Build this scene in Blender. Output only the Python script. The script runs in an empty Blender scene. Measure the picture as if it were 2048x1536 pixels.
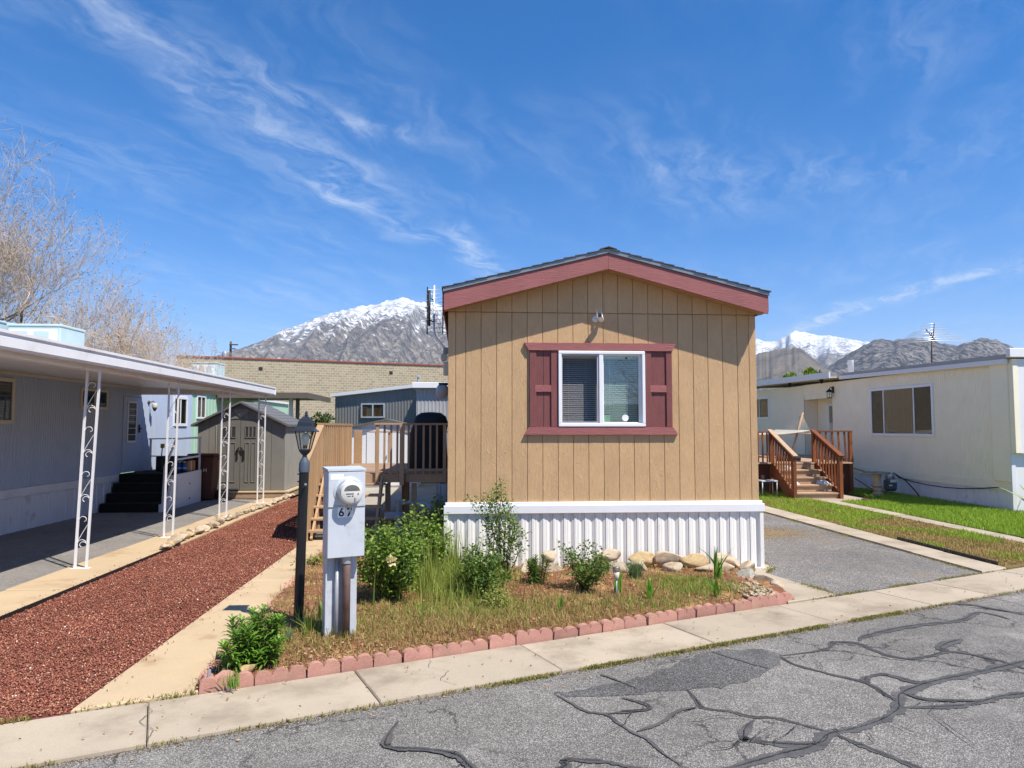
import bpy, bmesh, math, random
import numpy as np
from mathutils import Vector, Matrix, noise
R = math.radians
random.seed(7); rng = np.random.default_rng(7)
SC = bpy.context.scene
COL = SC.collection

# ------------------------------------------------------------------ camera
cam_d = bpy.data.cameras.new("camera"); cam = bpy.data.objects.new("camera", cam_d); COL.objects.link(cam)
cam.location = (0, 0, 1.87)
cam_d.sensor_width = 36; cam_d.lens = 1420 / 2048 * 36
cam.rotation_euler = (R(90 + 3.497), 0, R(-4.068))
cam_d.clip_start = .05; cam_d.clip_end = 60000
SC.camera = cam
HAZE = 3.6e-5

# ------------------------------------------------------------------ sun and sky
SUN = Vector((1.10, -1.0, 2.40)).normalized()          # towards the sun
sd = bpy.data.lights.new("sun", 'SUN'); sun = bpy.data.objects.new("sun", sd); COL.objects.link(sun)
sd.energy = 4.8; sd.angle = R(.53); sd.color = (1, .935, .83)
sun.rotation_euler = SUN.to_track_quat('Z', 'Y').to_euler(); sun.location = (20, -20, 40)
world = bpy.data.worlds.new("World"); SC.world = world; world.use_nodes = True
vs = SC.view_settings
vs.view_transform = 'Standard'; vs.look = 'None'; vs.gamma = 1; vs.exposure = .62; vs.use_curve_mapping = False
SC.cycles.max_bounces = 7; SC.cycles.transparent_max_bounces = 12; SC.cycles.use_denoising = True
SC.cycles.caustics_reflective = False; SC.cycles.caustics_refractive = False

def build_world():
    nt = world.node_tree; N = nt.nodes; L = nt.links
    for n in list(N): N.remove(n)
    out = N.new('ShaderNodeOutputWorld'); bg = N.new('ShaderNodeBackground'); L.new(bg.outputs[0], out.inputs[0])
    sky = N.new('ShaderNodeTexSky'); sky.sky_type = 'NISHITA'; sky.sun_disc = False
    sky.sun_elevation = math.asin(SUN.z); sky.sun_rotation = math.atan2(SUN.x, SUN.y)
    sky.altitude = 1400; sky.air_density = 1.0; sky.dust_density = .25; sky.ozone_density = 3.0
    bg.inputs[1].default_value = .125
    def val(x):
        n = N.new('ShaderNodeValue'); n.outputs[0].default_value = x; return n.outputs[0]
    def mth(op, a, b=None, c=None, clamp=False):
        n = N.new('ShaderNodeMath'); n.operation = op; n.use_clamp = clamp
        for i, x in enumerate((a, b, c)):
            if x is None: continue
            if isinstance(x, (int, float)): n.inputs[i].default_value = x
            else: L.new(x, n.inputs[i])
        return n.outputs[0]
    hs = N.new('ShaderNodeHueSaturation'); hs.inputs['Saturation'].default_value = 1.42; L.new(sky.outputs[0], hs.inputs['Color'])
    tc = N.new('ShaderNodeTexCoord'); sp = N.new('ShaderNodeSeparateXYZ'); L.new(tc.outputs['Generated'], sp.inputs[0])
    den = mth('ADD', mth('MAXIMUM', sp.outputs[2], 0), .06)
    px = mth('DIVIDE', sp.outputs[0], den); py = mth('DIVIDE', sp.outputs[1], den)
    cx = N.new('ShaderNodeCombineXYZ'); L.new(px, cx.inputs[0]); L.new(py, cx.inputs[1])
    # gentle warp of the cloud layer
    wn = N.new('ShaderNodeTexNoise'); wn.inputs['Scale'].default_value = 3.2; wn.inputs['Detail'].default_value = 4; L.new(cx.outputs[0], wn.inputs['Vector'])
    sub = N.new('ShaderNodeVectorMath'); sub.operation = 'SUBTRACT'; sub.inputs[1].default_value = (.5, .5, .5); L.new(wn.outputs['Color'], sub.inputs[0])
    sc = N.new('ShaderNodeVectorMath'); sc.operation = 'SCALE'; sc.inputs['Scale'].default_value = .34; L.new(sub.outputs[0], sc.inputs[0])
    ad = N.new('ShaderNodeVectorMath'); ad.operation = 'ADD'; L.new(cx.outputs[0], ad.inputs[0]); L.new(sc.outputs[0], ad.inputs[1])
    P = ad.outputs[0]
    def nz(vec, scale, detail, rough, rot, stretch):
        m0 = N.new('ShaderNodeMapping'); m0.inputs['Rotation'].default_value = (0, 0, rot); L.new(vec, m0.inputs[0])
        m = N.new('ShaderNodeMapping'); m.inputs['Scale'].default_value = stretch; L.new(m0.outputs[0], m.inputs[0])
        n = N.new('ShaderNodeTexNoise'); n.inputs['Scale'].default_value = scale; n.inputs['Detail'].default_value = detail
        n.inputs['Roughness'].default_value = rough; L.new(m.outputs[0], n.inputs['Vector']); return n.outputs[0]
    def ramp(x, lo, hi):
        n = N.new('ShaderNodeMapRange'); n.interpolation_type = 'SMOOTHSTEP'; n.inputs[1].default_value = lo; n.inputs[2].default_value = hi; L.new(x, n.inputs[0]); return n.outputs[0]
    fib = nz(P, 4.5, 9, .64, R(-66), (.42, 1.9, 1))        # fibrous cirrus texture
    fine = nz(P, 13, 6, .6, R(-50), (.5, 1.6, 1))
    big = nz(cx.outputs[0], 1.3, 3, .5, R(-50), (.7, 1.3, 1))
    veil = mth('MULTIPLY', mth('MULTIPLY', ramp(big, .34, .72), ramp(fib, .36, .80)), .24)
    tot = veil
    # the bands of cirrus: segments on the cloud layer
    for (x0, y0, x1, y1, w, s) in [
        (-.80, 1.35, -.60, 1.88, .10, .46), (-.64, 1.84, -.38, 2.46, .10, .42), (-.45, 2.42, -.16, 3.05, .08, .6),
        (-.54, 1.73, -.28, 2.0, .05, .42), (-.30, 2.0, -.12, 2.10, .04, .5), (-.04, 2.9, .18, 3.7, .085, .72),
        (2.30, 4.9, 2.42, 3.5, .10, .95), (2.42, 3.5, 2.75, 2.8, .11, .95), (1.15, 2.28, 1.75, 1.8, .2, .22),
        (.6, 2.15, 1.15, 2.36, .11, .22), (-1.4, 2.0, -.85, 2.4, .17, .26), (-1.9, 3.4, -.7, 4.4, .3, .2)]:
        dx, dy = x1 - x0, y1 - y0; ln = math.hypot(dx, dy); ux, uy = dx / ln, dy / ln
        d = N.new('ShaderNodeVectorMath'); d.operation = 'SUBTRACT'; L.new(P, d.inputs[0]); d.inputs[1].default_value = (x0, y0, 0)
        du = N.new('ShaderNodeVectorMath'); du.operation = 'DOT_PRODUCT'; L.new(d.outputs[0], du.inputs[0]); du.inputs[1].default_value = (ux, uy, 0)
        dv = N.new('ShaderNodeVectorMath'); dv.operation = 'DOT_PRODUCT'; L.new(d.outputs[0], dv.inputs[0]); dv.inputs[1].default_value = (-uy, ux, 0)
        t = mth('DIVIDE', dv.outputs['Value'], w); g = mth('POWER', 2.718, mth('MULTIPLY', mth('MULTIPLY', t, t), -1))
        e1 = ramp(du.outputs['Value'], -.12, .1); n2 = N.new('ShaderNodeMapRange'); n2.interpolation_type = 'SMOOTHSTEP'
        n2.inputs[1].default_value = ln + .12; n2.inputs[2].default_value = ln - .1; L.new(du.outputs['Value'], n2.inputs[0])
        a = mth('MULTIPLY', mth('MULTIPLY', g, mth('MULTIPLY', e1, n2.outputs[0])), s)
        tot = mth('ADD', tot, mth('MULTIPLY', a, mth('ADD', mth('MULTIPLY', ramp(fib, .36, .74), .62), mth('MULTIPLY', ramp(fine, .4, .75), .38))))
    tot = mth('MULTIPLY', tot, ramp(sp.outputs[2], .0, .06)); tot = mth('MINIMUM', tot, .85)
    mix = N.new('ShaderNodeMixRGB'); L.new(tot, mix.inputs[0]); tn = N.new('ShaderNodeMixRGB'); tn.blend_type = 'MULTIPLY'; tn.inputs[0].default_value = 1; tn.inputs[2].default_value = (1.06, .88, .95, 1); L.new(hs.outputs[0], tn.inputs[1]); L.new(tn.outputs[0], mix.inputs[1]); mix.inputs[2].default_value = (4.6, 5.1, 5.9, 1)
    L.new(mix.outputs[0], bg.inputs[0])
build_world()

# ------------------------------------------------------------------ helpers
def S(r, g, b, k=1.0):
    f = lambda c: (c / 255 / 12.92 if c / 255 <= .04045 else ((c / 255 + .055) / 1.055) ** 2.4) * k
    return (f(r), f(g), f(b))

class MB:
    """collects shapes; build() links them as ONE mesh object"""
    def __init__(s): s.v = []; s.f = []; s.M = None
    def add(s, vs, fs):
        n = len(s.v)
        s.v += [tuple(s.M @ Vector(p)) for p in vs] if s.M else [tuple(p) for p in vs]
        s.f += [tuple(i + n for i in q) for q in fs]; return s
    def box(s, x0, y0, z0, x1, y1, z1):
        return s.add([(x0, y0, z0), (x1, y0, z0), (x1, y1, z0), (x0, y1, z0), (x0, y0, z1), (x1, y0, z1), (x1, y1, z1), (x0, y1, z1)],
                     [(3, 2, 1, 0), (4, 5, 6, 7), (0, 1, 5, 4), (1, 2, 6, 5), (2, 3, 7, 6), (3, 0, 4, 7)])
    def cbox(s, x0, y0, z0, x1, y1, z1, c=.006):
        c = min(c, abs(x1 - x0) * .45, abs(y1 - y0) * .45, abs(z1 - z0) * .45)
        X, Y, Z = (x0, x1), (y0, y1), (z0, z1); vs = []; ix = {}
        for i in (0, 1):
            for j in (0, 1):
                for k in (0, 1):
                    sx, sy, sz = (c if i == 0 else -c), (c if j == 0 else -c), (c if k == 0 else -c)
                    ix[i, j, k, 'x'] = len(vs); vs.append((X[i], Y[j] + sy, Z[k] + sz))
                    ix[i, j, k, 'y'] = len(vs); vs.append((X[i] + sx, Y[j], Z[k] + sz))
                    ix[i, j, k, 'z'] = len(vs); vs.append((X[i] + sx, Y[j] + sy, Z[k]))
        fs = []
        for i in (0, 1):
            fs.append([ix[i, 0, 0, 'x'], ix[i, 1, 0, 'x'], ix[i, 1, 1, 'x'], ix[i, 0, 1, 'x']])
            fs.append([ix[0, i, 0, 'y'], ix[1, i, 0, 'y'], ix[1, i, 1, 'y'], ix[0, i, 1, 'y']])
            fs.append([ix[0, 0, i, 'z'], ix[1, 0, i, 'z'], ix[1, 1, i, 'z'], ix[0, 1, i, 'z']])
            for j in (0, 1):
                fs.append([ix[i, j, 0, 'x'], ix[i, j, 1, 'x'], ix[i, j, 1, 'y'], ix[i, j, 0, 'y']])
                fs.append([ix[i, 0, j, 'x'], ix[i, 1, j, 'x'], ix[i, 1, j, 'z'], ix[i, 0, j, 'z']])
                fs.append([ix[0, i, j, 'y'], ix[1, i, j, 'y'], ix[1, i, j, 'z'], ix[0, i, j, 'z']])
                for k in (0, 1): fs.append([ix[i, j, k, 'x'], ix[i, j, k, 'y'], ix[i, j, k, 'z']])
        return s.add(vs, fs)
    def beam(s, p0, p1, w, h, up=(0, 0, 1)):
        p0, p1 = Vector(p0), Vector(p1); d = (p1 - p0).normalized(); up = Vector(up)
        a = d.cross(up)
        if a.length < 1e-4: a = d.cross(Vector((0, 1, 0)))
        a.normalize(); b = a.cross(d).normalized(); a *= w / 2; b *= h / 2
        return s.add([p0 - a - b, p0 + a - b, p0 + a + b, p0 - a + b, p1 - a - b, p1 + a - b, p1 + a + b, p1 - a + b],
                     [(3, 2, 1, 0), (4, 5, 6, 7), (0, 1, 5, 4), (1, 2, 6, 5), (2, 3, 7, 6), (3, 0, 4, 7)])
    def tube(s, pts, r, n=8, cap=True):
        pts = [Vector(p) for p in pts]; rs = r if isinstance(r, (list, tuple)) else [r] * len(pts)
        vs = []; fs = []; ref = None
        for i, p in enumerate(pts):
            d = (pts[min(i + 1, len(pts) - 1)] - pts[max(i - 1, 0)])
            d = d.normalized() if d.length > 1e-9 else Vector((0, 0, 1))
            if ref is None: ref = d.orthogonal().normalized()
            ref = (ref - d * ref.dot(d)); ref = ref.normalized() if ref.length > 1e-6 else d.orthogonal().normalized()
            b = d.cross(ref)
            for k in range(n):
                a = 2 * math.pi * k / n; vs.append(p + (ref * math.cos(a) + b * math.sin(a)) * rs[i])
        for i in range(len(pts) - 1):
            for k in range(n):
                k2 = (k + 1) % n; fs.append((i * n + k, i * n + k2, (i + 1) * n + k2, (i + 1) * n + k))
        if cap: fs.append(tuple(range(n))[::-1]); fs.append(tuple(range((len(pts) - 1) * n, len(pts) * n)))
        return s.add(vs, fs)
    def lathe(s, prof, c=(0, 0, 0), n=16, rot=0):
        vs = []; fs = []
        for (r, z) in prof:
            for k in range(n):
                a = 2 * math.pi * k / n + rot; vs.append((c[0] + r * math.cos(a), c[1] + r * math.sin(a), c[2] + z))
        for i in range(len(prof) - 1):
            for k in range(n):
                k2 = (k + 1) % n; fs.append((i * n + k, i * n + k2, (i + 1) * n + k2, (i + 1) * n + k))
        fs.append(tuple(range(n))[::-1]); fs.append(tuple(range((len(prof) - 1) * n, len(prof) * n)))
        return s.add(vs, fs)
    def prism(s, poly, a0, a1, axis='y'):
        """polygon in the plane across axis, extruded from a0 to a1"""
        mk = {'y': lambda p, a: (p[0], a, p[1]), 'x': lambda p, a: (a, p[0], p[1]), 'z': lambda p, a: (p[0], p[1], a)}[axis]
        n = len(poly); vs = [mk(p, a0) for p in poly] + [mk(p, a1) for p in poly]
        fs = [tuple(range(n)), tuple(range(n, 2 * n))[::-1]] + [(i, (i + 1) % n, n + (i + 1) % n, n + i) for i in range(n)]
        return s.add(vs, fs)
    def mesh(s, smooth=False, off=(0, 0, 0), recalc=True):
        me = bpy.data.meshes.new("m"); ox, oy, oz = off
        me.from_pydata([(x - ox, y - oy, z - oz) for x, y, z in s.v], [], s.f)
        if recalc:
            bm = bmesh.new(); bm.from_mesh(me); bmesh.ops.recalc_face_normals(bm, faces=bm.faces); bm.to_mesh(me); bm.free()
        if smooth:
            me.polygons.foreach_set('use_smooth', [True] * len(me.polygons))
        return me
    def build(s, name, mat, parent=None, smooth=False, local=False, angle=None):
        off = (0, 0, 0)
        if parent is not None and not local: off = wloc(parent)
        me = s.mesh(smooth, off)
        if angle is not None: me.set_sharp_from_angle(angle=R(angle))
        return link(name, me, mat, parent)

def wloc(o):
    p = Vector((0, 0, 0))
    while o is not None: p = p + Vector(o.location); o = o.parent
    return p
def link(name, me, mat, parent=None, loc=(0, 0, 0), rot=(0, 0, 0), scale=(1, 1, 1)):
    o = bpy.data.objects.new(name, me); COL.objects.link(o)
    if mat is not None and (len(me.materials) == 0): me.materials.append(mat)
    o.location = loc; o.rotation_euler = rot; o.scale = scale
    if parent is not None: o.parent = parent
    return o
def tag(o, label=None, cat=None, group=None, kind=None):
    if label: o['label'] = label
    if cat: o['category'] = cat
    if group: o['group'] = group
    if kind: o['kind'] = kind
    return o
def thing(name, label, cat, loc=(0, 0, 0), rz=0, group=None):
    o = bpy.data.objects.new(name, None); COL.objects.link(o); o.location = loc; o.rotation_euler = (0, 0, rz); o.empty_display_size = .2
    return tag(o, label, cat, group)
def struct(name, mb, mat, parent=None, **k):
    o = mb.build(name, mat, parent, **k)
    if parent is None: o['kind'] = 'structure'
    return o
def npmesh(V, F, smooth=False):
    """numpy arrays of vertices and equal-sized faces -> mesh"""
    me = bpy.data.meshes.new("m"); V = np.asarray(V, dtype=np.float32); F = np.asarray(F, dtype=np.int32)
    me.vertices.add(len(V)); me.vertices.foreach_set('co', V.ravel())
    k = F.shape[1]; me.loops.add(F.size); me.loops.foreach_set('vertex_index', F.ravel())
    me.polygons.add(len(F)); me.polygons.foreach_set('loop_start', np.arange(0, F.size, k, dtype=np.int32))
    try: me.polygons.foreach_set('loop_total', np.full(len(F), k, dtype=np.int32))
    except Exception: pass
    if smooth: me.polygons.foreach_set('use_smooth', np.ones(len(F), dtype=bool))
    me.update(calc_edges=True); return me

# ------------------------------------------------------------------ materials
def nodes(name):
    m = bpy.data.materials.new(name); m.use_nodes = True; nt = m.node_tree
    return m, nt, nt.nodes['Principled BSDF']
def coords(nt, stretch=(1, 1, 1), rnd=True, world=False):
    tc = nt.nodes.new('ShaderNodeTexCoord'); mp = nt.nodes.new('ShaderNodeMapping'); mp.inputs['Scale'].default_value = stretch
    if world:
        ge = nt.nodes.new('ShaderNodeNewGeometry'); nt.links.new(ge.outputs['Position'], mp.inputs[0]); return mp.outputs[0], None
    oi = nt.nodes.new('ShaderNodeObjectInfo')
    if rnd:
        sc = nt.nodes.new('ShaderNodeVectorMath'); sc.operation = 'SCALE'; sc.inputs[0].default_value = (37, 53, 71)
        nt.links.new(oi.outputs['Random'], sc.inputs['Scale']); nt.links.new(sc.outputs[0], mp.inputs['Location'])
    nt.links.new(tc.outputs['Object'], mp.inputs[0]); return mp.outputs[0], oi.outputs['Random']
def tex(nt, vec, scale, detail=4, rough=.55, dist=0):
    n = nt.nodes.new('ShaderNodeTexNoise'); n.inputs['Scale'].default_value = scale; n.inputs['Detail'].default_value = detail
    n.inputs['Roughness'].default_value = rough; n.inputs['Distortion'].default_value = dist; nt.links.new(vec, n.inputs['Vector']); return n
def mrange(nt, x, a, b, c, d, smooth=False):
    n = nt.nodes.new('ShaderNodeMapRange'); n.inputs[1].default_value = a; n.inputs[2].default_value = b; n.inputs[3].default_value = c; n.inputs[4].default_value = d
    if smooth: n.interpolation_type = 'SMOOTHSTEP'
    nt.links.new(x, n.inputs[0]); return n.outputs[0]
def math_(nt, op, a, b):
    n = nt.nodes.new('ShaderNodeMath'); n.operation = op
    for i, x in enumerate((a, b)):
        if isinstance(x, (int, float)): n.inputs[i].default_value = x
        else: nt.links.new(x, n.inputs[i])
    return n.outputs[0]
def mixc(nt, f, a, b, mode='MIX'):
    n = nt.nodes.new('ShaderNodeMixRGB'); n.blend_type = mode
    for i, x in enumerate((f, a, b)):
        if isinstance(x, (int, float)): n.inputs[i].default_value = x
        elif isinstance(x, tuple): n.inputs[i].default_value = (*x[:3], 1)
        else: nt.links.new(x, n.inputs[i])
    return n.outputs[0]
def bumpn(nt, h, strength, dist, prev=None):
    b = nt.nodes.new('ShaderNodeBump'); b.inputs['Strength'].default_value = strength; b.inputs['Distance'].default_value = dist
    nt.links.new(h, b.inputs['Height'])
    if prev is not None: nt.links.new(prev, b.inputs['Normal'])
    return b.outputs[0]
def M(name, col, rough=.7, var=.12, scale=2.5, fine=.08, fscale=60, bump=.15, bscale=90, bdist=.01, metal=0, spec=.4, stretch=(1, 1, 1),
      rnd=.0, col2=None, m2=(3, .5, .7), world=False, detail=4, dist=0):
    m, nt, p = nodes(name); v, r = coords(nt, stretch, world=world)
    n1 = tex(nt, v, scale, detail, .6, dist); n2 = tex(nt, v, fscale, 3, .6)
    f = math_(nt, 'MULTIPLY', mrange(nt, n1.outputs[0], .25, .75, 1 - var, 1 + var), mrange(nt, n2.outputs[0], .25, .75, 1 - fine, 1 + fine))
    if rnd and r is not None: f = math_(nt, 'MULTIPLY', f, mrange(nt, r, 0, 1, 1 - rnd, 1 + rnd))
    c = col
    if col2:
        n3 = tex(nt, v, m2[0], 5, .65); c = mixc(nt, mrange(nt, n3.outputs[0], m2[1], m2[2], 0, 1, True), col, col2)
    sc = nt.nodes.new('ShaderNodeVectorMath'); sc.operation = 'SCALE'
    if isinstance(c, tuple): sc.inputs[0].default_value = c
    else: nt.links.new(c, sc.inputs[0])
    nt.links.new(f, sc.inputs['Scale']); nt.links.new(sc.outputs[0], p.inputs['Base Color'])
    p.inputs['Roughness'].default_value = rough; p.inputs['Metallic'].default_value = metal; p.inputs['Specular IOR Level'].default_value = spec
    if bump:
        nb = tex(nt, v, bscale, 4, .6); nt.links.new(bumpn(nt, nb.outputs[0], bump, bdist), p.inputs['Normal'])
    return m
def M_grain(name, col, rough=.65, depth=.006, st=(16, 16, 1.3), var=.1, rnd=.04, col2=None):
    """painted wood-embossed board: raised stretched grain"""
    m, nt, p = nodes(name); v, r = coords(nt, st)
    w = tex(nt, v, 2.6, 5, .62, 1.6); v2, _ = coords(nt, (1, 1, 1)); n1 = tex(nt, v2, 2.2, 4, .6); n2 = tex(nt, v2, 70, 3, .6)
    f = math_(nt, 'MULTIPLY', mrange(nt, n1.outputs[0], .25, .75, 1 - var, 1 + var), mrange(nt, r, 0, 1, 1 - rnd, 1 + rnd))
    f = math_(nt, 'MULTIPLY', f, mrange(nt, w.outputs[0], .3, .7, .93, 1.05))
    c = col
    if col2: c = mixc(nt, mrange(nt, w.outputs[0], .45, .75, 0, 1, True), col, col2)
    sc = nt.nodes.new('ShaderNodeVectorMath'); sc.operation = 'SCALE'
    if isinstance(c, tuple): sc.inputs[0].default_value = c
    else: nt.links.new(c, sc.inputs[0])
    nt.links.new(f, sc.inputs['Scale']); nt.links.new(sc.outputs[0], p.inputs['Base Color']); p.inputs['Roughness'].default_value = rough
    p.inputs['Specular IOR Level'].default_value = .35
    rid = math_(nt, 'ABSOLUTE', math_(nt, 'SUBTRACT', w.outputs[0], .5), 0)
    b1 = bumpn(nt, rid, .9, depth); b2 = bumpn(nt, n2.outputs[0], .3, .003, b1); nt.links.new(b2, p.inputs['Normal']); return m
def M_leaf(name, col, col2, trans=.35, rough=.55):
    m, nt, p = nodes(name); ge = nt.nodes.new('ShaderNodeNewGeometry')
    n1 = tex(nt, ge.outputs['Position'], 9, 3, .6); wn = nt.nodes.new('ShaderNodeTexWhiteNoise'); wn.noise_dimensions = '1D'
    nt.links.new(ge.outputs['Random Per Island'], wn.inputs['W'])
    c = mixc(nt, mrange(nt, wn.outputs[0], 0, 1, 0, 1), col, col2)
    c = mixc(nt, mrange(nt, n1.outputs[0], .3, .7, 0, .45), c, tuple(x * .75 for x in col2))
    nt.links.new(c, p.inputs['Base Color']); p.inputs['Roughness'].default_value = rough; p.inputs['Specular IOR Level'].default_value = .4
    tr = nt.nodes.new('ShaderNodeBsdfTranslucent'); nt.links.new(mixc(nt, .5, c, (.25, .4, .03)), tr.inputs[0])
    mx = nt.nodes.new('ShaderNodeMixShader'); mx.inputs[0].default_value = trans; nt.links.new(p.outputs[0], mx.inputs[1]); nt.links.new(tr.outputs[0], mx.inputs[2])
    nt.links.new(mx.outputs[0], nt.nodes['Material Output'].inputs[0]); return m
def M_glass(name, tint=(.85, .92, .9), rough=.015, refl=1.0):
    m, nt, p = nodes(name); nt.nodes.remove(p)
    t = nt.nodes.new('ShaderNodeBsdfTransparent'); t.inputs[0].default_value = (*tint, 1)
    g = nt.nodes.new('ShaderNodeBsdfGlossy'); g.inputs['Roughness'].default_value = rough; g.inputs[0].default_value = (refl, refl, refl, 1)
    lw = nt.nodes.new('ShaderNodeLayerWeight'); lw.inputs[0].default_value = .5; fr5 = math_(nt, 'POWER', lw.outputs['Facing'], 5)
    v, _ = coords(nt); n = tex(nt, v, 1.7, 2, .5); nt.links.new(bumpn(nt, n.outputs[0], .05, .02), g.inputs['Normal'])
    mx = nt.nodes.new('ShaderNodeMixShader'); nt.links.new(mrange(nt, fr5, 0, 1, .09, 1), mx.inputs[0]); nt.links.new(t.outputs[0], mx.inputs[1]); nt.links.new(g.outputs[0], mx.inputs[2])
    nt.links.new(mx.outputs[0], nt.nodes['Material Output'].inputs[0]); return m
def M_asphalt(name, dark, light, tone=1.0, stain=None, cracks=0, vs_=150):
    m, nt, p = nodes(name); v, _ = coords(nt, rnd=False)
    vo = nt.nodes.new('ShaderNodeTexVoronoi'); vo.inputs['Scale'].default_value = vs_; nt.links.new(v, vo.inputs['Vector'])
    sp = nt.nodes.new('ShaderNodeSeparateColor'); nt.links.new(vo.outputs['Color'], sp.inputs[0])
    n1 = tex(nt, v, .55, 5, .6); n2 = tex(nt, v, 9, 5, .65); n4 = tex(nt, v, 160, 2, .6)
    k = math_(nt, 'MULTIPLY', mrange(nt, sp.outputs[0], .42, .95, 0, 1), mrange(nt, n4.outputs[0], .35, .65, .2, 1))
    c = mixc(nt, k, dark, light)
    f = math_(nt, 'MULTIPLY', mrange(nt, n1.outputs[0], .3, .7, .78 * tone, 1.15 * tone), mrange(nt, n2.outputs[0], .3, .7, .86, 1.1))
    if stain: c = mixc(nt, mrange(nt, tex(nt, v, 1.1, 5, .65).outputs[0], .56, .72, 0, .6, True), c, stain)
    n6 = tex(nt, v, 2.1, 6, .7); c = mixc(nt, mrange(nt, n6.outputs[0], .50, .66, 0, .38, True), c, tuple(x * 1.25 for x in dark)); n7 = tex(nt, v, .9, 6, .7)
    c = mixc(nt, mrange(nt, n7.outputs[0], .52, .72, 0, .35, True), c, tuple(x * .8 for x in light))
    if cracks:   # fine unsealed cracking
        wv = nt.nodes.new('ShaderNodeVectorMath'); wv.operation = 'MULTIPLY_ADD'; wn_ = tex(nt, v, 3.0, 5, .7); nt.links.new(wn_.outputs['Color'], wv.inputs[0]); wv.inputs[1].default_value = (.45, .45, 0); nt.links.new(v, wv.inputs[2])
        ve = nt.nodes.new('ShaderNodeTexVoronoi'); ve.feature = 'DISTANCE_TO_EDGE'; ve.inputs['Scale'].default_value = 1.15; nt.links.new(wv.outputs[0], ve.inputs['Vector'])
        km = math_(nt, 'MULTIPLY', mrange(nt, ve.outputs['Distance'], .004, .016, 1, 0, True), mrange(nt, tex(nt, v, .8, 4, .6).outputs[0], .46, .58, 0, cracks, True)); c = mixc(nt, km, c, tuple(x * .35 for x in dark))
    sc = nt.nodes.new('ShaderNodeVectorMath'); sc.operation = 'SCALE'; nt.links.new(c, sc.inputs[0]); nt.links.new(f, sc.inputs['Scale'])
    nt.links.new(sc.outputs[0], p.inputs['Base Color']); p.inputs['Roughness'].default_value = .85; p.inputs['Specular IOR Level'].default_value = .3
    b = bumpn(nt, vo.outputs['Distance'], .55, .006); nt.links.new(bumpn(nt, n4.outputs[0], .4, .006, b), p.inputs['Normal']); return m
def M_block(name):
    m, nt, p = nodes(name); tc = nt.nodes.new('ShaderNodeTexCoord'); sx = nt.nodes.new('ShaderNodeSeparateXYZ'); nt.links.new(tc.outputs['Object'], sx.inputs[0])
    cx = nt.nodes.new('ShaderNodeCombineXYZ'); nt.links.new(sx.outputs[0], cx.inputs[0]); nt.links.new(sx.outputs[2], cx.inputs[1])
    br = nt.nodes.new('ShaderNodeTexBrick'); br.inputs['Scale'].default_value = 1; br.inputs['Brick Width'].default_value = .41; br.inputs['Row Height'].default_value = .205
    br.inputs['Mortar Size'].default_value = .018; br.inputs['Mortar Smooth'].default_value = .2; br.inputs['Bias'].default_value = -.1
    br.inputs['Color1'].default_value = (*S(186, 172, 146, .8), 1); br.inputs['Color2'].default_value = (*S(160, 148, 126, .8), 1); br.inputs['Mortar'].default_value = (*S(215, 203, 182, .8), 1)
    nt.links.new(cx.outputs[0], br.inputs['Vector'])
    n = tex(nt, tc.outputs['Object'], .35, 5, .6); c = mixc(nt, mrange(nt, n.outputs[0], .5, .75, 0, .35), br.outputs[0], S(205, 190, 165, .8))
    mp = nt.nodes.new('ShaderNodeMapping'); mp.inputs['Scale'].default_value = (.7, .7, .06); nt.links.new(tc.outputs['Object'], mp.inputs[0])
    n2 = tex(nt, mp.outputs[0], 1.2, 4, .6); c = mixc(nt, mrange(nt, n2.outputs[0], .62, .78, 0, .4, True), c, S(170, 130, 100, .8))
    nt.links.new(c, p.inputs['Base Color']); p.inputs['Roughness'].default_value = .9
    nt.links.new(bumpn(nt, br.outputs['Fac'], -.6, .02), p.inputs['Normal']); return m
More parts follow.
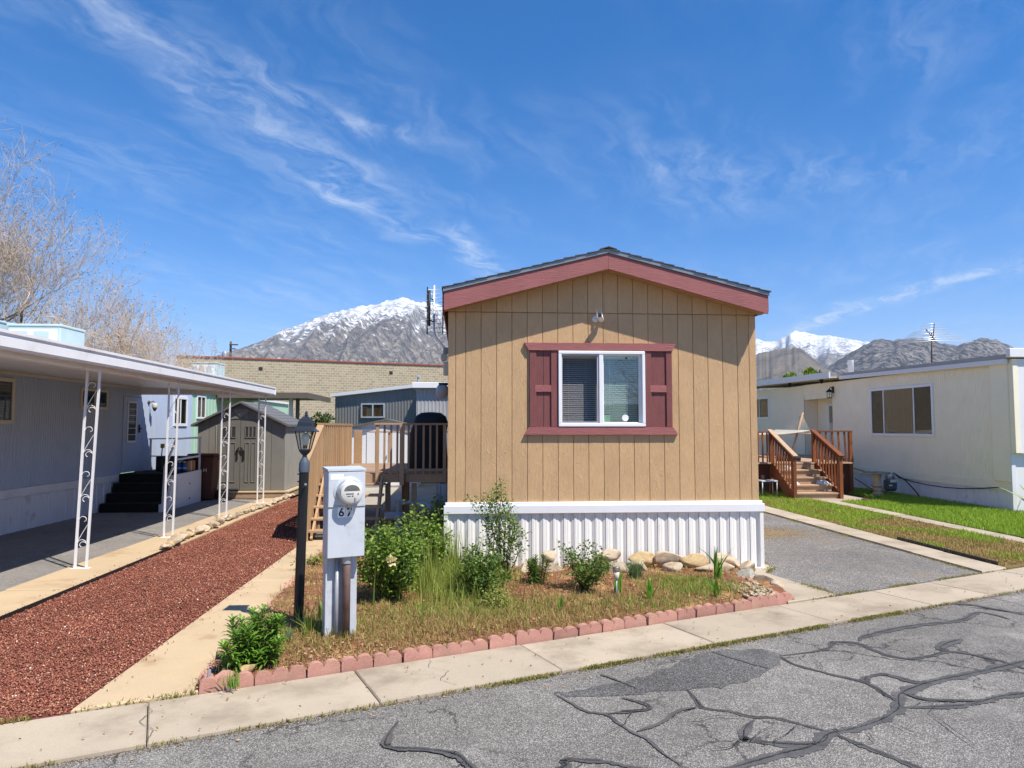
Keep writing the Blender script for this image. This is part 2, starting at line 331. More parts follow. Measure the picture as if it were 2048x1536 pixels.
def M_mountain(name, snow0, snow1, trees, rock1, rock2, tree_c, tk=.68):
    m, nt, p = nodes(name); ge = nt.nodes.new('ShaderNodeNewGeometry'); sp = nt.nodes.new('ShaderNodeSeparateXYZ'); nt.links.new(ge.outputs['Position'], sp.inputs[0])
    sn = nt.nodes.new('ShaderNodeSeparateXYZ'); nt.links.new(ge.outputs['Normal'], sn.inputs[0])
    n1 = tex(nt, ge.outputs['Position'], .0022, 8, .62); n2 = tex(nt, ge.outputs['Position'], .012, 6, .65)
    mp = nt.nodes.new('ShaderNodeMapping'); mp.inputs['Scale'].default_value = (1, 1, .8); nt.links.new(ge.outputs['Position'], mp.inputs[0])
    n3 = tex(nt, mp.outputs[0], .02, 3, .8); n5 = tex(nt, ge.outputs['Position'], .0032, 5, .65)
    c = mixc(nt, mrange(nt, n1.outputs[0], .35, .65, 0, 1), rock1, rock2)
    c = mixc(nt, mrange(nt, n2.outputs[0], .52, .68, 0, .7, True), c, tuple(x * 1.5 for x in rock2))
    tm = math_(nt, 'MULTIPLY', mrange(nt, n3.outputs[0], .46, .53, 0, 1, True), mrange(nt, n5.outputs[0], .5 - trees * .25, .7 - trees * .25, 0, 1, True))
    # snow by height, patchier on steep rock, broken by trees
    h = math_(nt, 'ADD', sp.outputs[2], mrange(nt, n1.outputs[0], .3, .7, -260, 260)); h = math_(nt, 'ADD', h, mrange(nt, n2.outputs[0], .3, .7, -320, 320))
    sm = mrange(nt, h, snow0, snow1, 0, 1, True); sm = math_(nt, 'MULTIPLY', sm, mrange(nt, sn.outputs[2], .3, .62, .1, 1))
    tm2 = math_(nt, 'MULTIPLY', tm, mrange(nt, sp.outputs[2], snow1, snow1 + 330, 1, .4))
    c = mixc(nt, sm, c, (.72, .74, .78)); c = mixc(nt, math_(nt, 'MULTIPLY', tm2, tk), c, tree_c)
    nt.links.new(c, p.inputs['Base Color']); p.inputs['Roughness'].default_value = .95; p.inputs['Specular IOR Level'].default_value = .1
    b = bumpn(nt, n2.outputs[0], .35, 14); nt.links.new(b, p.inputs['Normal']); return m

m_tan = M_grain('tan_siding', S(210, 173, 129, .88), depth=.015, st=(13, 13, 3), col2=S(212, 175, 130, .87))
m_maroon = M_grain('maroon_trim', S(142, 86, 84, .8), depth=.014)
m_maroonx = M_grain('maroon_fascia', S(168, 104, 102, .85), depth=.014, st=(1.3, 16, 16))
m_white = M('white_paint', S(244, 244, 246, .86), rough=.45, var=.03, fine=.02, bump=.04)
m_vinyl = M('white_vinyl', S(246, 243, 237, .88), rough=.38, var=.03, fine=.01, bump=.03, bscale=20, col2=S(214, 208, 196, .86), m2=(2.2, .6, .85))
m_wframe = M('white_window_frame', (.82, .83, .84), rough=.35, var=.02, fine=0, bump=0)
m_shingle = M('asphalt_shingle', S(88, 86, 88), rough=.95, var=.25, fine=.35, fscale=140, bump=.5, bscale=150, rnd=.12)
m_drip = M('drip_edge', S(150, 158, 160, .85), rough=.4, metal=.3)
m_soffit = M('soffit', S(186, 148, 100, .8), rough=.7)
m_dark = M('dark_interior', (.03, .03, .032), rough=.9, bump=0)
m_room = M('interior_wall', (.22, .2, .18), rough=.9, bump=0)
m_glass = M_glass('window_glass', (.89, .975, .95), refl=.95)
m_glassd = M_glass('dark_window_glass', (.5, .52, .52), refl=.8)
m_screen = M_glass('screened_glass', (.91, .91, .915), rough=.2, refl=.10)
m_blind = M('blind_slat', (.86, .85, .85), rough=.5, var=.02, bump=0)
m_conc = M('concrete', S(214, 198, 174, .60), rough=.9, var=.10, scale=1.1, fine=.12, fscale=130, bump=.3, bscale=170, bdist=.004, col2=S(176, 160, 138, .6), m2=(1.7, .44, .74), rnd=.07)
m_conc2 = M('pale_concrete', S(226, 200, 162, .62), rough=.9, var=.08, scale=1.3, fine=.10, fscale=130, bump=.3, bscale=170, bdist=.004, col2=S(196, 160, 120, .6), m2=(1.9, .52, .8), rnd=.03)
m_cgrey = M('grey_concrete', S(176, 168, 152, .8), rough=.9, var=.15, fine=.12, bump=.25)
m_asph = M_asphalt('road_asphalt', (.112, .105, .096), (.52, .495, .455), 1.04, None, .85, 175)
m_asph2 = M_asphalt('driveway_asphalt', (.112, .104, .095), (.50, .47, .43), 1.0, S(176, 156, 120, .45), 0, 110)
m_asph3 = M_asphalt('carport_asphalt', (.20, .185, .17), (.42, .40, .37), .95, S(120, 110, 98, .5))
m_tar = M('crack_tar', (.084, .082, .080), rough=.75, var=.35, scale=9, fine=.4, fscale=120, bump=.3, bscale=60)
m_patch = M_asphalt('sealed_asphalt', (.066, .064, .062), (.36, .35, .34), .9)
m_soil = M('bed_soil', S(150, 100, 74, .7), rough=1, var=.35, scale=4, fine=.4, fscale=45, bump=.8, bscale=50, bdist=.03, col2=S(196, 152, 108, .7), m2=(2.5, .45, .68))
m_gravelbase = M('gravel_base', S(112, 60, 52, .75), rough=1, var=.3, scale=14, fine=.5, fscale=50, bump=1, bscale=42, bdist=.03, col2=S(156, 92, 80, .8), m2=(70, .45, .6))  # mottled red-brown base sheet under the loose stones
m_brick = M('pink_concrete_edging', S(206, 152, 136, .70), rough=.95, var=.14, scale=7, fine=.2, fscale=110, bump=.5, bscale=120, bdist=.006, rnd=.12, col2=S(196, 160, 134, .68), m2=(6, .48, .72))
m_ground = M('dry_ground', S(150, 140, 96, .55), rough=1, var=.3, scale=.6, fine=.3, fscale=14, bump=.6, bscale=20, bdist=.03, col2=S(96, 120, 56, .55), m2=(.15, .45, .62))
m_lawnb = M('lawn_soil', S(110, 124, 50, .6), rough=1, var=.3, scale=3, fine=.4, fscale=50, bump=.6, bscale=60, bdist=.02)
m_dryb = M('dry_lawn_soil', S(160, 130, 80, .55), rough=1, var=.3, scale=3, fine=.4, fscale=50, bump=.6, bscale=60, bdist=.02, col2=S(110, 112, 52, .5), m2=(1.2, .45, .65))
m_rockw = M('pale_river_rock', S(222, 204, 176, .66), rough=.85, var=.16, scale=6, fine=.12, fscale=50, bump=.4, bscale=30, bdist=.02, rnd=.12, col2=S(176, 140, 104, .62), m2=(3, .44, .70))
m_rocky = M('yellow_sandstone', S(222, 194, 144, .7), rough=.85, var=.2, scale=7, fine=.15, bump=.5, bscale=24, bdist=.02, col2=S(196, 142, 78, .7), m2=(5, .5, .75))
m_rockg = M('grey_rock', S(186, 180, 166, .7), rough=.85, var=.25, scale=7, fine=.2, bump=.5, bscale=24, bdist=.02, col2=S(96, 96, 92, .7), m2=(6, .52, .68))
m_blackp = M('black_paint', (.012, .012, .014), rough=.42, var=.15, fine=.1, bump=.1)
m_slate = M('slate_collar', S(98, 110, 126, .6), rough=.55, var=.2, scale=20, fine=.15, bump=.15)
m_lampmetal = M('lamp_metal', (.02, .026, .036), rough=.4, var=.1, bump=.1)
m_lampglass = M_glass('lamp_glass', (.9, .92, .9))
m_bulb = M('frosted_bulb', (.75, .75, .72), rough=.3, bump=0)
m_ped = M('pale_enamel', S(208, 214, 222, .80), rough=.42, var=.05, scale=6, fine=.03, bump=.05, bscale=30, col2=S(170, 172, 170, .76), m2=(5, .52, .8))
m_pipeg = M('galvanised_conduit', S(178, 180, 186, .8), rough=.45, metal=.35, var=.1)
m_pipeb = M('rusty_brown_conduit', S(136, 112, 104, .75), rough=.6, var=.15, scale=8, col2=S(110, 78, 62, .7), m2=(7, .5, .75))
m_meter = M('meter_plastic', S(222, 220, 214, .85), rough=.35, var=.03, bump=0)
m_meterg = M('meter_ring', S(190, 192, 194, .8), rough=.3, metal=.5, bump=0)
m_lcd = M('grey_display', S(120, 124, 118, .7), rough=.25, bump=0)
m_ink = M('black_ink', (.008, .008, .01), rough=.6, bump=0)
m_paper = M('white_label', (.8, .8, .78), rough=.6, bump=0)
m_deck = M_grain('tan_deck_paint', S(188, 156, 122, .85), depth=.003, st=(3, 3, 3), rnd=.1)
m_deckx = M_grain('deck_board', S(172, 142, 116, .8), depth=.003, st=(6, 2, 6), rnd=.14)
m_redwood = M_grain('red_stained_wood', S(150, 88, 50, .8), depth=.004, st=(10, 10, 2), rnd=.2, col2=S(108, 58, 34, .8))
m_oldwood = M_grain('weathered_tread', S(196, 168, 138, .8), depth=.004, st=(2, 14, 14), rnd=.12, col2=S(168, 112, 80, .75))
m_brownp = M_grain('dark_brown_panel', S(98, 58, 42, .7), depth=.003)
m_bluew = M('blue_grey_siding', S(176, 189, 210, .97), rough=.5, var=.06, fine=.04, bump=.04, stretch=(1, 1, .3))
m_skirtg = M('pale_skirting', S(236, 236, 240, .92), rough=.5, var=.06, fine=.03, bump=.05, col2=S(190, 186, 180, .75), m2=(2, .55, .8))
m_alum = M('white_aluminium', S(244, 243, 243, .92), rough=.4, var=.04, fine=.02, bump=.03, col2=S(214, 206, 198, .84), m2=(1.2, .55, .85))
m_cream = M('cream_trim', S(232, 222, 206, .8), rough=.55, var=.05)
m_carpet = M('dark_green_carpet', (.010, .012, .010), rough=1, var=.25, scale=9, fine=.4, fscale=160, bump=.6, bscale=170)
m_trash = M('brown_plastic_bin', S(92, 54, 42, .75), rough=.5, var=.1, bump=.08)
m_blueb = M('blue_plastic_bottle', S(40, 96, 190, .8), rough=.3, bump=0)
m_card = M('cardboard', S(190, 140, 88, .8), rough=.85)
m_blackplas = M('black_plastic', (.015, .015, .016), rough=.5, bump=.1)
m_shed = M_grain('taupe_shed_resin', S(144, 141, 133, .72), depth=.003, st=(12, 12, 1), rnd=.03)
m_sheds = M_grain('shed_side_resin', S(170, 166, 158, .72), depth=.003, st=(12, 12, 1), rnd=.03)
m_shedd = M('shed_door_resin', S(128, 125, 117, .72), rough=.55, var=.05, bump=.1)
m_shedr = M('shed_roof', S(118, 116, 114, .75), rough=.6, var=.1)
m_mint = M('mint_siding', S(186, 224, 200, .82), rough=.5, var=.05, fine=.03, bump=.05)
m_cooler = M('pale_blue_metal', S(196, 218, 220, .8), rough=.5, var=.08)
m_block = M_block('cinder_block')
m_cop = M('red_coping', S(170, 84, 70, .8), rough=.6)
m_greyh = M('dark_grey_siding', S(140, 140, 140, .8), rough=.6, var=.05, bump=.05)
m_oldgrey = M_grain('weathered_grey_wood', S(120, 108, 96, .7), depth=.004, st=(2, 12, 12), rnd=.1)
m_cover = M('black_grill_cover', (.012, .012, .014), rough=.7, var=.3, scale=5, bump=.5, bscale=9, bdist=.03)
m_gas = M('grey_gas_pipe', S(150, 156, 162, .75), rough=.55, var=.12, bump=.15)
m_boxg = M('grey_blue_box', S(150, 164, 184, .8), rough=.5, var=.08)
m_offw = M('offwhite_siding', S(248, 238, 212, 1.0), rough=.5, var=.04, fine=.03, bump=.04)
m_rust = M('rusted_metal', S(110, 92, 84, .7), rough=.7, var=.25, metal=.3)
m_alrod = M('aluminium_rod', (.75, .76, .78), rough=.35, metal=.6, bump=0)
m_rope = M('cotton_rope', S(206, 200, 186, .8), rough=.9)
m_bark = M('grey_bark', S(118, 102, 88, .6), rough=.95, var=.3, scale=3, fine=.3, fscale=30, bump=.7, bscale=20, bdist=.03)
m_twig = M('pale_twig', S(214, 196, 178, .85), rough=.85, var=.3, scale=1.5, fine=.2, bump=0, world=True)
m_bud = M_leaf('brown_bud', S(160, 122, 90, .8), S(196, 168, 136, .8), .15, .7)
m_rose = M_leaf('rose_leaf', S(66, 108, 38, .82), S(158, 184, 82, .88), .35, .5)
m_rose2 = M_leaf('darker_rose_leaf', S(60, 96, 40, .8), S(130, 158, 72, .84), .3, .4)
m_lily = M_leaf('lily_leaf', S(50, 104, 30, .8), S(136, 178, 68, .85), .3, .4)
m_lilyd = M_leaf('dark_lily_leaf', S(52, 88, 40, .8), S(86, 122, 52, .8), .3, .45)
m_iris = M_leaf('iris_blade', S(92, 150, 44, .85), S(140, 182, 74, .85), .3, .45)
m_greyplant = M_leaf('grey_green_leaf', S(130, 146, 86, .85), S(190, 190, 96, .85), .3, .6)
m_stem = M('green_brown_stem', S(98, 96, 46, .7), rough=.8, bump=0)
m_weed = M_leaf('weed_blade', S(122, 150, 58, .82), S(184, 190, 98, .85), .35, .6)
m_dry = M_leaf('dry_blade', S(210, 184, 126, .82), S(176, 144, 88, .8), .25, .8)
m_litter = M_leaf('leaf_litter', S(226, 192, 146, .85), S(150, 96, 62, .8), .1, .9)
m_green = M_leaf('lawn_blade', S(124, 162, 42, 1.05), S(176, 200, 74, 1.05), .35, .6)
m_tree = M_leaf('tree_leaf', S(86, 120, 36, .8), S(150, 170, 60, .8), .35, .6)
m_treed = M_leaf('dark_tree_leaf', S(60, 84, 40, .75), S(96, 116, 56, .75), .3, .6)
m_petal = M_leaf('cream_petal', S(244, 232, 190, .85), S(236, 216, 160, .85), .3, .6)
m_yucca = M_leaf('yucca_leaf', S(126, 150, 100, .8), S(176, 176, 96, .8), .2, .5)
m_lava = None
m_crack = M('open_crack', (.03, .029, .028), rough=.95, bump=0)
m_kerb = M_leaf('kerb_weed', S(134, 138, 70, .8), S(184, 164, 98, .8), .3, .7)

# ================================================================== THE SETTING
TH = R(22.5); CU, SU = math.cos(TH), math.sin(TH)
def uv(u, v): return (u * CU - v * SU, u * SU + v * CU)       # street frame -> world
SW0, SW1 = 4.86, 5.56                                          # road edge, back of the sidewalk
def sheet(name, poly, z, mat, th=.12, parent=None):
    return struct(name, MB().prism([p[:2] for p in poly], z - th, z, 'z'), mat, parent)
def slabs(name, quads, z, mat, th=.14):
    """a paved strip: each slab its own piece with open joints"""
    root = bpy.data.objects.new(name, None); COL.objects.link(root); root['kind'] = 'structure'
    for q in quads:
        c = Vector((sum(p[0] for p in q) / len(q), sum(p[1] for p in q) / len(q), z))
        mb = MB(); vs = []; n = len(q); e = .004
        pin = [(p[0] + (c.x - p[0]) * e, p[1] + (c.y - p[1]) * e) for p in q]
        pin2 = [(p[0] + (c.x - p[0]) * .016, p[1] + (c.y - p[1]) * .016) for p in q]
        dz = random.uniform(-.004, .004)
        mb.add([(x - c.x, y - c.y, -th) for x, y in pin] + [(x - c.x, y - c.y, -.010 + dz) for x, y in pin] + [(x - c.x, y - c.y, dz) for x, y in pin2],
               [tuple(range(2 * n, 3 * n))] + [(i + k * n, (i + 1) % n + k * n, (i + 1) % n + (k + 1) * n, i + (k + 1) * n) for i in range(n) for k in (0, 1)])
        o = link('slab', mb.mesh(), mat, root, c)
    return root

g = MB(); gs = 18000
g.add([(-gs, -gs, -.06), (gs, -gs, -.06), (gs, gs, -.06), (-gs, gs, -.06)], [(0, 1, 2, 3)]); struct('ground', g, m_ground)
road = sheet('road', [uv(-70, -9), uv(90, -9), uv(90, SW0), uv(-70, SW0)], -.03, m_asph, .03)
js = [-13.5, -10.5, -7.5, -4.5, -3, -1.5, 0, 1.42, 2.86, 4.40, 5.90, 7.40, 8.42, 9.9, 11.4, 12.9, 14.4, 17.4, 20.4, 24]
sw = slabs('sidewalk', [[uv(a, SW0), uv(b, SW0), uv(b, SW1), uv(a, SW1)] for a, b in zip(js, js[1:])], 0, m_conc)
bl = lambda x: 6.01 + .4142 * x + .012                          # back line of the sidewalk
# hairline cracks in the sidewalk slabs
for pts in ([(-.02, 5.5), (.03, 5.35), (-.05, 5.2), (.04, 5.02), (0, 4.88)], [(2.02, 5.5), (1.95, 5.35), (2.06, 5.2), (1.93, 5.05), (2.0, 4.9)], [(1.4, 5.42), (1.6, 5.3), (1.8, 5.26), (1.98, 5.12)],
            [(3.2, 5.3), (3.3, 5.15), (3.5, 5.05), (3.55, 4.92)], [(8.3, 5.4), (8.5, 5.3), (8.9, 5.2), (9.3, 5.12)]):
    mb = MB(); prev = None; P = [Vector((*uv(*p), .0065)) for p in pts]
    fine_ = []
    for a, b in zip(P, P[1:]):
        for t in (0, .25, .5, .75): fine_.append(a.lerp(b, t) + Vector((random.gauss(0, .005), random.gauss(0, .005), 0)))
    fine_.append(P[-1])
    for i, p in enumerate(fine_):
        w = random.uniform(.001, .0028); L_ = mb.v; mb.v.append((p.x - w, p.y, p.z)); mb.v.append((p.x + w, p.y, p.z))
        if i: n = len(mb.v); mb.f.append((n - 4, n - 3, n - 1, n - 2))
    mb.build('crack', m_tar, sw)

CR = [(.05, [(1.28, 3.97), (1.48, 3.98), (1.69, 4.06), (1.91, 4.15), (2.1, 4.22), (2.28, 4.37), (2.4, 4.41), (2.59, 4.48), (2.8, 4.6), (2.97, 4.74), (3.06, 4.89), (3.16, 5.0), (3.4, 5.14), (3.62, 5.23), (3.97, 5.35), (4.26, 5.46), (4.55, 5.57), (4.89, 5.7), (6.2, 6.3)]),
(.022, [(2.3, 4.4), (2.17, 4.53), (2.05, 4.63), (1.92, 4.66), (1.8, 4.76), (1.65, 4.83), (1.64, 4.99), (1.64, 5.18)]),
(.035, [(2.28, 4.37), (2.19, 4.27), (2.06, 4.24), (1.89, 4.27), (1.77, 4.31), (1.74, 4.37), (1.81, 4.51), (1.9, 4.6)]),
(.03, [(2.32, 4.35), (2.38, 4.24), (2.45, 4.1), (2.52, 3.97), (2.59, 3.85), (2.72, 3.61), (2.9, 3.0), (3.3, 2.1)]),
(.04, [(3.0, 4.74), (3.23, 4.73), (3.48, 4.75), (3.66, 4.82), (3.82, 4.88), (4.0, 4.91), (4.32, 4.94), (5.6, 5.2)]),
(.022, [(3.02, 4.85), (3.02, 5.01), (3.01, 5.19), (2.91, 5.33), (2.8, 5.45), (2.67, 5.64), (2.64, 5.83)]),
(.025, [(2.66, 5.86), (2.97, 5.94), (3.17, 6.03), (3.28, 6.18), (3.49, 6.15), (3.51, 5.97), (3.57, 5.78), (3.7, 5.71), (3.91, 5.77), (4.11, 5.86), (4.25, 5.78), (4.38, 5.61), (4.43, 5.42), (4.54, 5.19)]),
(.04, [(3.54, 6.22), (3.66, 6.33), (3.97, 6.49), (4.37, 6.65), (4.89, 6.78), (5.22, 7.01), (5.36, 7.05), (5.43, 6.8)]),
(.05, [(4.11, 5.86), (4.12, 5.96), (4.27, 6.08), (4.49, 6.19)]),
(.035, [(3.03, 5.19), (3.04, 5.27), (3.14, 5.34), (3.27, 5.36), (3.37, 5.21), (3.49, 5.16)]),
(.03, [(0.01, 4.03), (0.29, 4.03), (0.49, 4.02), (0.59, 4.07), (0.6, 4.14), (0.72, 4.13), (0.86, 4.09), (0.96, 4.02), (1.11, 3.98), (1.28, 3.96)]),
(.014, [(0.66, 5.18), (0.77, 4.96), (0.85, 4.82), (0.97, 4.75), (1.02, 4.61), (1.08, 4.47), (1.14, 4.38), (1.18, 4.2), (1.24, 4.03)]),
(.022, [(0.95, 4.77), (1.13, 4.8), (1.27, 4.84), (1.26, 4.93), (1.13, 5.04)]), (.016, [(1.1, 4.49), (1.29, 4.61), (1.45, 4.78), (1.6, 4.84)]),
(.012, [(2.11, 6.03), (2.19, 5.89), (2.32, 5.69), (2.43, 5.56)]), (.012, [(1.07, 5.52), (1.19, 5.37), (1.28, 5.21)]),
(.025, [(5.28, 7.42), (5.47, 7.33), (5.59, 7.13), (5.76, 6.85)]), (.022, [(3.16, 5.0), (3.22, 4.88), (3.4, 4.82), (3.66, 4.82)]),
(.03, [(-0.4, 4.75), (-0.45, 4.45), (-0.41, 4.37), (-0.28, 4.34), (-0.12, 4.3), (-0.01, 4.23), (0.07, 4.07), (0.15, 3.95)])]
def wig(pts, n=6, amp=.012):
    P = [Vector((*p, 0)) for p in pts]; o = []
    for i in range(len(P) - 1):
        p0 = P[max(i - 1, 0)]; p1 = P[i]; p2 = P[i + 1]; p3 = P[min(i + 2, len(P) - 1)]
        for k in range(n):
            t = k / n
            q = .5 * ((2 * p1) + (p2 - p0) * t + (2 * p0 - 5 * p1 + 4 * p2 - p3) * t * t + (3 * p1 - p0 - 3 * p2 + p3) * t ** 3)
            o.append(q + Vector((random.gauss(0, amp), random.gauss(0, amp), 0)))
    o.append(P[-1]); return o
def ribbon(pts, w, z, jit=.35):
    mb = MB(); n = len(pts)
    for i, p in enumerate(pts):
        d = (pts[min(i + 1, n - 1)] - pts[max(i - 1, 0)]).normalized(); nn = Vector((-d.y, d.x, 0))
        e = min(1, .25 + 1.5 * min(i, n - 1 - i) / n * 3)
        f_ = lambda q: max(.15, 1 + jit * (1.5 * noise.noise((p.x * 7, p.y * 7, q)) + .9 * noise.noise((p.x * 26, p.y * 26, q + 4)))); a, b = w * e * f_(0), w * e * f_(9)
        mb.v += [(p.x + nn.x * a, p.y + nn.y * a, z), (p.x - nn.x * b, p.y - nn.y * b, z)]
        if i: k = len(mb.v); mb.f.append((k - 4, k - 3, k - 1, k - 2))
    return mb
for k, (w, pts) in enumerate(CR):
    P = wig(pts, 14, .0018); ribbon(P, w * .88, -.0262 + k * .0003, .55).build('crack_sealant', m_tar, road)
    if w > .02: ribbon([p + Vector((random.gauss(0, .0012), random.gauss(0, .0012), 0)) for p in P], .003, -.0200 + k * .0003, .8).build('open_crack', m_crack, road)
for k in range(26):   # short unsealed side cracks
    w, pts = random.choice(CR); a = Vector((*random.choice(pts), 0)); d = Vector((random.gauss(0, 1), random.gauss(0, 1), 0)).normalized(); n = random.randint(3, 6); q = [(a.x, a.y)]
    for _ in range(n): d = (d + Vector((random.gauss(0, .5), random.gauss(0, .5), 0))).normalized(); a = a + d * random.uniform(.06, .16); q.append((a.x, a.y))
    if all(-x * SU + y * CU < SW0 - .03 for x, y in q): ribbon(wig(q, 8, .002), .0026, -.0140 + k * .0002, .7).build('open_crack', m_crack, road)
patch = [(0.67, 5.18), (1.0, 5.27), (1.33, 5.42), (1.7, 5.7), (2.1, 6.0), (2.57, 6.04), (2.63, 5.8), (2.3, 5.4), (1.83, 5.2), (1.46, 5.15), (0.92, 5.08)]
P = wig(patch + patch[:1], 6, .018); mb = MB(); mb.add([(p.x, p.y, -.0268) for p in P[:-1]], [tuple(range(len(P) - 1))]); mb.build('sealed_patch', m_patch, road)

# left side: carport floor, pale strip, red gravel, walkway
slc = sheet('carport_floor', [(-8.0, bl(-8)), (-5.19, bl(-5.19)), (-5.19, 19.0), (-8.0, 19.4)], .004, m_asph3)
ys = [bl(-4.8), 5.6, 8.6, 11.4, 14.4, 17.4, 19.1]
slabs('post_strip', [[(-5.18, a if i else bl(-5.18)), (-4.47 + .004 * i, a if i else bl(-4.47)), (-4.47 + .004 * i, b), (-5.18, b)] for i, (a, b) in enumerate(zip(ys, ys[1:]))], .022, m_conc2)
sheet('gravel_bed', [(-4.46, bl(-4.46)), (-2.56, bl(-2.56)), (-2.56, 19.6), (-4.45, 19.6)], -.005, m_gravelbase)
ys = [5.0, 8.95, 12.05]
slabs('walkway', [[(-2.55, bl(-2.55)), (-1.84, bl(-1.84)), (-2.02, 8.95), (-2.55, 8.95)], [(-2.55, 8.95), (-2.02, 8.95), (-2.1, 12.3), (-2.55, 12.3)]], .02, m_conc2)
sheet('side_yard_pad', [(-2.54, 12.35), (-.22, 12.35), (-.22, 24.0), (-4.4, 24.0), (-4.4, 21.6), (-2.54, 19.7)], .0, m_cgrey)
# flower bed soil: uneven mound
def bedpoly(x, y): return y > bl(x) + .06 and x > -1.9 - .03 * (y - 5) and (y < 9.33 if x > -.2 else y < 12.3) and x < 3.45
def bedz(x, y):
    e = min(1, max(0, (y - bl(x)) / .4)); return .035 + .045 * e + .02 * noise.noise((x * 2, y * 2, 0)) + .012 * noise.noise((x * 7, y * 7, 3))
mb = MB(); nx, ny = 110, 110; idx = {}
for i in range(nx + 1):
    for j in range(ny + 1):
        x = -2.15 + 5.75 * i / nx; v = j / ny; y0 = bl(x) + .03; y1 = 9.33 if x > -.2 else 12.35; y = y0 + (y1 - y0) * v
        xx = max(x, -1.86 - .028 * (y - 5))
        idx[i, j] = len(mb.v); mb.v.append((xx, y, bedz(xx, y)))
for i in range(nx):
    for j in range(ny): mb.f.append((idx[i, j], idx[i + 1, j], idx[i + 1, j + 1], idx[i, j + 1]))
struct('flower_bed', mb, m_soil, smooth=True)
# right side: concrete apron, driveway, strip, lawn strips, inner path
slabs('apron', [[(3.48, bl(3.48)), (4.16, bl(4.16)), (3.88, 8.96), (3.46, 8.96)], [(3.46, 8.97), (3.88, 8.97), (4.12, 9.25), (4.12, 10.6), (3.46, 10.6)]], .02, m_conc)
dr = sheet('driveway', [(4.17, bl(4.17)), (6.66, bl(6.66)), (6.62, 12), (6.6, 26), (4.1, 26), (4.13, 9.26), (3.89, 8.96)], .004, m_asph2)
ys = [bl(6.9), 10.2, 13.2, 16.2, 19.2, 22.2, 26]
slabs('driveway_strip', [[(6.67, a if i else bl(6.67)), (7.16, a if i else bl(7.16)), (7.14, b), (6.65, b)] for i, (a, b) in enumerate(zip(ys, ys[1:]))], .03, m_conc)
sheet('dry_lawn_ground', [(7.17, bl(7.17)), (9.0, bl(9.0)), (9.02, 17.5), (7.17, 26)], .015, m_dryb)
ys = [bl(9.2), 11.4, 13.0, 14.6, 16.2, 17.4]
slabs('inner_path', [[(8.98 + .02 * i, a if i else bl(8.98)), (9.34 + .03 * i, a if i else bl(9.34)), (9.36 + .03 * i, b), (9.0 + .02 * i, b)] for i, (a, b) in enumerate(zip(ys, ys[1:]))]
      + [[(8.5, 17.41), (10.6, 17.41), (10.6, 19.5), (8.5, 19.5)]], .022, m_conc)
sheet('green_lawn_ground', [(9.5, bl(9.5)), (20, bl(20)), (20, 14.9), (12.18, 14.9), (12.18, 21.4), (10.75, 21.4), (10.75, 17.4), (9.5, 17.38)], .015, m_lawnb)

# ------------------------------------------------------------------ mountains
def mountain(name, mat, crest, D, foot, na=320, nt_=90, seed=0, amp=.16, back=1.35, spur=9.0, slant=0):
    az = [c[0] for c in crest]; el = [c[1] for c in crest]; V = []; a0, a1 = az[0], az[-1]
    ts = [i / (nt_ * .8) for i in range(nt_ + 1)]
    for i in range(na + 1):
        a = a0 + (a1 - a0) * i / na; e = float(np.interp(a, az, el)); jag = .10 * noise.noise((a * 3.1, seed, 0)) + .05 * noise.noise((a * 9, seed, 1))
        Hc = D * math.tan(R(e + jag * min(1, e / 4)))
        for t in ts:
            tt = min(t, 1); dist = foot + (D - foot) * t if t <= 1 else D + (t - 1) / .25 * (D * (back - 1))
            if t > 1: h = Hc * max(0, 1 - ((t - 1) / .25) ** 1.2 * 1.02)
            else:
                prof = tt ** 1.45
                aa = a + slant * (1 - t) + .8 * noise.noise((a * .30, t * 1.2, seed + 5)) + .25 * noise.noise((a * 1.1, t * 4, seed + 6))
                s1 = 1 - abs(noise.noise((aa * spur / 34, t * .4, seed))) * 2.2; s2 = 1 - abs(noise.noise(((aa - slant * .5 * (1 - t)) * spur / 13, t * .7, seed + 9))) * 2
                s3 = 1 - abs(noise.noise((aa * spur / 4.5, t * 2.2, seed + 19))) * 2; s3 += .6 * noise.noise((aa * 4.5, t * 16, seed + 23))
                env = tt ** .8 * (1 - tt) ** .62 * 2.1
                h = Hc * (prof + amp * env * (s1 * 1.0 + s2 * .45 + s3 * .13 - .35)); h = max(h, -30 + 0 * t)
                h = min(h, dist * math.tan(R(max(e - .12 * (1 - tt) * 6, .2)))) if t < .985 else h
            V.append((dist * math.sin(R(a)), dist * math.cos(R(a)), h - .2))
    m_ = len(ts); F = [(i * m_ + j, (i + 1) * m_ + j, (i + 1) * m_ + j + 1, i * m_ + j + 1) for i in range(na) for j in range(m_ - 1)]
    o = link(name, npmesh(V, F, True), mat); o['kind'] = 'structure'; return o
m_mt1 = M_mountain('snowy_mountain', 870, 1150, .9, S(132, 126, 126, .55), S(178, 168, 154, .55), S(46, 56, 58, .5))
m_mt2 = M_mountain('far_snow_mountain', 950, 1350, .55, S(140, 130, 124, .6), S(170, 158, 140, .6), S(60, 66, 66, .6))
m_mt3 = M_mountain('brown_foothill', 4000, 4300, .15, S(122, 114, 106, .55), S(142, 132, 116, .55), S(64, 70, 64, .55))
m_mt4 = M_mountain('wooded_mountain', 1300, 1900, 1.0, S(118, 112, 110, .6), S(160, 154, 150, .55), S(36, 48, 50, .55), .9)
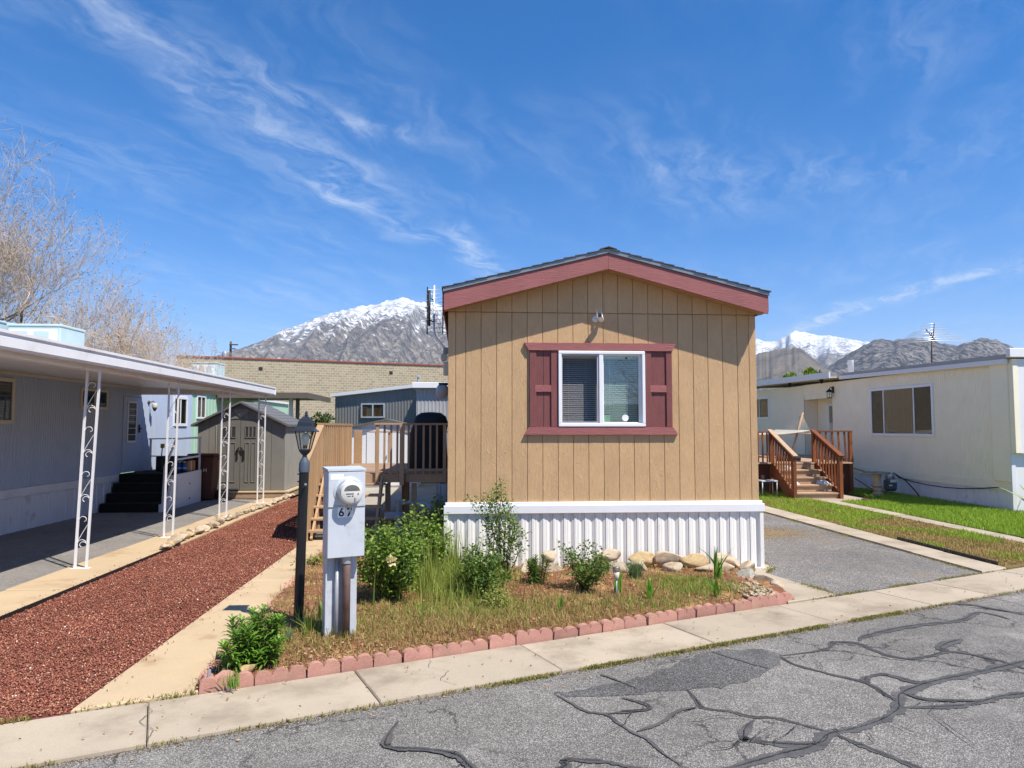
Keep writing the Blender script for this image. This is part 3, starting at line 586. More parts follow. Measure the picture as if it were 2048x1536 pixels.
mountain('mountain', m_mt1, [(-60, 1.5), (-45, 2.2), (-32, 3.0), (-24, 3.9), (-20.4, 4.87), (-18.7, 5.31), (-17, 5.83), (-15.6, 6.52), (-14.1, 7.27), (-12.7, 7.9), (-11.4, 8.57), (-9.7, 9.1), (-7.3, 9.62), (-6.2, 9.85), (-4.8, 10.25), (-3.4, 9.88), (-2.2, 9.75), (-1.2, 9.41), (.3, 8.6), (4, 7.2), (9, 6.2), (15, 5.2), (22, 3.2), (27, .5)], 8000, 3800, 700, 130, 3, .26, 1.3, 7, 11)
mountain('mountain', m_mt2, [(10, 3), (16, 5.2), (20, 6.0), (21.96, 6.32), (23.14, 6.81), (23.78, 6.52), (24.57, 6.5), (25.3, 6.9), (25.93, 7.24), (26.62, 7.1), (27.65, 6.78), (28.32, 6.76), (29.65, 6.43), (30.95, 6.11), (32.5, 5.4), (36, 4.5), (44, 3)], 13000, 8500, 340, 80, 11, .16, 1.2, 10)
mountain('hill', m_mt3, [(12, 1), (17, 3.2), (21.57, 5.11), (23.1, 5.59), (24.3, 5.86), (25.9, 6.02), (26.4, 5.85), (27.1, 5.19), (28.3, 4.2), (30, 2.5), (33, .8)], 5600, 3000, 360, 90, 21, .10, 1.25, 4.5, 6)
mountain('mountain', m_mt4, [(24, .8), (26.5, 2.8), (28.27, 4.59), (29.63, 5.45), (30.62, 5.95), (31.44, 6.26), (32.23, 6.15), (33.8, 6.2), (35, 5.95), (36.0, 5.66), (36.3, 5.62), (36.9, 5.79), (37.75, 6.05), (38.7, 5.67), (39.4, 5.3), (40.3, 4.88), (44, 4.2), (52, 3.2), (70, 2)], 6600, 3600, 460, 100, 31, .2, 1.25, 6.5, 7)

# ================================================================== MAIN HOUSE
HX0, HX1, HY, HYB = -.18, 3.97, 9.30, 23.6
PKX, PKZ, EVZ = 1.90, 4.135, 3.60            # top of fascia at peak and at the eaves
SL = (PKZ - EVZ) / (PKX - (HX0 - .05))
def rz_(x): return PKZ - SL * abs(x - PKX)    # top of fascia line
house = thing('mobile_home', 'tan mobile home with maroon trim, gable end and one white window, white skirting', 'house', (1.9, 16.4, 0))
WX0, WX1, WZ0, WZ1 = 1.27, 2.43, 1.88, 2.88
# shell: front wall pieces around the opening, side and back walls
mb = MB(); yb0, yb1 = HY + .022, HY + .12; zt = 3.40
mb.box(HX0 + .01, yb0, .62, WX0, yb1, zt); mb.box(WX1, yb0, .62, HX1 - .01, yb1, zt); mb.box(WX0, yb0, .62, WX1, yb1, WZ0); mb.box(WX0, yb0, WZ1, WX1, yb1, zt)
mb.prism([(HX0 + .01, zt + .001), (HX1 - .01, zt + .001), (HX1 - .01, rz_(HX1) - .06), (PKX, PKZ - .06), (HX0 + .01, rz_(HX0) - .06)], yb0, yb1, 'y')
mb.build('front_wall', m_tan, house)
mb = MB(); mb.box(HX0, yb1 + .001, .62, HX0 + .1, HYB, 3.52); mb.build('side_wall', m_tan, house)
mb = MB(); mb.box(HX1 - .1, yb1 + .001, .62, HX1, HYB, 3.52); mb.build('side_wall', m_tan, house)
mb = MB(); mb.prism([(HX0 + .101, .62), (HX1 - .101, .62), (HX1 - .101, 3.5), (PKX, 4.0), (HX0 + .101, 3.5)], HYB - .1, HYB - .001, 'y'); mb.build('back_wall', m_tan, house)
mb = MB(); mb.box(HX0 + .11, yb1 + .01, .63, HX1 - .11, HYB - .12, .75); mb.box(HX0 + .11, yb1 + 2.6, .76, HX1 - .11, yb1 + 2.7, 3.3); mb.build('room_floor', m_room, house)
# vertical siding boards, each with eased edges and a groove between
edges = [HX0, -.08] + [.05 + .2032 * k for k in range(19)] + [3.872, HX1]
def board(x0, x1, za, zb0, zb1, name='siding_board'):
    gp = .0022; x0 += gp; x1 -= gp; c = .004; y0, y1 = HY, HY + .021
    P = [(x0, za), (x1, za), (x1, zb1), (x0, zb0)]; cx, cz = (x0 + x1) / 2, (za + (zb0 + zb1) / 2) / 2
    Q = [(x + math.copysign(c, cx - x), z + math.copysign(c, cz - z)) for x, z in P]
    o = Vector((cx, HY, za)); mbb = MB()
    mbb.add([(x - o.x, .021, z - o.z) for x, z in P] + [(x - o.x, .004, z - o.z) for x, z in P] + [(x - o.x, 0, z - o.z) for x, z in Q],
            [(8, 9, 10, 11)] + [(i + 4 * k, (i + 1) % 4 + 4 * k, (i + 1) % 4 + 4 * k + 4, i + 4 * k + 4) for i in range(4) for k in (0, 1)])
    b = link(name, mbb.mesh(), m_tan, house, o - wloc(house)); return b
for a, b in zip(edges, edges[1:]):
    lo, hi = .90, 3.386
    if b > 1.28 and a < 2.42: board(a, b, lo, 1.86, 1.86); board(a, b, 2.90, hi, hi)   # stops above and below the window opening
    else: board(a, b, lo, hi, hi)
    if a < PKX < b:
        board(a, PKX + .0022, 3.394, rz_(a) - .13, PKZ - .13); board(PKX - .0022, b, 3.394, PKZ - .13, rz_(b) - .13)
    elif rz_((a + b) / 2) - .13 > 3.42: board(a, b, 3.394, max(rz_(a) - .13, 3.4), max(rz_(b) - .13, 3.4))
# roof: deck, fascia, soffit, drip edge, shingle courses
RY0 = HY - .28
for sgn in (-1, 1):
    xe = HX0 - .05 if sgn < 0 else HX1 + .06; ze = rz_(xe)
    mb = MB(); mb.prism([(xe, ze - .003), (PKX, PKZ - .003), (PKX, PKZ - .055), (xe, ze - .055)], RY0 + .036, HYB + .25, 'y'); mb.build('roof_deck', m_soffit, house)
    mb = MB(); dpk = .205; mb.prism([(xe, ze), (PKX - sgn * -.0015, PKZ), (PKX + sgn * .0015, PKZ - dpk), (xe, ze - .235)], RY0, RY0 + .035, 'y')
    mb.build('fascia', m_maroonx, house)
    mb = MB(); mb.prism([(xe, ze - .235 + .02), (PKX, PKZ - dpk + .02), (PKX, PKZ - dpk + .032), (xe, ze - .235 + .032)], RY0 + .036, HY - .0005, 'y'); mb.build('soffit', m_soffit, house)
    mb = MB(); mb.prism([(xe + sgn * .012, ze + .002), (PKX, PKZ + .005), (PKX, PKZ + .052), (xe + sgn * .012, ze + .045)], RY0 - .016, RY0 + .1, 'y'); mb.build('drip_edge', m_drip, house)
    mb = MB(); mb.box(min(xe, xe + sgn * .02), RY0 + .036, ze - .2, max(xe, xe + sgn * .02), HYB + .25, ze - .005); mb.build('eave_board', m_maroon, house)
    nC = 15; L_ = abs(xe - PKX) + .03
    for k in range(nC):
        x0 = xe + sgn * .03 - sgn * L_ * k / nC; x1 = xe + sgn * .03 - sgn * L_ * (k + 1.12) / nC; e = .012
        f = lambda x, up: (PKZ - SL * abs(x - PKX)) + .05 + up
        jx = random.uniform(-.012, .012)
        mb = MB(); mb.prism([(x0, f(x0, .006)), (x1, f(x1, .002)), (x1, f(x1, .007)), (x0 + jx, f(x0, .022))], RY0 - .028 + random.uniform(-.006, .006), HYB + .26, 'y')
        mb.build('shingle_course', m_shingle, house)
mb = MB(); mb.prism([(PKX - .11, PKZ + .045), (PKX, PKZ + .075), (PKX + .11, PKZ + .045), (PKX + .11, PKZ + .056), (PKX, PKZ + .088), (PKX - .11, PKZ + .056)], RY0 - .03, HYB + .26, 'y'); mb.build('ridge_cap', m_shingle, house)
# skirting: ribbed panels under a white band
prof = [(0, 0), (.028, 0), (.034, .007), (.062, .007), (.066, .010), (.094, .022), (.124, .008), (.1378, .008)]
pw = .1378; npan = int((HX1 - HX0 + .02) / pw); z0, z1 = .0, .76
pm = MB(); pv = prof + [(pw, 0)]
for (x, y) in pv[:-1]: pm.v += [(x, y, z0), (x, y, z1)]
k = len(pv) - 1
pm.f = [(2 * i, 2 * i + 2, 2 * i + 3, 2 * i + 1) for i in range(k - 1)]
pm.add([(0, .05, z0), (pw - .0015, .05, z0), (0, .05, z1), (pw - .0015, .05, z1)], [(0, 1, 3, 2)])
pme = pm.mesh(); pme.materials.append(m_vinyl)
sk = thing('skirting', 'white ribbed vinyl skirting under the tan mobile home', 'skirting', (HX0, HY - .03, 0))
x = HX0 - .01
while x < HX1 + .01:
    w = min(pw, HX1 + .01 - x); link('skirt_panel', pme, None, sk, (x - HX0, 0, .0), (0, 0, 0), (w / pw, 1, 1)); x += pw + .0008
y = HY
for sx in (HX0 - .012, HX1 + .012):
    mb = MB(); mb.box(min(sx, sx + .02), HY + .06, 0, max(sx, sx + .02), HYB, .78); mb.build('side_skirt', m_vinyl, sk)
    s_ = -1 if sx < 1 else 1
    mb = MB(); mb.cbox(sx - .03, HY - .052, .0, sx + .012 * (1 if s_ < 0 else 1) + .01, HY + .06, .765, .004); mb.build('corner_post', m_vinyl, sk)
mb = MB(); mb.cbox(HX0 - .045, HY - .062, .755, HX1 + .05, HY + .019, .862, .006); mb.build('band', m_white, sk)
mb = MB(); mb.cbox(HX0 - .025, HY - .035, .863, HX1 + .03, HY + .019, .899, .006); mb.build('band_cap', m_white, sk)
mb = MB(); mb.cbox(HX0 - .03, HY - .07, .001, HX1 + .035, HY - .034, .03, .004); mb.build('bottom_track', m_white, sk)
# window and surround
win = MB(); t = .042; yf0, yf1 = HY - .055, HY + .05
win.cbox(WX0, yf0, WZ0, WX1, yf1, WZ0 + t, .006); win.cbox(WX0, yf0, WZ1 - t, WX1, yf1, WZ1, .006); win.cbox(WX0, yf0, WZ0 + t, WX0 + t, yf1, WZ1 - t, .006); win.cbox(WX1 - t, yf0, WZ0 + t, WX1, yf1, WZ1 - t, .006)
window = win.build('window', m_wframe, house)
mb = MB(); mx = 1.84; mb.cbox(mx - .028, yf0 + .006, WZ0 + t, mx + .028, yf1, WZ1 - t, .004); mb.build('meeting_rail', m_wframe, window)
mb = MB(); a, b, c_, d = WX0 + t, mx - .028, WZ0 + t, WZ1 - t
for (x0, zz0, x1, zz1) in ((a, c_, b, c_ + .022), (a, d - .022, b, d), (a, c_ + .022, a + .014, d - .022), (b - .026, c_ + .022, b, d - .022)): mb.cbox(x0, yf0 + .02, zz0, x1, yf0 + .045, zz1, .002)
mb.build('screen_frame', M('grey_screen_frame', (.42, .42, .45), rough=.4, bump=0), window)
mb = MB(); a2, b2 = mx + .028, WX1 - t
for (x0, zz0, x1, zz1) in ((a2, c_, b2, c_ + .016), (a2, d - .016, b2, d), (a2, c_ + .016, a2 + .014, d - .016), (b2 - .035, c_ + .016, b2, d - .016)): mb.cbox(x0, yf0 + .05, zz0, x1, yf0 + .085, zz1, .002)
mb.build('sash', m_wframe, window)
mb = MB(); mb.box(a, yf0 + .03, c_, b, yf0 + .033, d); mb.build('pane', m_screen, window)
mb = MB(); mb.box(a2, yf0 + .062, c_, b2, yf0 + .066, d); mb.build('pane', m_glass, window)
bl_ = MB(); ns = 33; zz = c_ + .01
for i in range(ns):
    z = zz + (d - .05 - zz) * i / (ns - 1); tl = R(32); hw = .0125; yc = HY + .115
    wob = .0015 * math.sin(i * 1.7)
    bl_.add([(WX0 + .05, yc - hw * math.cos(tl), z - hw * math.sin(tl) + wob), (WX1 - .07, yc - hw * math.cos(tl), z - hw * math.sin(tl) - wob), (WX1 - .07, yc + hw * math.cos(tl), z + hw * math.sin(tl) - wob), (WX0 + .05, yc + hw * math.cos(tl), z + hw * math.sin(tl) + wob)], [(0, 1, 2, 3)])
bl_.box(WX0 + .05, HY + .1, d - .04, WX1 - .06, HY + .13, d)
for x in (1.42, 1.66, 1.98, 2.22): bl_.box(x, HY + .1, zz, x + .002, HY + .102, d)
tag(bl_.build('blind', m_blind, window), kind='stuff')
mb = MB(); mb.box(a2 + .01, yf0 + .0665, c_ + .015, a2 + .1, yf0 + .0675, c_ + .115); mb.build('green_card', M('pale_green_card', S(190, 214, 190, .8), bump=0), window)
mb = MB(); mb.M = Matrix.Translation((2.17, yf0 + .060, c_ + .075)) @ Matrix.Rotation(R(90), 4, 'X'); mb.lathe([(.046, 0), (.046, .0015)], n=8, rot=R(22.5)); mb.build('octagon_sticker', M('white_sticker', (.82, .83, .84), rough=.5, bump=0), window)
mb = MB(); mb.M = Matrix.Translation((2.19, yf0 + .058, d - .045)) @ Matrix.Rotation(R(90), 4, 'X'); mb.lathe([(.015, 0), (.012, .003), (.004, .012)], n=10); mb.build('suction_hook', m_blackplas, window)
# shutters and head/sill trim
def trim(name, P, y0, y1, m=m_maroonx, par=house):
    mb = MB(); mb.prism(P, y0, y1, 'y'); return mb.build(name, m, par)
trim('head_trim', [(.82, 2.985), (2.86, 2.985), (2.80, 2.885), (.88, 2.885)], HY - .046, HY + .02)
trim('sill_trim', [(.88, 1.875), (2.80, 1.875), (2.87, 1.775), (.82, 1.775)], HY - .046, HY + .02)
for k, (x0, x1) in enumerate(((.89, 1.266), (2.434, 2.80))):
    mb = MB(); mb.box(x0, HY - .012, 1.876, x1, HY + .02, 2.884); sh = mb.build('shutter', m_maroon, house)
    st = [(x0, x0 + .09), (x1 - .09, x1)] if k == 0 else [(x0, x0 + .085), (x1 - .08, x1)]
    for (p, q) in st: mb = MB(); mb.cbox(p + (.001 if p == x0 else 0), HY - .032, 1.8765, q - .001, HY - .0125, 2.8835, .003); mb.build('stile', m_maroon, sh)
    mb = MB(); mb.cbox(st[0][1] - .02, HY - .034, 2.335, st[1][0] + .001, HY - .0125, 2.425, .003); mb.build('rail', m_maroonx, sh)
    if k == 0:
        mb = MB(); xm = (x0 + x1) / 2; mb.box(xm - .003, HY - .0135, 1.877, xm + .003, HY - .0122, 2.334); mb.box(xm - .003, HY - .0135, 2.426, xm + .003, HY - .0122, 2.883); mb.build('board_gap', m_dark, sh)
# security camera under the peak
sc_ = thing('security_camera', 'small white security camera with two antennas above the window', 'camera', (1.775, HY, 3.31))
mb = MB(); mb.M = Matrix.Translation((0, 0, 0)) @ Matrix.Rotation(R(90), 4, 'X'); mb.lathe([(.042, 0), (.042, .012), (.034, .018)], n=20); mb.build('mount_plate', m_white, sc_, True, True, 30)
mb = MB(); mb.tube([(0, -.018, 0), (.02, -.05, .012), (.04, -.07, .01)], .013, 8); mb.build('arm', m_white, sc_, True, True)
mb = MB(); mb.M = Matrix.Translation((.055, -.10, -.002)) @ Matrix.Rotation(R(-22), 4, 'X') @ Matrix.Rotation(R(-18), 4, 'Z'); mb.cbox(-.032, -.07, -.03, .032, .06, .032, .014); mb.build('body', m_white, sc_, False, True)
mb = MB(); mb.M = Matrix.Translation((.055, -.10, -.002)) @ Matrix.Rotation(R(-22), 4, 'X') @ Matrix.Rotation(R(-18), 4, 'Z'); mb.cbox(-.024, -.073, -.023, .024, -.0695, .023, .006); mb.build('lens', m_blackplas, sc_, False, True)
for dx in (.012, .078): mb = MB(); mb.tube([(dx, -.06, .0), (dx, -.055, .13)], [.007, .0055], 8); mb.build('antenna', m_white, sc_, True, True)
# things on the left wall: antenna, flood sensor, globe light, electric box
an = thing('television_antenna', 'wire grid television antenna on a bent mast at the tan eave', 'antenna', (-.18, 9.62, 2.9))
mb = MB(); mb.tube([(0, 0, -.02), (-.06, 0, .05), (-.16, 0, .17), (-.19, 0, .22), (-.20, 0, .30), (-.20, 0, .90)], .017, 8); mb.build('mast', m_alrod, an, True, True)
mb = MB(); mb.cbox(-.07, -.02, -.04, .0, .02, .05); mb.build('wall_bracket', m_gas, an, False, True)
for dx in (-.285, -.075): mb = MB(); mb.box(dx - .008, -.09, .22, dx + .008, -.07, .86); mb.build('side_bar', m_blackplas, an, False, True)
mb = MB(); mb.tube([(-.255, -.16, .32), (-.255, -.16, .80)], .017, 8); mb.build('boom', m_blackplas, an, True, True)
for z in (.40, .70): mb = MB(); mb.tube([(-.255, -.16, z), (-.20, 0, z)], .011, 6); mb.build('boom_bracket', m_blackplas, an, True, True)
for k in range(11):
    z = .24 + k * .058; mb = MB(); mb.tube([(-.31, -.1, z - .01), (-.28, -.08, z), (-.08, -.08, z + .012)], .0035, 5); mb.build('grid_rod', m_alrod, an, True, True)
for k in range(6):
    z = .33 + k * .085; mb = MB(); mb.tube([(-.33, -.2, z - .025), (-.255, -.16, z), (-.20, -.2, z + .03)], .003, 5); mb.build('whisker', m_alrod, an, True, True)
fl = thing('flood_sensor', 'beige motion sensor light below the antenna', 'light', (-.18, 9.9, 2.72))
mb = MB(); mb.cbox(-.075, -.05, -.13, 0, .05, .06, .01); mb.build('housing', m_cream, fl, False, True)
mb = MB(); mb.M = Matrix.Translation((-.07, -.03, .11)) @ Matrix.Rotation(R(25), 4, 'Y') @ Matrix.Rotation(R(70), 4, 'X'); mb.lathe([(.03, -.05), (.045, .0), (.05, .06)], n=12); mb.build('lamp_head', m_cream, fl, True, True, 40)
gl = thing('globe_light', 'grey globe porch light on the side of the tan home', 'light', (-.18, 11.2, 2.45))
mb = MB(); mb.lathe([(.0, -.13), (.05, -.12), (.085, -.08), (.1, -.02), (.09, .05), (.065, .085)], (-.12, 0, 0), 16); mb.build('globe', M('frosted_globe', (.35, .36, .4), rough=.3, bump=0), gl, True, True)
mb = MB(); mb.cbox(-.18, -.06, .085, 0, .06, .12, .01); mb.build('bracket', m_blackplas, gl, False, True)
eb = thing('electric_box', 'grey disconnect box on the side of the tan home', 'electric box', (-.195, 9.85, .82))
mb = MB(); mb.cbox(-.085, -.06, 0, 0, .1, .27, .006); mb.build('case', m_boxg, eb, False, True)
mb = MB(); mb.cbox(-.10, -.07, .02, -.084, .11, .25, .006); mb.build('door', m_boxg, eb, False, True)
mb = MB(); mb.box(-.125, -.02, -.02, -.1, 0, .29); mb.box(-.14, -.03, .08, -.1, .03, .15); mb.build('handle', m_boxg, eb, False, True)
mb = MB(); mb.tube([(-.07, .0, .01), (-.075, -.03, -.2), (-.06, -.06, -.45), (-.12, -.1, -.72)], .004, 5); mb.build('ground_wire', m_pipeg, eb, True, True)
# gas riser and hose beside it
gm = thing('gas_riser', 'grey gas pipe tee with hose by the rose bush', 'gas pipe', (-.93, 10.8, .0))
mb = MB(); mb.lathe([(.05, 0), (.05, .5), (.09, .5), (.1, .56), (.06, .6), (.028, .62), (.028, .71)], (0, 0, 0), 14); mb.build('riser', m_gas, gm, True, True, 35)
mb = MB(); mb.M = Matrix.Translation((-.06, 0, .56)); mb.cbox(-.15, -.05, -.06, .13, .05, .05, .02); mb.build('regulator', m_gas, gm, False, True)
mb = MB(); mb.tube([(-.05, 0, .745), (.3, 0, .745)], .026, 10); mb.tube([(0, 0, .7), (0, 0, .775)], .034, 10); mb.tube([(.24, 0, .745), (.32, 0, .745)], .033, 10); mb.build('cross_pipe', m_gas, gm, True, True, 40)
mb = MB(); mb.tube([(.3, 0, .745), (.42, -.1, .73), (.5, -.3, .70), (.56, -.6, .75), (.60, -.8, .88), (.64, -.88, .93)], .024, 8); mb.build('hose', m_boxg, gm, True, True)

# ================================================================== FRONT YARD THINGS
def text_mesh(body, size, bold=.0, ext=.0006):
    cu = bpy.data.curves.new('t', 'FONT'); cu.body = body; cu.size = size; cu.extrude = ext; cu.offset = bold; cu.align_x = 'CENTER'; cu.align_y = 'CENTER'
    o = bpy.data.objects.new('t', cu); COL.objects.link(o); dg = bpy.context.evaluated_depsgraph_get(); dg.update()
    me = bpy.data.meshes.new_from_object(o.evaluated_get(dg)); bpy.data.objects.remove(o); bpy.data.curves.remove(cu); return me
# electric meter pedestal, square to the street
pd = thing('meter_pedestal', 'pale grey electric meter pedestal numbered 67 in the flower bed', 'electric meter', (-1.005, 6.25, .055), R(22.5))
def P_(name, mat, smooth=False, ang=None, par=pd):
    return lambda mb: mb.build(name, mat, par, smooth, True, ang)
W2 = .155
mb = MB(); mb.cbox(-W2, -.09, .715, W2, .11, 1.445, .008); P_('cabinet', m_ped)(mb)
mb = MB(); mb.add([(-W2 - .008, -.105, 1.445), (W2 + .008, -.105, 1.445), (W2 + .008, .12, 1.445), (-W2 - .008, .12, 1.445), (-W2 - .008, -.105, 1.462), (W2 + .008, -.105, 1.462), (W2 + .008, .12, 1.475), (-W2 - .008, .12, 1.475)],
                  [(3, 2, 1, 0), (4, 5, 6, 7), (0, 1, 5, 4), (1, 2, 6, 5), (2, 3, 7, 6), (3, 0, 4, 7)]); P_('cap', m_ped)(mb)
mb = MB(); mb.cbox(-W2 - .002, -.101, 1.152, W2 + .002, -.0905, 1.44, .004); up = P_('upper_cover', m_ped)(mb)
mb = MB(); mb.cbox(-W2 - .002, -.099, .72, W2 + .002, -.0905, 1.147, .004); lo_ = P_('lower_door', m_ped)(mb)
mb = MB(); mb.cbox(-W2 - .003, -.109, 1.146, W2 + .003, -.0995, 1.153, .002); P_('drip_lip', m_ped)(mb)
mb = MB(); mb.cbox(-.15, .02, -.1, .125, .10, .714, .004); P_('post', m_ped)(mb)
mb = MB(); mb.cbox(-.153, -.02, -.1, -.138, .019, .714, .003); mb.build('post_flange', m_ped, pd, False, True)
mb = MB(); mb.tube([(-.055, -.01, -.1), (-.055, -.01, .714)], .017, 12); P_('conduit', m_pipeg, True)(mb)
mb = MB(); mb.tube([(.02, -.035, -.1), (.02, -.035, .62), (.02, -.035, .71)], [.036, .036, .04], 16); P_('conduit', m_pipeb, True)(mb)
mb = MB(); mb.lathe([(.044, .66), (.044, .714)], (.02, -.035, 0), 16); mb.build('conduit_collar', m_pipeg, pd, True, True, 40)
T = Matrix.Translation((.015, -.101, 1.27)) @ Matrix.Rotation(R(90), 4, 'X')
mb = MB(); mb.M = T; mb.lathe([(.128, 0), (.128, .004), (.122, .008)], n=28); P_('meter_hub', m_ped, True, 40)(mb)
mb = MB(); mb.M = T; mb.lathe([(.102, .008), (.106, .012), (.106, .03), (.1, .034)], n=28); mring = P_('meter_ring', m_meterg, True, 40)(mb)
mb = MB(); mb.M = T; mb.lathe([(.098, .034), (.097, .085), (.09, .105), (.078, .112)], n=28); mdome = P_('meter_dome', m_meter, True, 40)(mb)
mb = MB(); mb.M = T
mb.prism([(.066 * math.cos(R(a)), .015 + .05 * math.sin(R(a))) for a in range(0, 181, 15)] , .1125, .1135, 'z'); mb.build('meter_face', m_lcd, mdome, False, True)
mb = MB(); mb.M = T; mb.box(-.038, .022, .114, .04, .042, .115); mb.build('meter_display', M('dark_display', (.12, .13, .12), rough=.2, bump=0), mdome, False, True)
mb = MB(); mb.M = T; mb.box(-.05, -.012, .1137, .015, -.006, .1145); mb.box(-.04, -.03, .1137, -.01, -.026, .1145); mb.box(0, -.032, .1137, .012, -.024, .1145); mb.lathe([(.006, .1137), (.006, .115)], (.052, -.012, 0), 8); mb.build('meter_print', m_ink, mdome, False, True)
mb = MB(); mb.M = T; mb.cbox(-.018, -.135, .0, .02, -.1, .03, .004); mb.cbox(.002, -.175, .02, .018, -.13, .026, .002); mb.cbox(.02, -.075, .113, .034, -.04, .12, .002); P_('seal_tab', m_meterg)(mb)
for k, ch in enumerate('67'):
    x = -.045 + k * .068; mb = MB(); mb.box(x - .032, -.1005, 1.055, x + .032, -.0995, 1.14); pl = P_('number_plate', m_paper)(mb)
    mb = MB(); mb.M = Matrix.Translation((x, -.1006, 1.098)) @ Matrix.Rotation(R(90), 4, 'X')
    if ch == '6':
        n_ = 24; ring = [(r_ * math.cos(6.2832 * q / n_), -.0125 + r_ * math.sin(6.2832 * q / n_), z_) for z_ in (0, .001) for r_ in (.0225, .0095) for q in range(n_)]
        mb.add(ring, [(n_ * a_ + q, n_ * a_ + (q + 1) % n_, n_ * b_ + (q + 1) % n_, n_ * b_ + q) for a_, b_ in ((2, 3), (0, 2), (1, 3)) for q in range(n_)]); mb.prism([(-.0215, -.006), (-.006, .003), (.0165, .036), (-.0005, .036)], .0, .0012, 'z')
    else: mb.prism([(-.022, .036), (.023, .036), (.023, .024), (-.004, -.036), (-.02, -.036), (.005, .022), (-.022, .022)], 0, .001, 'z')
    mb.build('digit', m_ink, pl, False, True)
mb = MB(); mb.box(-.14, -.102, 1.375, -.03, -.1012, 1.42); P_('paper_label', m_paper)(mb)

# lamp post
lp = thing('lamp_post', 'black lamp post with a glass lantern at the walkway edge', 'lamp post', (-1.505, 6.84, .03), 0)
lp.rotation_euler = (R(-.6), R(1.1), 0)
mb = MB(); mb.tube([(0, 0, -.05), (0, 0, 1.44)], .0445, 18); mb.build('pole', m_blackp, lp, True, True, 40)
mb = MB(); mb.lathe([(.05, 1.42), (.05, 1.50), (.04, 1.53), (.022, 1.56), (.018, 1.585)], n=18); mb.build('collar', m_slate, lp, True, True, 40)
for z, sx in ((1.40, -1), (1.33, -1)): mb = MB(); mb.tube([(-.04, 0, z), (-.06, 0, z)], .006, 6); mb.build('set_screw', m_blackp, lp, True, True)
mb = MB(); mb.M = Matrix.Translation((.012, -.04, 1.28)) @ Matrix.Rotation(R(62), 4, 'X') @ Matrix.Rotation(R(22), 4, 'Y'); mb.tube([(0, 0, 0), (0, 0, .075)], .0125, 10); mb.build('photocell_stub', m_slate, lp, True, True, 40)
lan = MB(); lan.lathe([(.02, 1.575), (.05, 1.60), (.068, 1.625), (.066, 1.635)], n=4, rot=R(45)); lan.build('lantern_base', m_lampmetal, lp, False, True)
for k in range(4):
    a = R(45 + 90 * k); b = R(45 + 90 * (k + 1)); r0, r1 = .066, .112; z0_, z1_ = 1.635, 1.80
    mb = MB(); mb.tube([(r0 * math.cos(a), r0 * math.sin(a), z0_), (r1 * math.cos(a), r1 * math.sin(a), z1_)], .006, 6); mb.build('corner_bar', m_lampmetal, lp, False, True)
    mb = MB(); f = .985; mb.add([(r0 * f * math.cos(a), r0 * f * math.sin(a), z0_), (r0 * f * math.cos(b), r0 * f * math.sin(b), z0_), (r1 * f * math.cos(b), r1 * f * math.sin(b), z1_), (r1 * f * math.cos(a), r1 * f * math.sin(a), z1_)], [(0, 1, 2, 3)]); mb.build('pane', m_lampglass, lp, False, True)
mb = MB(); mb.lathe([(.148, 1.80), (.15, 1.806), (.118, 1.825), (.098, 1.85), (.088, 1.885), (.066, 1.92), (.03, 1.942), (.012, 1.945)], n=4, rot=R(45)); mb.build('lantern_cap', m_lampmetal, lp, False, True)
mb = MB(); mb.lathe([(.008, 1.94), (.018, 1.955), (.01, 1.965), (.014, 1.975), (.012, 1.985), (.002, 2.0)], n=12); mb.build('finial', m_lampmetal, lp, True, True)
mb = MB(); mb.lathe([(.022, 1.64), (.022, 1.67)], n=12); mb.build('socket', m_blackplas, lp, True, True, 40)
mb = MB(); mb.lathe([(.02, 1.67), (.03, 1.70), (.038, 1.74), (.03, 1.775), (.008, 1.79)], n=14); mb.build('bulb', m_bulb, lp, True, True)

# scalloped edging blocks
def scallop(n=2, L_=.25, d=.058, h=.115):
    top = []; w = L_ / n
    for i in range(n):
        for k in range(9):
            if i and k == 0: continue
            a = math.pi - math.pi * k / 8; top.append((-L_ / 2 + w * i + w / 2 + w / 2 * .97 * math.cos(a), h - .05 + .05 * math.sin(a)))
    mb = MB(); mb.prism([(-L_ / 2, -.05)] + top + [(L_ / 2, -.05)], -d / 2, d / 2, 'y'); return mb.mesh()
SCM = [scallop(2, .248), scallop(3, .37), scallop(2, .23)]
for m_ in SCM: m_.materials.append(m_brick)
def border(name, label, path, group):
    root = thing(name, label, 'edging', (path[0][0], path[0][1], 0), 0, group); o0 = Vector((*path[0], 0)); pts = [Vector((*p, 0)) for p in path]
    for a, b in zip(pts, pts[1:]):
        d = b - a; L_ = d.length; s = 0; ang = math.atan2(d.y, d.x)
        while s < L_ - .1:
            k = random.choice((0, 0, 1, 2)); ln = (.25, .372, .233)[k]
            if s + ln > L_ + .05: k = 2; ln = .233
            p = a + d / L_ * (s + ln / 2) + Vector((random.gauss(0, .004), random.gauss(0, .004), random.uniform(-.022, .0)))
            link('edging_block', SCM[k], None, root, p - o0, (random.gauss(0, .06), random.gauss(0, .022), ang + random.gauss(0, .03)), (random.uniform(.97, 1), random.uniform(.9, 1.1), random.uniform(.74, .94))); s += ln + .004
    return root
o_ = .045
border('scalloped_edging', 'pink scalloped concrete edging between flower bed and sidewalk', [(-1.85, bl(-1.85) + .045), (3.52, bl(3.52) + .05)], None)
border('scalloped_edging', 'pink scalloped edging between the flower bed and the walkway by the lamp post', [(-1.86, bl(-1.86) + .18), (-1.98, 9.0), (-2.06, 11.9)], None)
border('scalloped_edging', 'short row of pink edging blocks at the driveway end of the flower bed', [(3.42, bl(3.42) + .14), (3.37, 8.75)], None)

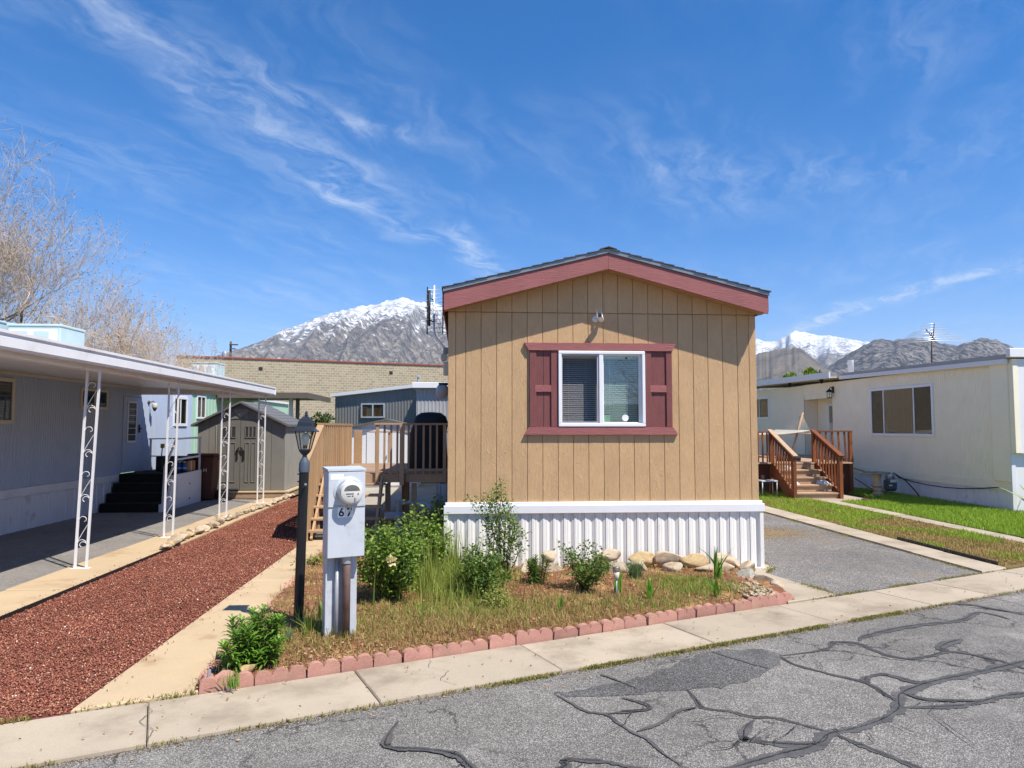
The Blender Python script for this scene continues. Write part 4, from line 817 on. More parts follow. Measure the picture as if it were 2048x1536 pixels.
# rocks
def rock(seed, sub=3, flat=.62):
    bm = bmesh.new(); bmesh.ops.create_icosphere(bm, subdivisions=sub, radius=.5); r_ = random.Random(seed)
    pl = [(Vector((r_.gauss(0, 1), r_.gauss(0, 1), r_.gauss(0, .8))).normalized(), r_.uniform(.22, .38)) for _ in range(10)]
    for v in bm.verts:
        p = v.co.copy()
        for nrm, dd in pl:
            e = p.dot(nrm) - dd
            if e > 0: p -= nrm * e * .93
        p *= 1 + .12 * noise.noise(p * 3 + Vector((seed, 0, 0))) + .05 * noise.noise(p * 8 + Vector((seed, 5, 0)))
        v.co = (p.x, p.y, p.z * flat + .0)
    me = bpy.data.meshes.new('rock'); bm.to_mesh(me); bm.free(); me.polygons.foreach_set('use_smooth', [True] * len(me.polygons)); me.set_sharp_from_angle(angle=R(38)); return me
RKM = {}
def place_rock(name, seed, mat, loc, size, rz, label, group=None, tilt=0):
    key = (seed, mat.name)
    if key not in RKM: RKM[key] = rock(seed); RKM[key].materials.append(mat)
    o = link(name, RKM[key], None, None, loc, (tilt, tilt * .5, rz), size); tag(o, label, 'rock', group); return o
W_, Y_, G_ = m_rockw, m_rocky, m_rockg
for i, (x, y, z, sx, sy, sz, rz, mt, lab) in enumerate([
    (.80, 8.98, .14, .22, .2, .3, .3, W_, 'pale rock half hidden beside the dark lily by the skirting'),
    (1.13, 8.95, .13, .3, .26, .34, .1, W_, 'pale upright rock just right of the dark lily'), (1.12, 9.13, .26, .28, .2, .3, .6, W_, 'tan rock resting behind the pale rock right of the dark lily'),
    (1.60, 9.1, .16, .44, .26, .28, .2, W_, 'wide pale rock partly behind the small rose bush'), (1.87, 9.12, .27, .36, .26, .34, .0, W_, 'large rounded tan rock standing highest against the skirting'),
    (1.98, 8.93, .16, .36, .26, .34, -.2, W_, 'whitish blocky rock in front of the rounded tan rock'), (2.24, 8.95, .15, .36, .26, .3, -.5, W_, 'grey-white slanting rock behind the blue-green grass tuft'),
    (2.32, 9.12, .24, .46, .24, .30, -.2, Y_, 'yellow sandstone rock behind the grass tuft'), (2.66, 9.08, .24, .40, .26, .34, .1, W_, 'tan domed rock in the middle of the row'),
    (2.66, 8.88, .15, .36, .26, .28, .2, W_, 'pale flat-faced rock below the domed rock'), (2.98, 9.05, .21, .4, .24, .34, .2, Y_, 'orange sandstone rock left of the flat slab rock'),
    (3.16, 8.80, .17, .50, .30, .26, -.1, W_, 'long flat cream rock lying in front of the orange sandstone'), (3.42, 9.08, .22, .5, .24, .3, -.15, W_, 'long cream rock leaning back beside the tall iris'),
    (3.62, 8.86, .16, .3, .24, .28, .4, W_, 'cream rock at the skirting corner'), (3.46, 8.46, .14, .36, .28, .26, .6, G_, 'grey lichen-spotted rock near the bed corner'),
    (3.58, 8.28, .12, .26, .2, .24, -.4, W_, 'pale rock in front of the lichen-spotted rock'), (3.60, 8.05, .11, .22, .2, .2, .9, W_, 'small tan rock nearest the street at the bed corner'),
    (3.36, 8.2, .1, .16, .14, .14, .2, W_, 'fist-sized rock beside the lichen-spotted rock')]):
    place_rock('rock', i % 7, mt, (x, y, z - .055), (sx * 1.04, sy * 1.05, sz * 1.04), rz, lab, None, random.uniform(-.2, .2))
# line of pale rocks along the gravel
yy = 11.25; i = 0
while yy < 19.3:
    s_ = random.uniform(.15, .3) * (1.0 if yy < 15 else .85)
    x = -4.50 + random.uniform(-.05, .05) - .12 * math.exp(-((yy - 15) / 2.5) ** 2)
    place_rock('rock', i % 7, m_rocky if i in (1, 7, 12) else m_rockw, (x, yy, .05 + s_ * .12), (s_ * random.uniform(.8, 1.1), s_ * random.uniform(.9, 1.3), s_ * random.uniform(.7, 1)), random.uniform(0, 6),
               ('yellowish rock, ' if i in (1, 7, 12) else 'pale river rock, ') + str(i + 1) + ('st' if i % 10 == 0 and i != 10 else 'nd' if i % 10 == 1 and i != 11 else 'rd' if i % 10 == 2 and i != 12 else 'th') + ' from the street end of the row along the red gravel', 'rocks along the red gravel', random.uniform(-.2, .2))
    yy += s_ * random.uniform(.62, .85); i += 1
# pebbles at the bed corner
V = []; F = []
def octa(c, r, V, F, sq=.6):
    n = len(V); a = random.random() * 6
    for k in range(4): V.append((c[0] + r * math.cos(a + k * 1.57) * random.uniform(.7, 1.2), c[1] + r * math.sin(a + k * 1.57) * random.uniform(.7, 1.2), c[2] + random.uniform(-.2, .2) * r))
    V += [(c[0] + random.uniform(-.3, .3) * r, c[1], c[2] + r * sq), (c[0], c[1], c[2] - r * sq)]
    for k in range(4): F += [(n + k, n + (k + 1) % 4, n + 4), (n + (k + 1) % 4, n + k, n + 5)]
for _ in range(110):
    x, y = random.uniform(3.0, 3.40), random.uniform(7.45, 8.05)
    if y > bl(x) + .08: octa((x, y, .075 + random.uniform(0, .015)), random.uniform(.015, .042), V, F, .55)
tag(link('pebbles', npmesh(V, F), m_rockw), 'loose cream pebbles in the corner of the flower bed', 'pebbles', None, 'stuff')
for k in range(4):
    place_rock('rock', k, m_rocky if k == 1 else m_brick, [(-1.72, 5.42, .07), (-1.58, 5.52, .08), (-1.84, 5.42, .05), (-1.75, 5.36, .04)][k], [(.16, .13, .12), (.14, .11, .12), (.13, .12, .12), (.1, .08, .08)][k], k, ['pink edging fragment left of the big lily', 'small yellow stone in front of the big lily', 'broken pink stone at the sharp bed corner', 'smallest broken pink stone at the bed corner'][k])
mb = MB(); mb.tube([(-1.80, 5.33, -.02), (-1.79, 5.33, .14)], .013, 8); tag(mb.build('grey_stake', m_pipeg), 'short grey pipe stake at the sharp corner of the bed', 'stake')
place_rock('rock', 5, M('dark_clod', (.03, .028, .026), rough=.9), (-1.845, 5.335, .03), (.11, .09, .14), 0, 'dark lump beside the grey pipe stake')
# solar path light
sl = thing('solar_path_light', 'small steel solar path light in the flower bed', 'garden light', (1.63, 7.47, .06))
mb = MB(); mb.tube([(0, 0, -.02), (0, 0, .22)], .009, 8); mb.build('stake', m_pipeg, sl, True, True)
mb = MB(); mb.lathe([(.012, .215), (.028, .235), (.034, .30)], n=14); mb.build('lens', m_cream, sl, True, True)
mb = MB(); mb.lathe([(.036, .30), (.038, .305), (.038, .345), (.03, .352)], n=14); mb.build('cap', M('brushed_steel', (.5, .5, .52), rough=.3, metal=.9, bump=0), sl, True, True, 35)

# red lava gravel: real stones on the near part
def scatter_stones(n, fn, rmin, rmax):
    k = 0; V = np.zeros((n * 6, 3), np.float32); F = np.zeros((n * 8, 3), np.int32)
    base = np.array([(1, 0, 0), (0, 1, 0), (-1, 0, 0), (0, -1, 0), (0, 0, .8), (0, 0, -.8)]); fb = np.array([(0, 1, 4), (1, 2, 4), (2, 3, 4), (3, 0, 4), (1, 0, 5), (2, 1, 5), (3, 2, 5), (0, 3, 5)])
    P = fn(n); ang = rng.uniform(0, 6.28, n); r = rng.uniform(rmin, rmax, n) * rng.uniform(.7, 1.2, n)
    J = base[None] * rng.uniform(.55, 1.25, (n, 6, 1)) + rng.normal(0, .16, (n, 6, 3)); J *= r[:, None, None]
    ca, sa = np.cos(ang)[:, None], np.sin(ang)[:, None]
    X = J[:, :, 0] * ca - J[:, :, 1] * sa; Y = J[:, :, 0] * sa + J[:, :, 1] * ca
    V = np.stack([X + P[:, 0:1], Y + P[:, 1:2], J[:, :, 2] + P[:, 2:3]], 2).reshape(-1, 3)
    F = (fb[None] + (np.arange(n) * 6)[:, None, None]).reshape(-1, 3); return npmesh(V, F)
def lava_pts(n):
    y = 4.0 + 15.3 * rng.random(n * 2) ** 1.75; x = -4.43 + 1.85 * rng.random(n * 2); ok = y > (6.05 + .4142 * x); x, y = x[ok][:n], y[ok][:n]
    while len(x) < n: x = np.append(x, x[:n - len(x)]); y = np.append(y, y[:n - len(y)] + .02)
    return np.stack([x, y, rng.uniform(-.004, .010, n)], 1)
def M_gravel(name, cols):
    m, nt, p = nodes(name); ge = nt.nodes.new('ShaderNodeNewGeometry'); wn = nt.nodes.new('ShaderNodeTexWhiteNoise'); wn.noise_dimensions = '1D'; nt.links.new(ge.outputs['Random Per Island'], wn.inputs['W'])
    cr = nt.nodes.new('ShaderNodeValToRGB'); cr.color_ramp.interpolation = 'CONSTANT'; el = cr.color_ramp.elements
    for i, (pos, c) in enumerate(cols):
        e = el[i] if i < len(el) else el.new(pos); e.position = pos; e.color = (*c, 1)
    nt.links.new(wn.outputs[0], cr.inputs[0]); n = tex(nt, ge.outputs['Position'], 120, 3, .6); n2 = tex(nt, ge.outputs['Position'], 1.2, 3, .6)
    c = mixc(nt, 1, cr.outputs[0], mixc(nt, 0, (1, 1, 1), (1, 1, 1)), 'MULTIPLY')
    sc = nt.nodes.new('ShaderNodeVectorMath'); sc.operation = 'SCALE'; nt.links.new(cr.outputs[0], sc.inputs[0]); nt.links.new(mrange(nt, n2.outputs[0], .3, .7, .82, 1.15), sc.inputs['Scale'])
    nt.links.new(sc.outputs[0], p.inputs['Base Color']); p.inputs['Roughness'].default_value = .95; p.inputs['Specular IOR Level'].default_value = .15
    nt.links.new(bumpn(nt, n.outputs[0], .8, .01), p.inputs['Normal']); return m
m_lava = M_gravel('red_lava_rock', [(0, S(136, 82, 68, .98)), (.22, S(162, 104, 84, .98)), (.45, S(146, 88, 72, .98)), (.65, S(178, 122, 100, .98)), (.82, S(104, 64, 54, .95)), (.93, S(196, 150, 120, .98)), (.992, S(234, 220, 200, .9))])
tag(link('red_gravel', scatter_stones(125000, lava_pts, .005, .0118), m_lava), 'red lava rock gravel beside the walkway', 'gravel', None, 'stuff')

# ================================================================== PLANTS
def unit(a): return a / np.maximum(np.linalg.norm(a, axis=-1, keepdims=True), 1e-9)
def blades(P, h0, h1, w, lean=.35, seed=1):
    r = np.random.default_rng(seed); n = len(P); h = r.uniform(h0, h1, n); a = r.uniform(0, 6.283, n); ln = r.normal(0, lean, n)
    d = np.stack([np.cos(a), np.sin(a), np.zeros(n)], 1); b = r.uniform(0, 6.283, n); s = np.stack([np.cos(b), np.sin(b), np.zeros(n)], 1) * (w * r.uniform(.6, 1.3, n))[:, None]
    up = np.array([0, 0, 1.0]); m = P + up * (h * .55)[:, None] + d * (h * ln * .35)[:, None]; t = P + up * (h * np.sqrt(np.maximum(1 - .5 * ln ** 2, .15)))[:, None] + d * (h * ln)[:, None]
    V = np.stack([P - s, P + s, m - s * .75, m + s * .75, t], 1).reshape(-1, 3)
    fb = np.array([(0, 1, 2), (1, 3, 2), (2, 3, 4)]); F = (fb[None] + (np.arange(n) * 5)[:, None, None]).reshape(-1, 3); return V, F
def leaves(P, D, size, wr=.5, seed=1, fold=.25, droop=.0):
    r = np.random.default_rng(seed); n = len(P); D = unit(D); q = unit(r.normal(0, 1, (n, 3)) + np.array([0, 0, 1.2])); s = unit(np.cross(D, q)); nn = np.cross(s, D)
    L_ = (size * r.uniform(.6, 1.3, n))[:, None]; tip = P + D * L_ - np.array([0, 0, 1]) * droop * L_; mid = P + D * L_ * .45
    V = np.stack([P, mid + s * L_ * wr * .5 + nn * L_ * fold * .4, tip, mid - s * L_ * wr * .5 + nn * L_ * fold * .4], 1).reshape(-1, 3)
    F = (np.array([(0, 1, 2), (0, 2, 3)])[None] + (np.arange(n) * 4)[:, None, None]).reshape(-1, 3); return V, F
def cat(parts):
    V = []; F = []; o = 0
    for v, f in parts: V.append(v); F.append(np.asarray(f) + o); o += len(v)
    return np.concatenate(V), np.concatenate(F)
def stuff(name, VF, mat, label, cat_):
    return tag(link(name, npmesh(*VF), mat), label, cat_, None, 'stuff')
def plantpart(name, VF, mat, root, kind=None):
    o = link(name, npmesh(*VF), mat, root)
    if kind: o['kind'] = kind
    return o
def zbed(P): return np.array([bedz(x, y) for x, y in P])

def rose(loc, h, rad, nst, nlv, mat, label, size=.04, seed=1, flowers=0, lean=(0, 0), low=.12):
    r = random.Random(seed); root = thing('rose_bush', label, 'bush', loc); st = MB(); C = []; Dd = []
    for i in range(nst):
        a = r.uniform(0, 6.28); rr = rad * r.uniform(.25, 1); hh = h * r.uniform(.55, 1) * (1 - .35 * (rr / rad) ** 2)
        pts = []; 
        for k in range(7):
            t = k / 6; x = math.cos(a) * rr * t ** .8 + r.gauss(0, .012) * k ** .5 + lean[0] * t * t; y = math.sin(a) * rr * t ** .8 + r.gauss(0, .012) * k ** .5 + lean[1] * t * t
            pts.append((x, y, hh * t ** .9))
        st.tube(pts, [.008 * (1 - .75 * k / 6) for k in range(7)], 5, False)
        for k in range(int(nlv / nst)):
            t = max(low, min(1.02, r.betavariate(2.2, 1.3))); j = min(5, int(t * 6)); f = t * 6 - j
            p = Vector(pts[j]).lerp(Vector(pts[j + 1]), min(f, 1)); dv = Vector((r.gauss(0, 1), r.gauss(0, 1), r.gauss(.15, .55))).normalized()
            q = p + dv * r.uniform(.01, .11) * (1.15 - .5 * t); C.append(q); Dd.append(dv + Vector((0, 0, -.2)))
    st.build('stem', m_stem, root, True, True)
    plantpart('foliage', leaves(np.array(C), np.array(Dd), size, .62, seed), mat, root)
    for i in range(flowers):
        a = r.uniform(-2.4, -.7); c = Vector((math.cos(a) * rad * .75, math.sin(a) * rad * .75, h * r.uniform(.35, .5)))
        pc = []; pdir = []
        for k in range(26):
            d = Vector((r.gauss(0, 1), r.gauss(-.6, 1), r.gauss(.5, 1))).normalized(); pc.append(c + d * r.uniform(0, .02)); pdir.append(d)
        plantpart('flower', leaves(np.array(pc), np.array(pdir), .05, .9, i), m_petal, root)
    return root
rose((-.72, 7.62, .06), 95e-2, .50, 32, 4800, m_rose, 'large leafy rose bush with one cream flower beside the meter pedestal', .048, 3, 1)
rose((-.36, 8.75, .06), 1.0, .36, 18, 1900, m_rose, 'yellow-green rose bush behind the large one, by the deck stairs', .048, 4)
rose((-.45, 9.75, .06), .95, .45, 14, 1000, m_rose2, 'shaded rose bush under the gas pipe', .05, 5)
rose((.22, 7.62, .06), .66, .32, 22, 3000, m_rose2, 'low rounded rose bush in front of the tall rose', .034, 6)
rose((.50, 8.42, .06), 1.32, .36, 14, 2300, m_rose2, 'tall leggy rose bush against the white skirting', .036, 7, 0, (-.05, 0))
rose((1.36, 7.92, .06), .58, .36, 16, 2000, m_rose2, 'small rose bush in front of the rocks', .034, 8)
rose((.34, 7.20, .06), .22, .17, 16, 1100, m_greyplant, 'low yellowish spurge at the foot of the round rose bush', .022, 9)
rose((-1.95, 9.6, .05), .16, .2, 10, 400, m_greyplant, 'low grey-green plant against the walkway edging', .03, 10)

def lily(loc, nst, h, spread, mat, label, ll=.11, seed=1, per=70):
    r = random.Random(seed); root = thing('lily_plant', label, 'plant', loc); parts = []; st = MB()
    for i in range(nst):
        a = r.uniform(0, 6.28); rr = spread * math.sqrt(r.random()); bx, by = rr * .45 * math.cos(a), rr * .45 * math.sin(a); hh = h * r.uniform(.55, 1) * (1 - .3 * rr / spread)
        tx, ty = rr * math.cos(a), rr * math.sin(a); st.tube([(bx, by, 0), ((bx + tx) / 2, (by + ty) / 2, hh * .5), (tx, ty, hh)], .006, 5, False)
        for k in range(per):
            t = .12 + .88 * k / per; p = Vector((bx + (tx - bx) * t, by + (ty - by) * t, hh * t)); b = k * 2.4 + r.uniform(-.3, .3)
            up_ = .25 + 1.1 * t ** 3 + r.gauss(0, .15); d = Vector((math.cos(b), math.sin(b), up_)).normalized(); L_ = ll * r.uniform(.75, 1.1) * (1 - .35 * t ** 4); w = .0085 * r.uniform(.8, 1.2) * ll / .11
            s = Vector((-math.sin(b), math.cos(b), 0)); g = Vector((0, 0, -1))
            a1 = p + d * L_ * .45; a2 = p + d * L_ * .8 + g * L_ * .10; a3 = p + d * L_ + g * L_ * .30; n_ = d.cross(s) * -.004
            parts.append((np.array([p, a1 + s * w, a1 - s * w, a2 + s * w * .7, a2 - s * w * .7, a3, a1 + n_, a2 + n_]), np.array([(0, 1, 6), (0, 6, 2), (1, 3, 7), (1, 7, 6), (2, 6, 7), (2, 7, 4), (3, 5, 7), (4, 7, 5)])))
    st.build('stem', m_stem, root, True, True); plantpart('foliage', cat(parts), mat, root); return root
lily((-1.60, 5.66, .05), 15, .52, .25, m_lily, 'large bright green lily clump at the street corner of the bed', .125, 2)
lily((.88, 8.24, .07), 9, .40, .14, m_lilyd, 'dark narrow-leaved lily clump beside the pale rocks', .10, 5, 55)

def iris(loc, n, h, label, mat=m_iris, seed=1, w=.016, spread=.35, name='iris_plant'):
    r = random.Random(seed); root = thing(name, label, 'plant', loc); parts = []
    for i in range(n):
        a = r.uniform(0, 6.28); ln = r.gauss(0, spread); d = Vector((math.cos(a), math.sin(a), 0)); hh = h * r.uniform(.5, 1); p0 = Vector((r.gauss(0, .025), r.gauss(0, .02), 0)); b = r.uniform(0, 3.14); s = Vector((math.cos(b), math.sin(b), 0)); V = []; F = []
        for k in range(6):
            t = k / 5; c = p0 + Vector((0, 0, hh * (t - .12 * abs(ln) * t * t))) + d * hh * ln * t * t; ww = w * (1 - .95 * t ** 2.2) * (.7 + .6 * min(t * 3, 1)); V += [c - s * ww, c + s * ww]
            if k: q = 2 * k; F += [(q - 2, q - 1, q), (q - 1, q + 1, q)]
        parts.append((np.array(V), np.array(F)))
    plantpart('blade', cat(parts), mat, root); return root
iris((3.05, 8.36, .07), 13, .42, 'tallest iris fan standing before the skirting near the corner', seed=2)
iris((2.70, 7.5, .06), 7, .30, 'thin iris shoots right of the splayed iris', seed=3)
iris((1.98, 7.44, .06), 13, .28, 'splayed bright green iris right of the solar light', seed=4, spread=.5)
iris((1.72, 7.75, .06), 5, .3, 'narrow iris shoots just behind the solar light', seed=5, w=.012, spread=.15)
iris((.98, 7.05, .06), 4, .22, 'small iris shoots left of the small rose bush', seed=6, w=.012, spread=.15)
iris((-1.30, 6.95, .05), 9, .26, 'iris shoots between the lamp post and the meter pedestal', seed=7, w=.013)
iris((-1.42, 6.15, .05), 6, .2, 'pale iris fan behind the big lily', M_leaf('pale_iris', S(150, 172, 130, .8), S(120, 150, 96, .8)), 8, .014, .2)
iris((-1.42, 8.35, .05), 7, .3, 'iris shoots left of the meter pedestal by the walkway', seed=9, w=.014)
def tuft(loc, n, h, mat, label, seed):
    r = np.random.default_rng(seed); root = thing('grass_tuft', label, 'grass tuft', loc); P = np.stack([r.normal(0, .03, n), r.normal(0, .03, n), np.zeros(n)], 1)
    plantpart('blade', blades(P, h * .6, h, .004, .55, seed), mat, root); return root
tuft((2.06, 8.42, .07), 260, .26, M_leaf('blue_fescue', S(96, 126, 92, .8), S(130, 156, 110, .8)), 'round blue-green grass tuft in front of the rocks', 4)
tuft((-1.28, 6.32, .05), 70, .30, m_weed, 'green grass clump at the foot of the meter pedestal', 5)
tuft((-1.62, 5.28, .03), 40, .14, m_iris, 'tiny grass sprig by the grey pipe stake', 6)

# grasses and litter over the bed
def bedpts(n, fn, seed):
    r = np.random.default_rng(seed); out = []
    while len(out) < n:
        x = r.uniform(-2.0, 3.42); y = r.uniform(5.2, 12.2)
        if bedpoly(x, y) and r.random() < fn(x, y): out.append((x, y))
    P = np.array(out); return np.column_stack([P, zbed(P)])
g2 = lambda x, y, cx, cy, s, sy=None: math.exp(-((x - cx) / s) ** 2 - ((y - cy) / (sy or s)) ** 2)
weed_d = lambda x, y: min(1, g2(x, y, -.08, 8.25, .40, .62) + .6 * g2(x, y, -.35, 9.5, .35, .7) + .12 * g2(x, y, .05, 7.35, .3, .25) + .12 * g2(x, y, -1.3, 6.7, .2))
stuff('tall_weeds', blades(bedpts(3400, weed_d, 1), .10, .34, .0042, .4, 1), m_weed, 'tall green weeds between the rose bushes', 'weeds')
stuff('seed_grass', blades(bedpts(260, lambda x, y: g2(x, y, -.3, 9.0, .35, 1.1) , 2), .42, .62, .006, .18, 2), m_weed, 'tall pale seed-headed grass left of the skirting corner', 'grass')
low_d = lambda x, y: min(1, .8 * g2(x, y, .1, 6.8, .9, .5) + .55 * g2(x, y, -.6, 6.4, .5, .45) + .6 * g2(x, y, -1.35, 6.4, .3, .5) + .35 * g2(x, y, 1.3, 7.1, .7, .4) + .05)
stuff('dry_grass', blades(bedpts(21000, low_d, 3), .02, .085, .0032, .75, 3), m_dry, 'straw-coloured dry grass along the front of the flower bed', 'dry grass')
stuff('sparse_weeds', blades(bedpts(6500, lambda x, y: .6 * g2(x, y, .1, 7.05, .7, .35) + .8 * g2(x, y, 2.6, 7.8, .38, .25) + .8 * g2(x, y, 2.55, 8.2, .3, .16) + .35 * g2(x, y, 1.9, 7.2, .5, .25) + .25 * g2(x, y, -1.2, 6.4, .35, .4) + .03, 4), .03, .11, .004, .7, 4), m_weed, 'short green weeds scattered over the flower bed', 'weeds')
P = bedpts(9000, lambda x, y: .25 + .7 * g2(x, y, -.9, 5.95, .9, .5), 5); P[:, 2] += .008
D = rng.normal(0, 1, (len(P), 3)); D[:, 2] *= .25
stuff('leaf_litter', leaves(P, D, .028, .6, 6, .2), m_litter, 'dry leaf litter and bark chips on the bed soil', 'litter')
def lawnpts(n, poly_fn, x0, x1, y0, y1, seed, z=.015):
    r = np.random.default_rng(seed); x = r.uniform(x0, x1, n * 3); y = r.uniform(y0, y1, n * 3); k = poly_fn(x, y) & (r.random(n * 3) < 1.1 - .035 * (y - 9)); x, y = x[k][:n], y[k][:n]
    return np.column_stack([x, y, np.full(len(x), z)])
stuff('green_lawn', blades(lawnpts(46000, lambda x, y: (y > 6.1 + .4142 * x) & ((x < 12.1) | (y < 14.8)) & ((x > 10.75) | (y < 17.3)), 9.45, 14.5, 10, 20.5, 11), .05, .095, .0052, .45, 11), m_green, 'bright green lawn before the white mobile home', 'lawn')
nzl = np.vectorize(lambda x, y: noise.noise((x * 1.1, y * .8, 4)))
gm_ = lambda x, y: (y > 6.12 + .4142 * x) & (nzl(x, y) + .07 * (y - 13.5) > -.02)
stuff('strip_grass', blades(lawnpts(16000, gm_, 7.19, 8.98, 9, 20, 12), .035, .08, .005, .5, 12), m_green, 'greener grass in the strip beside the driveway', 'grass')
stuff('strip_dry_grass', blades(lawnpts(17000, lambda x, y: (y > 6.12 + .4142 * x) & (nzl(x, y) + .06 * (y - 14.5) < .22), 7.19, 8.98, 9, 18, 13), .02, .06, .005, .8, 13), m_dry, 'yellowed grass in the strip beside the driveway', 'dry grass')
# weeds along the joint between road and sidewalk, and between sidewalk and driveway
def edge_weeds(n, u0, u1, v, wv, h0, h1, seed, clump):
    r = np.random.default_rng(seed); u = r.uniform(u0, u1, n * 3); k = np.array([noise.noise((a * clump, seed, 0)) for a in u]) + .10 > r.uniform(-.1, .3, n * 3); u = u[k][:n]; vv = v + r.normal(0, wv, len(u)) * (.4 + .6 * r.random(len(u)))
    return blades(np.column_stack([u * CU - vv * SU, u * SU + vv * CU, np.full(len(u), -.028 if v < 5 else .0)]), h0, h1, .005, .8, seed)
stuff('kerb_weeds', cat([edge_weeds(4200, 2.2, 6.9, SW0 - .015, .025, .012, .035, 21, 2.6), edge_weeds(350, -1.2, 2.2, SW0 - .01, .02, .015, .04, 22, 2.2), edge_weeds(400, 6.9, 11, SW0 - .01, .02, .015, .035, 23, 2.2)]), m_kerb, 'weeds growing in the joint between road and sidewalk', 'weeds')
stuff('joint_weeds', cat([edge_weeds(900, 6.4, 10.3, SW1 + .01, .015, .012, .03, 24, 2.2), edge_weeds(200, -1.5, .3, SW1 + .01, .015, .02, .05, 25, 3)]), m_kerb, 'weeds in the joint between sidewalk and driveway', 'weeds')

# ---- trees
def bare_tree(name, label, loc, H, seed, spread=1.0, maxlev=6, buds=9000, group=None):
    r = random.Random(seed); root = thing(name, label, 'tree', loc, 0, group); big = MB(); tips = []; tw_v = []; tw_f = []
    def twig(p0, p1, r0, r1):
        d = (p1 - p0); 
        if d.length < 1e-5: return
        a = d.orthogonal().normalized(); b = d.normalized().cross(a); n = len(tw_v)
        for p, rr in ((p0, r0), (p1, r1)):
            for k in range(3): an_ = k * 2.094; tw_v.append(p + (a * math.cos(an_) + b * math.sin(an_)) * rr)
        for k in range(3): k2 = (k + 1) % 3; tw_f.append((n + k, n + k2, n + 3 + k2)); tw_f.append((n + k, n + 3 + k2, n + 3 + k))
    def grow(p, d, L_, rad, lev):
        n = 5 if lev < 3 else 4; pts = [p.copy()]; rs = [rad]; q = p.copy(); dd = d.copy()
        for i in range(n):
            up_ = .10 if lev < 2 else (.03 if lev < 4 else .10)
            dd = (dd + Vector((r.gauss(0, .16), r.gauss(0, .16), r.gauss(up_, .13)))).normalized(); q = q + dd * (L_ / n); pts.append(q.copy()); rs.append(rad * (1 - .42 * (i + 1) / n))
        if lev < 3: big.tube(pts, rs, 7 if lev < 2 else 5, False)
        else:
            for i in range(n): twig(pts[i], pts[i + 1], rs[i], rs[i + 1])
        if lev >= maxlev: tips.append(pts[-1]); tips.append(pts[-2]); return
        nc = (4 if lev == 0 else r.choice((4, 5))) if lev < 2 else r.choice((3, 4, 5))
        for c in range(nc):
            t = 1.0 if c == 0 else r.uniform(.35 if lev else .6, 1); j = min(n - 1, int(t * n)); f = t * n - j; b = pts[j].lerp(pts[min(j + 1, n)], min(f, 1)); rr = rs[j] * (.72 if c == 0 else r.uniform(.45, .62))
            ang = r.uniform(.25, .5) if c == 0 else r.uniform(.55, 1.15) * spread; az = r.uniform(0, 6.28); o = dd.orthogonal().normalized(); o = Matrix.Rotation(az, 3, dd) @ o; nd = (dd * math.cos(ang) + o * math.sin(ang)).normalized()
            if nd.z < -.25: nd.z = -.1 * r.random(); nd.normalize()
            grow(b, nd, L_ * (r.uniform(.68, .86) if lev else r.uniform(.8, 1.05)), max(rr, .0065), lev + 1)
    grow(Vector((0, 0, -.1)), Vector((.03, 0, 1)).normalized(), H * .24, H * .036, 0)
    big.build('trunk', m_bark, root, True, True); o = link('twigs', npmesh(np.array(tw_v), np.array(tw_f)), m_twig, root); o['kind'] = 'stuff'
    T_ = np.array(tips); k = rng.integers(0, len(T_), min(buds, len(T_) * 3)); P = T_[k] + rng.normal(0, .06, (len(k), 3)); o = link('buds', npmesh(*leaves(P, rng.normal(0, 1, (len(k), 3)), .065, .55, seed)), m_bud, root); o['kind'] = 'stuff'
    return root
def leafy_tree(name, label, loc, H, crown, mat, seed, n=5000, leaf=.14, group=None):
    r = random.Random(seed); root = thing(name, label, 'tree', loc, 0, group); tr = MB(); P = []; D = []
    tr.tube([(0, 0, -.1), (r.gauss(0, .1), r.gauss(0, .1), H * .3), (r.gauss(0, .2), r.gauss(0, .2), H * .6)], [H * .03, H * .022, H * .012], 7)
    cl = []
    for i in range(26):
        d = Vector((r.gauss(0, 1), r.gauss(0, 1), r.gauss(.1, .8))).normalized() * crown * r.uniform(.3, 1); c = Vector((d.x, d.y, H * .66 + d.z * .9)); cl.append((c, crown * r.uniform(.18, .36)))
        tr.tube([(0, 0, H * r.uniform(.25, .5)), tuple(c * .6 + Vector((0, 0, H * .2))), tuple(c)], [H * .01, H * .006, H * .002], 5, False)
    for i in range(n):
        c, rr = r.choice(cl); d = Vector((r.gauss(0, 1), r.gauss(0, 1), r.gauss(0, 1))).normalized(); P.append(c + d * rr * r.random() ** .4); D.append(d + Vector((0, 0, .3)))
    tr.build('trunk', m_bark, root, True, True); plantpart('crown', leaves(np.array(P), np.array(D), leaf, .65, seed), mat, root); return root
bare_tree('bare_tree', 'large leafless budding tree behind the blue home', (-17.9, 25.5, 0), 12.7, 12, 1.0, 6, 12000)
bare_tree('bare_tree', 'smaller leafless tree spreading low above the carport roof', (-13.7, 27.5, 0), 8.5, 4, 1.15, 6, 8000)
leafy_tree('leafy_tree', 'yellow-green tree top behind the white mobile home', (22.9, 45, 0), 7.0, 1.6, m_tree, 3, 4500, .22)
leafy_tree('small_tree', 'small dark green tree between the shed and the grey home', (-4.78, 24.3, 0), 2.75, .55, m_treed, 4, 900, .11)

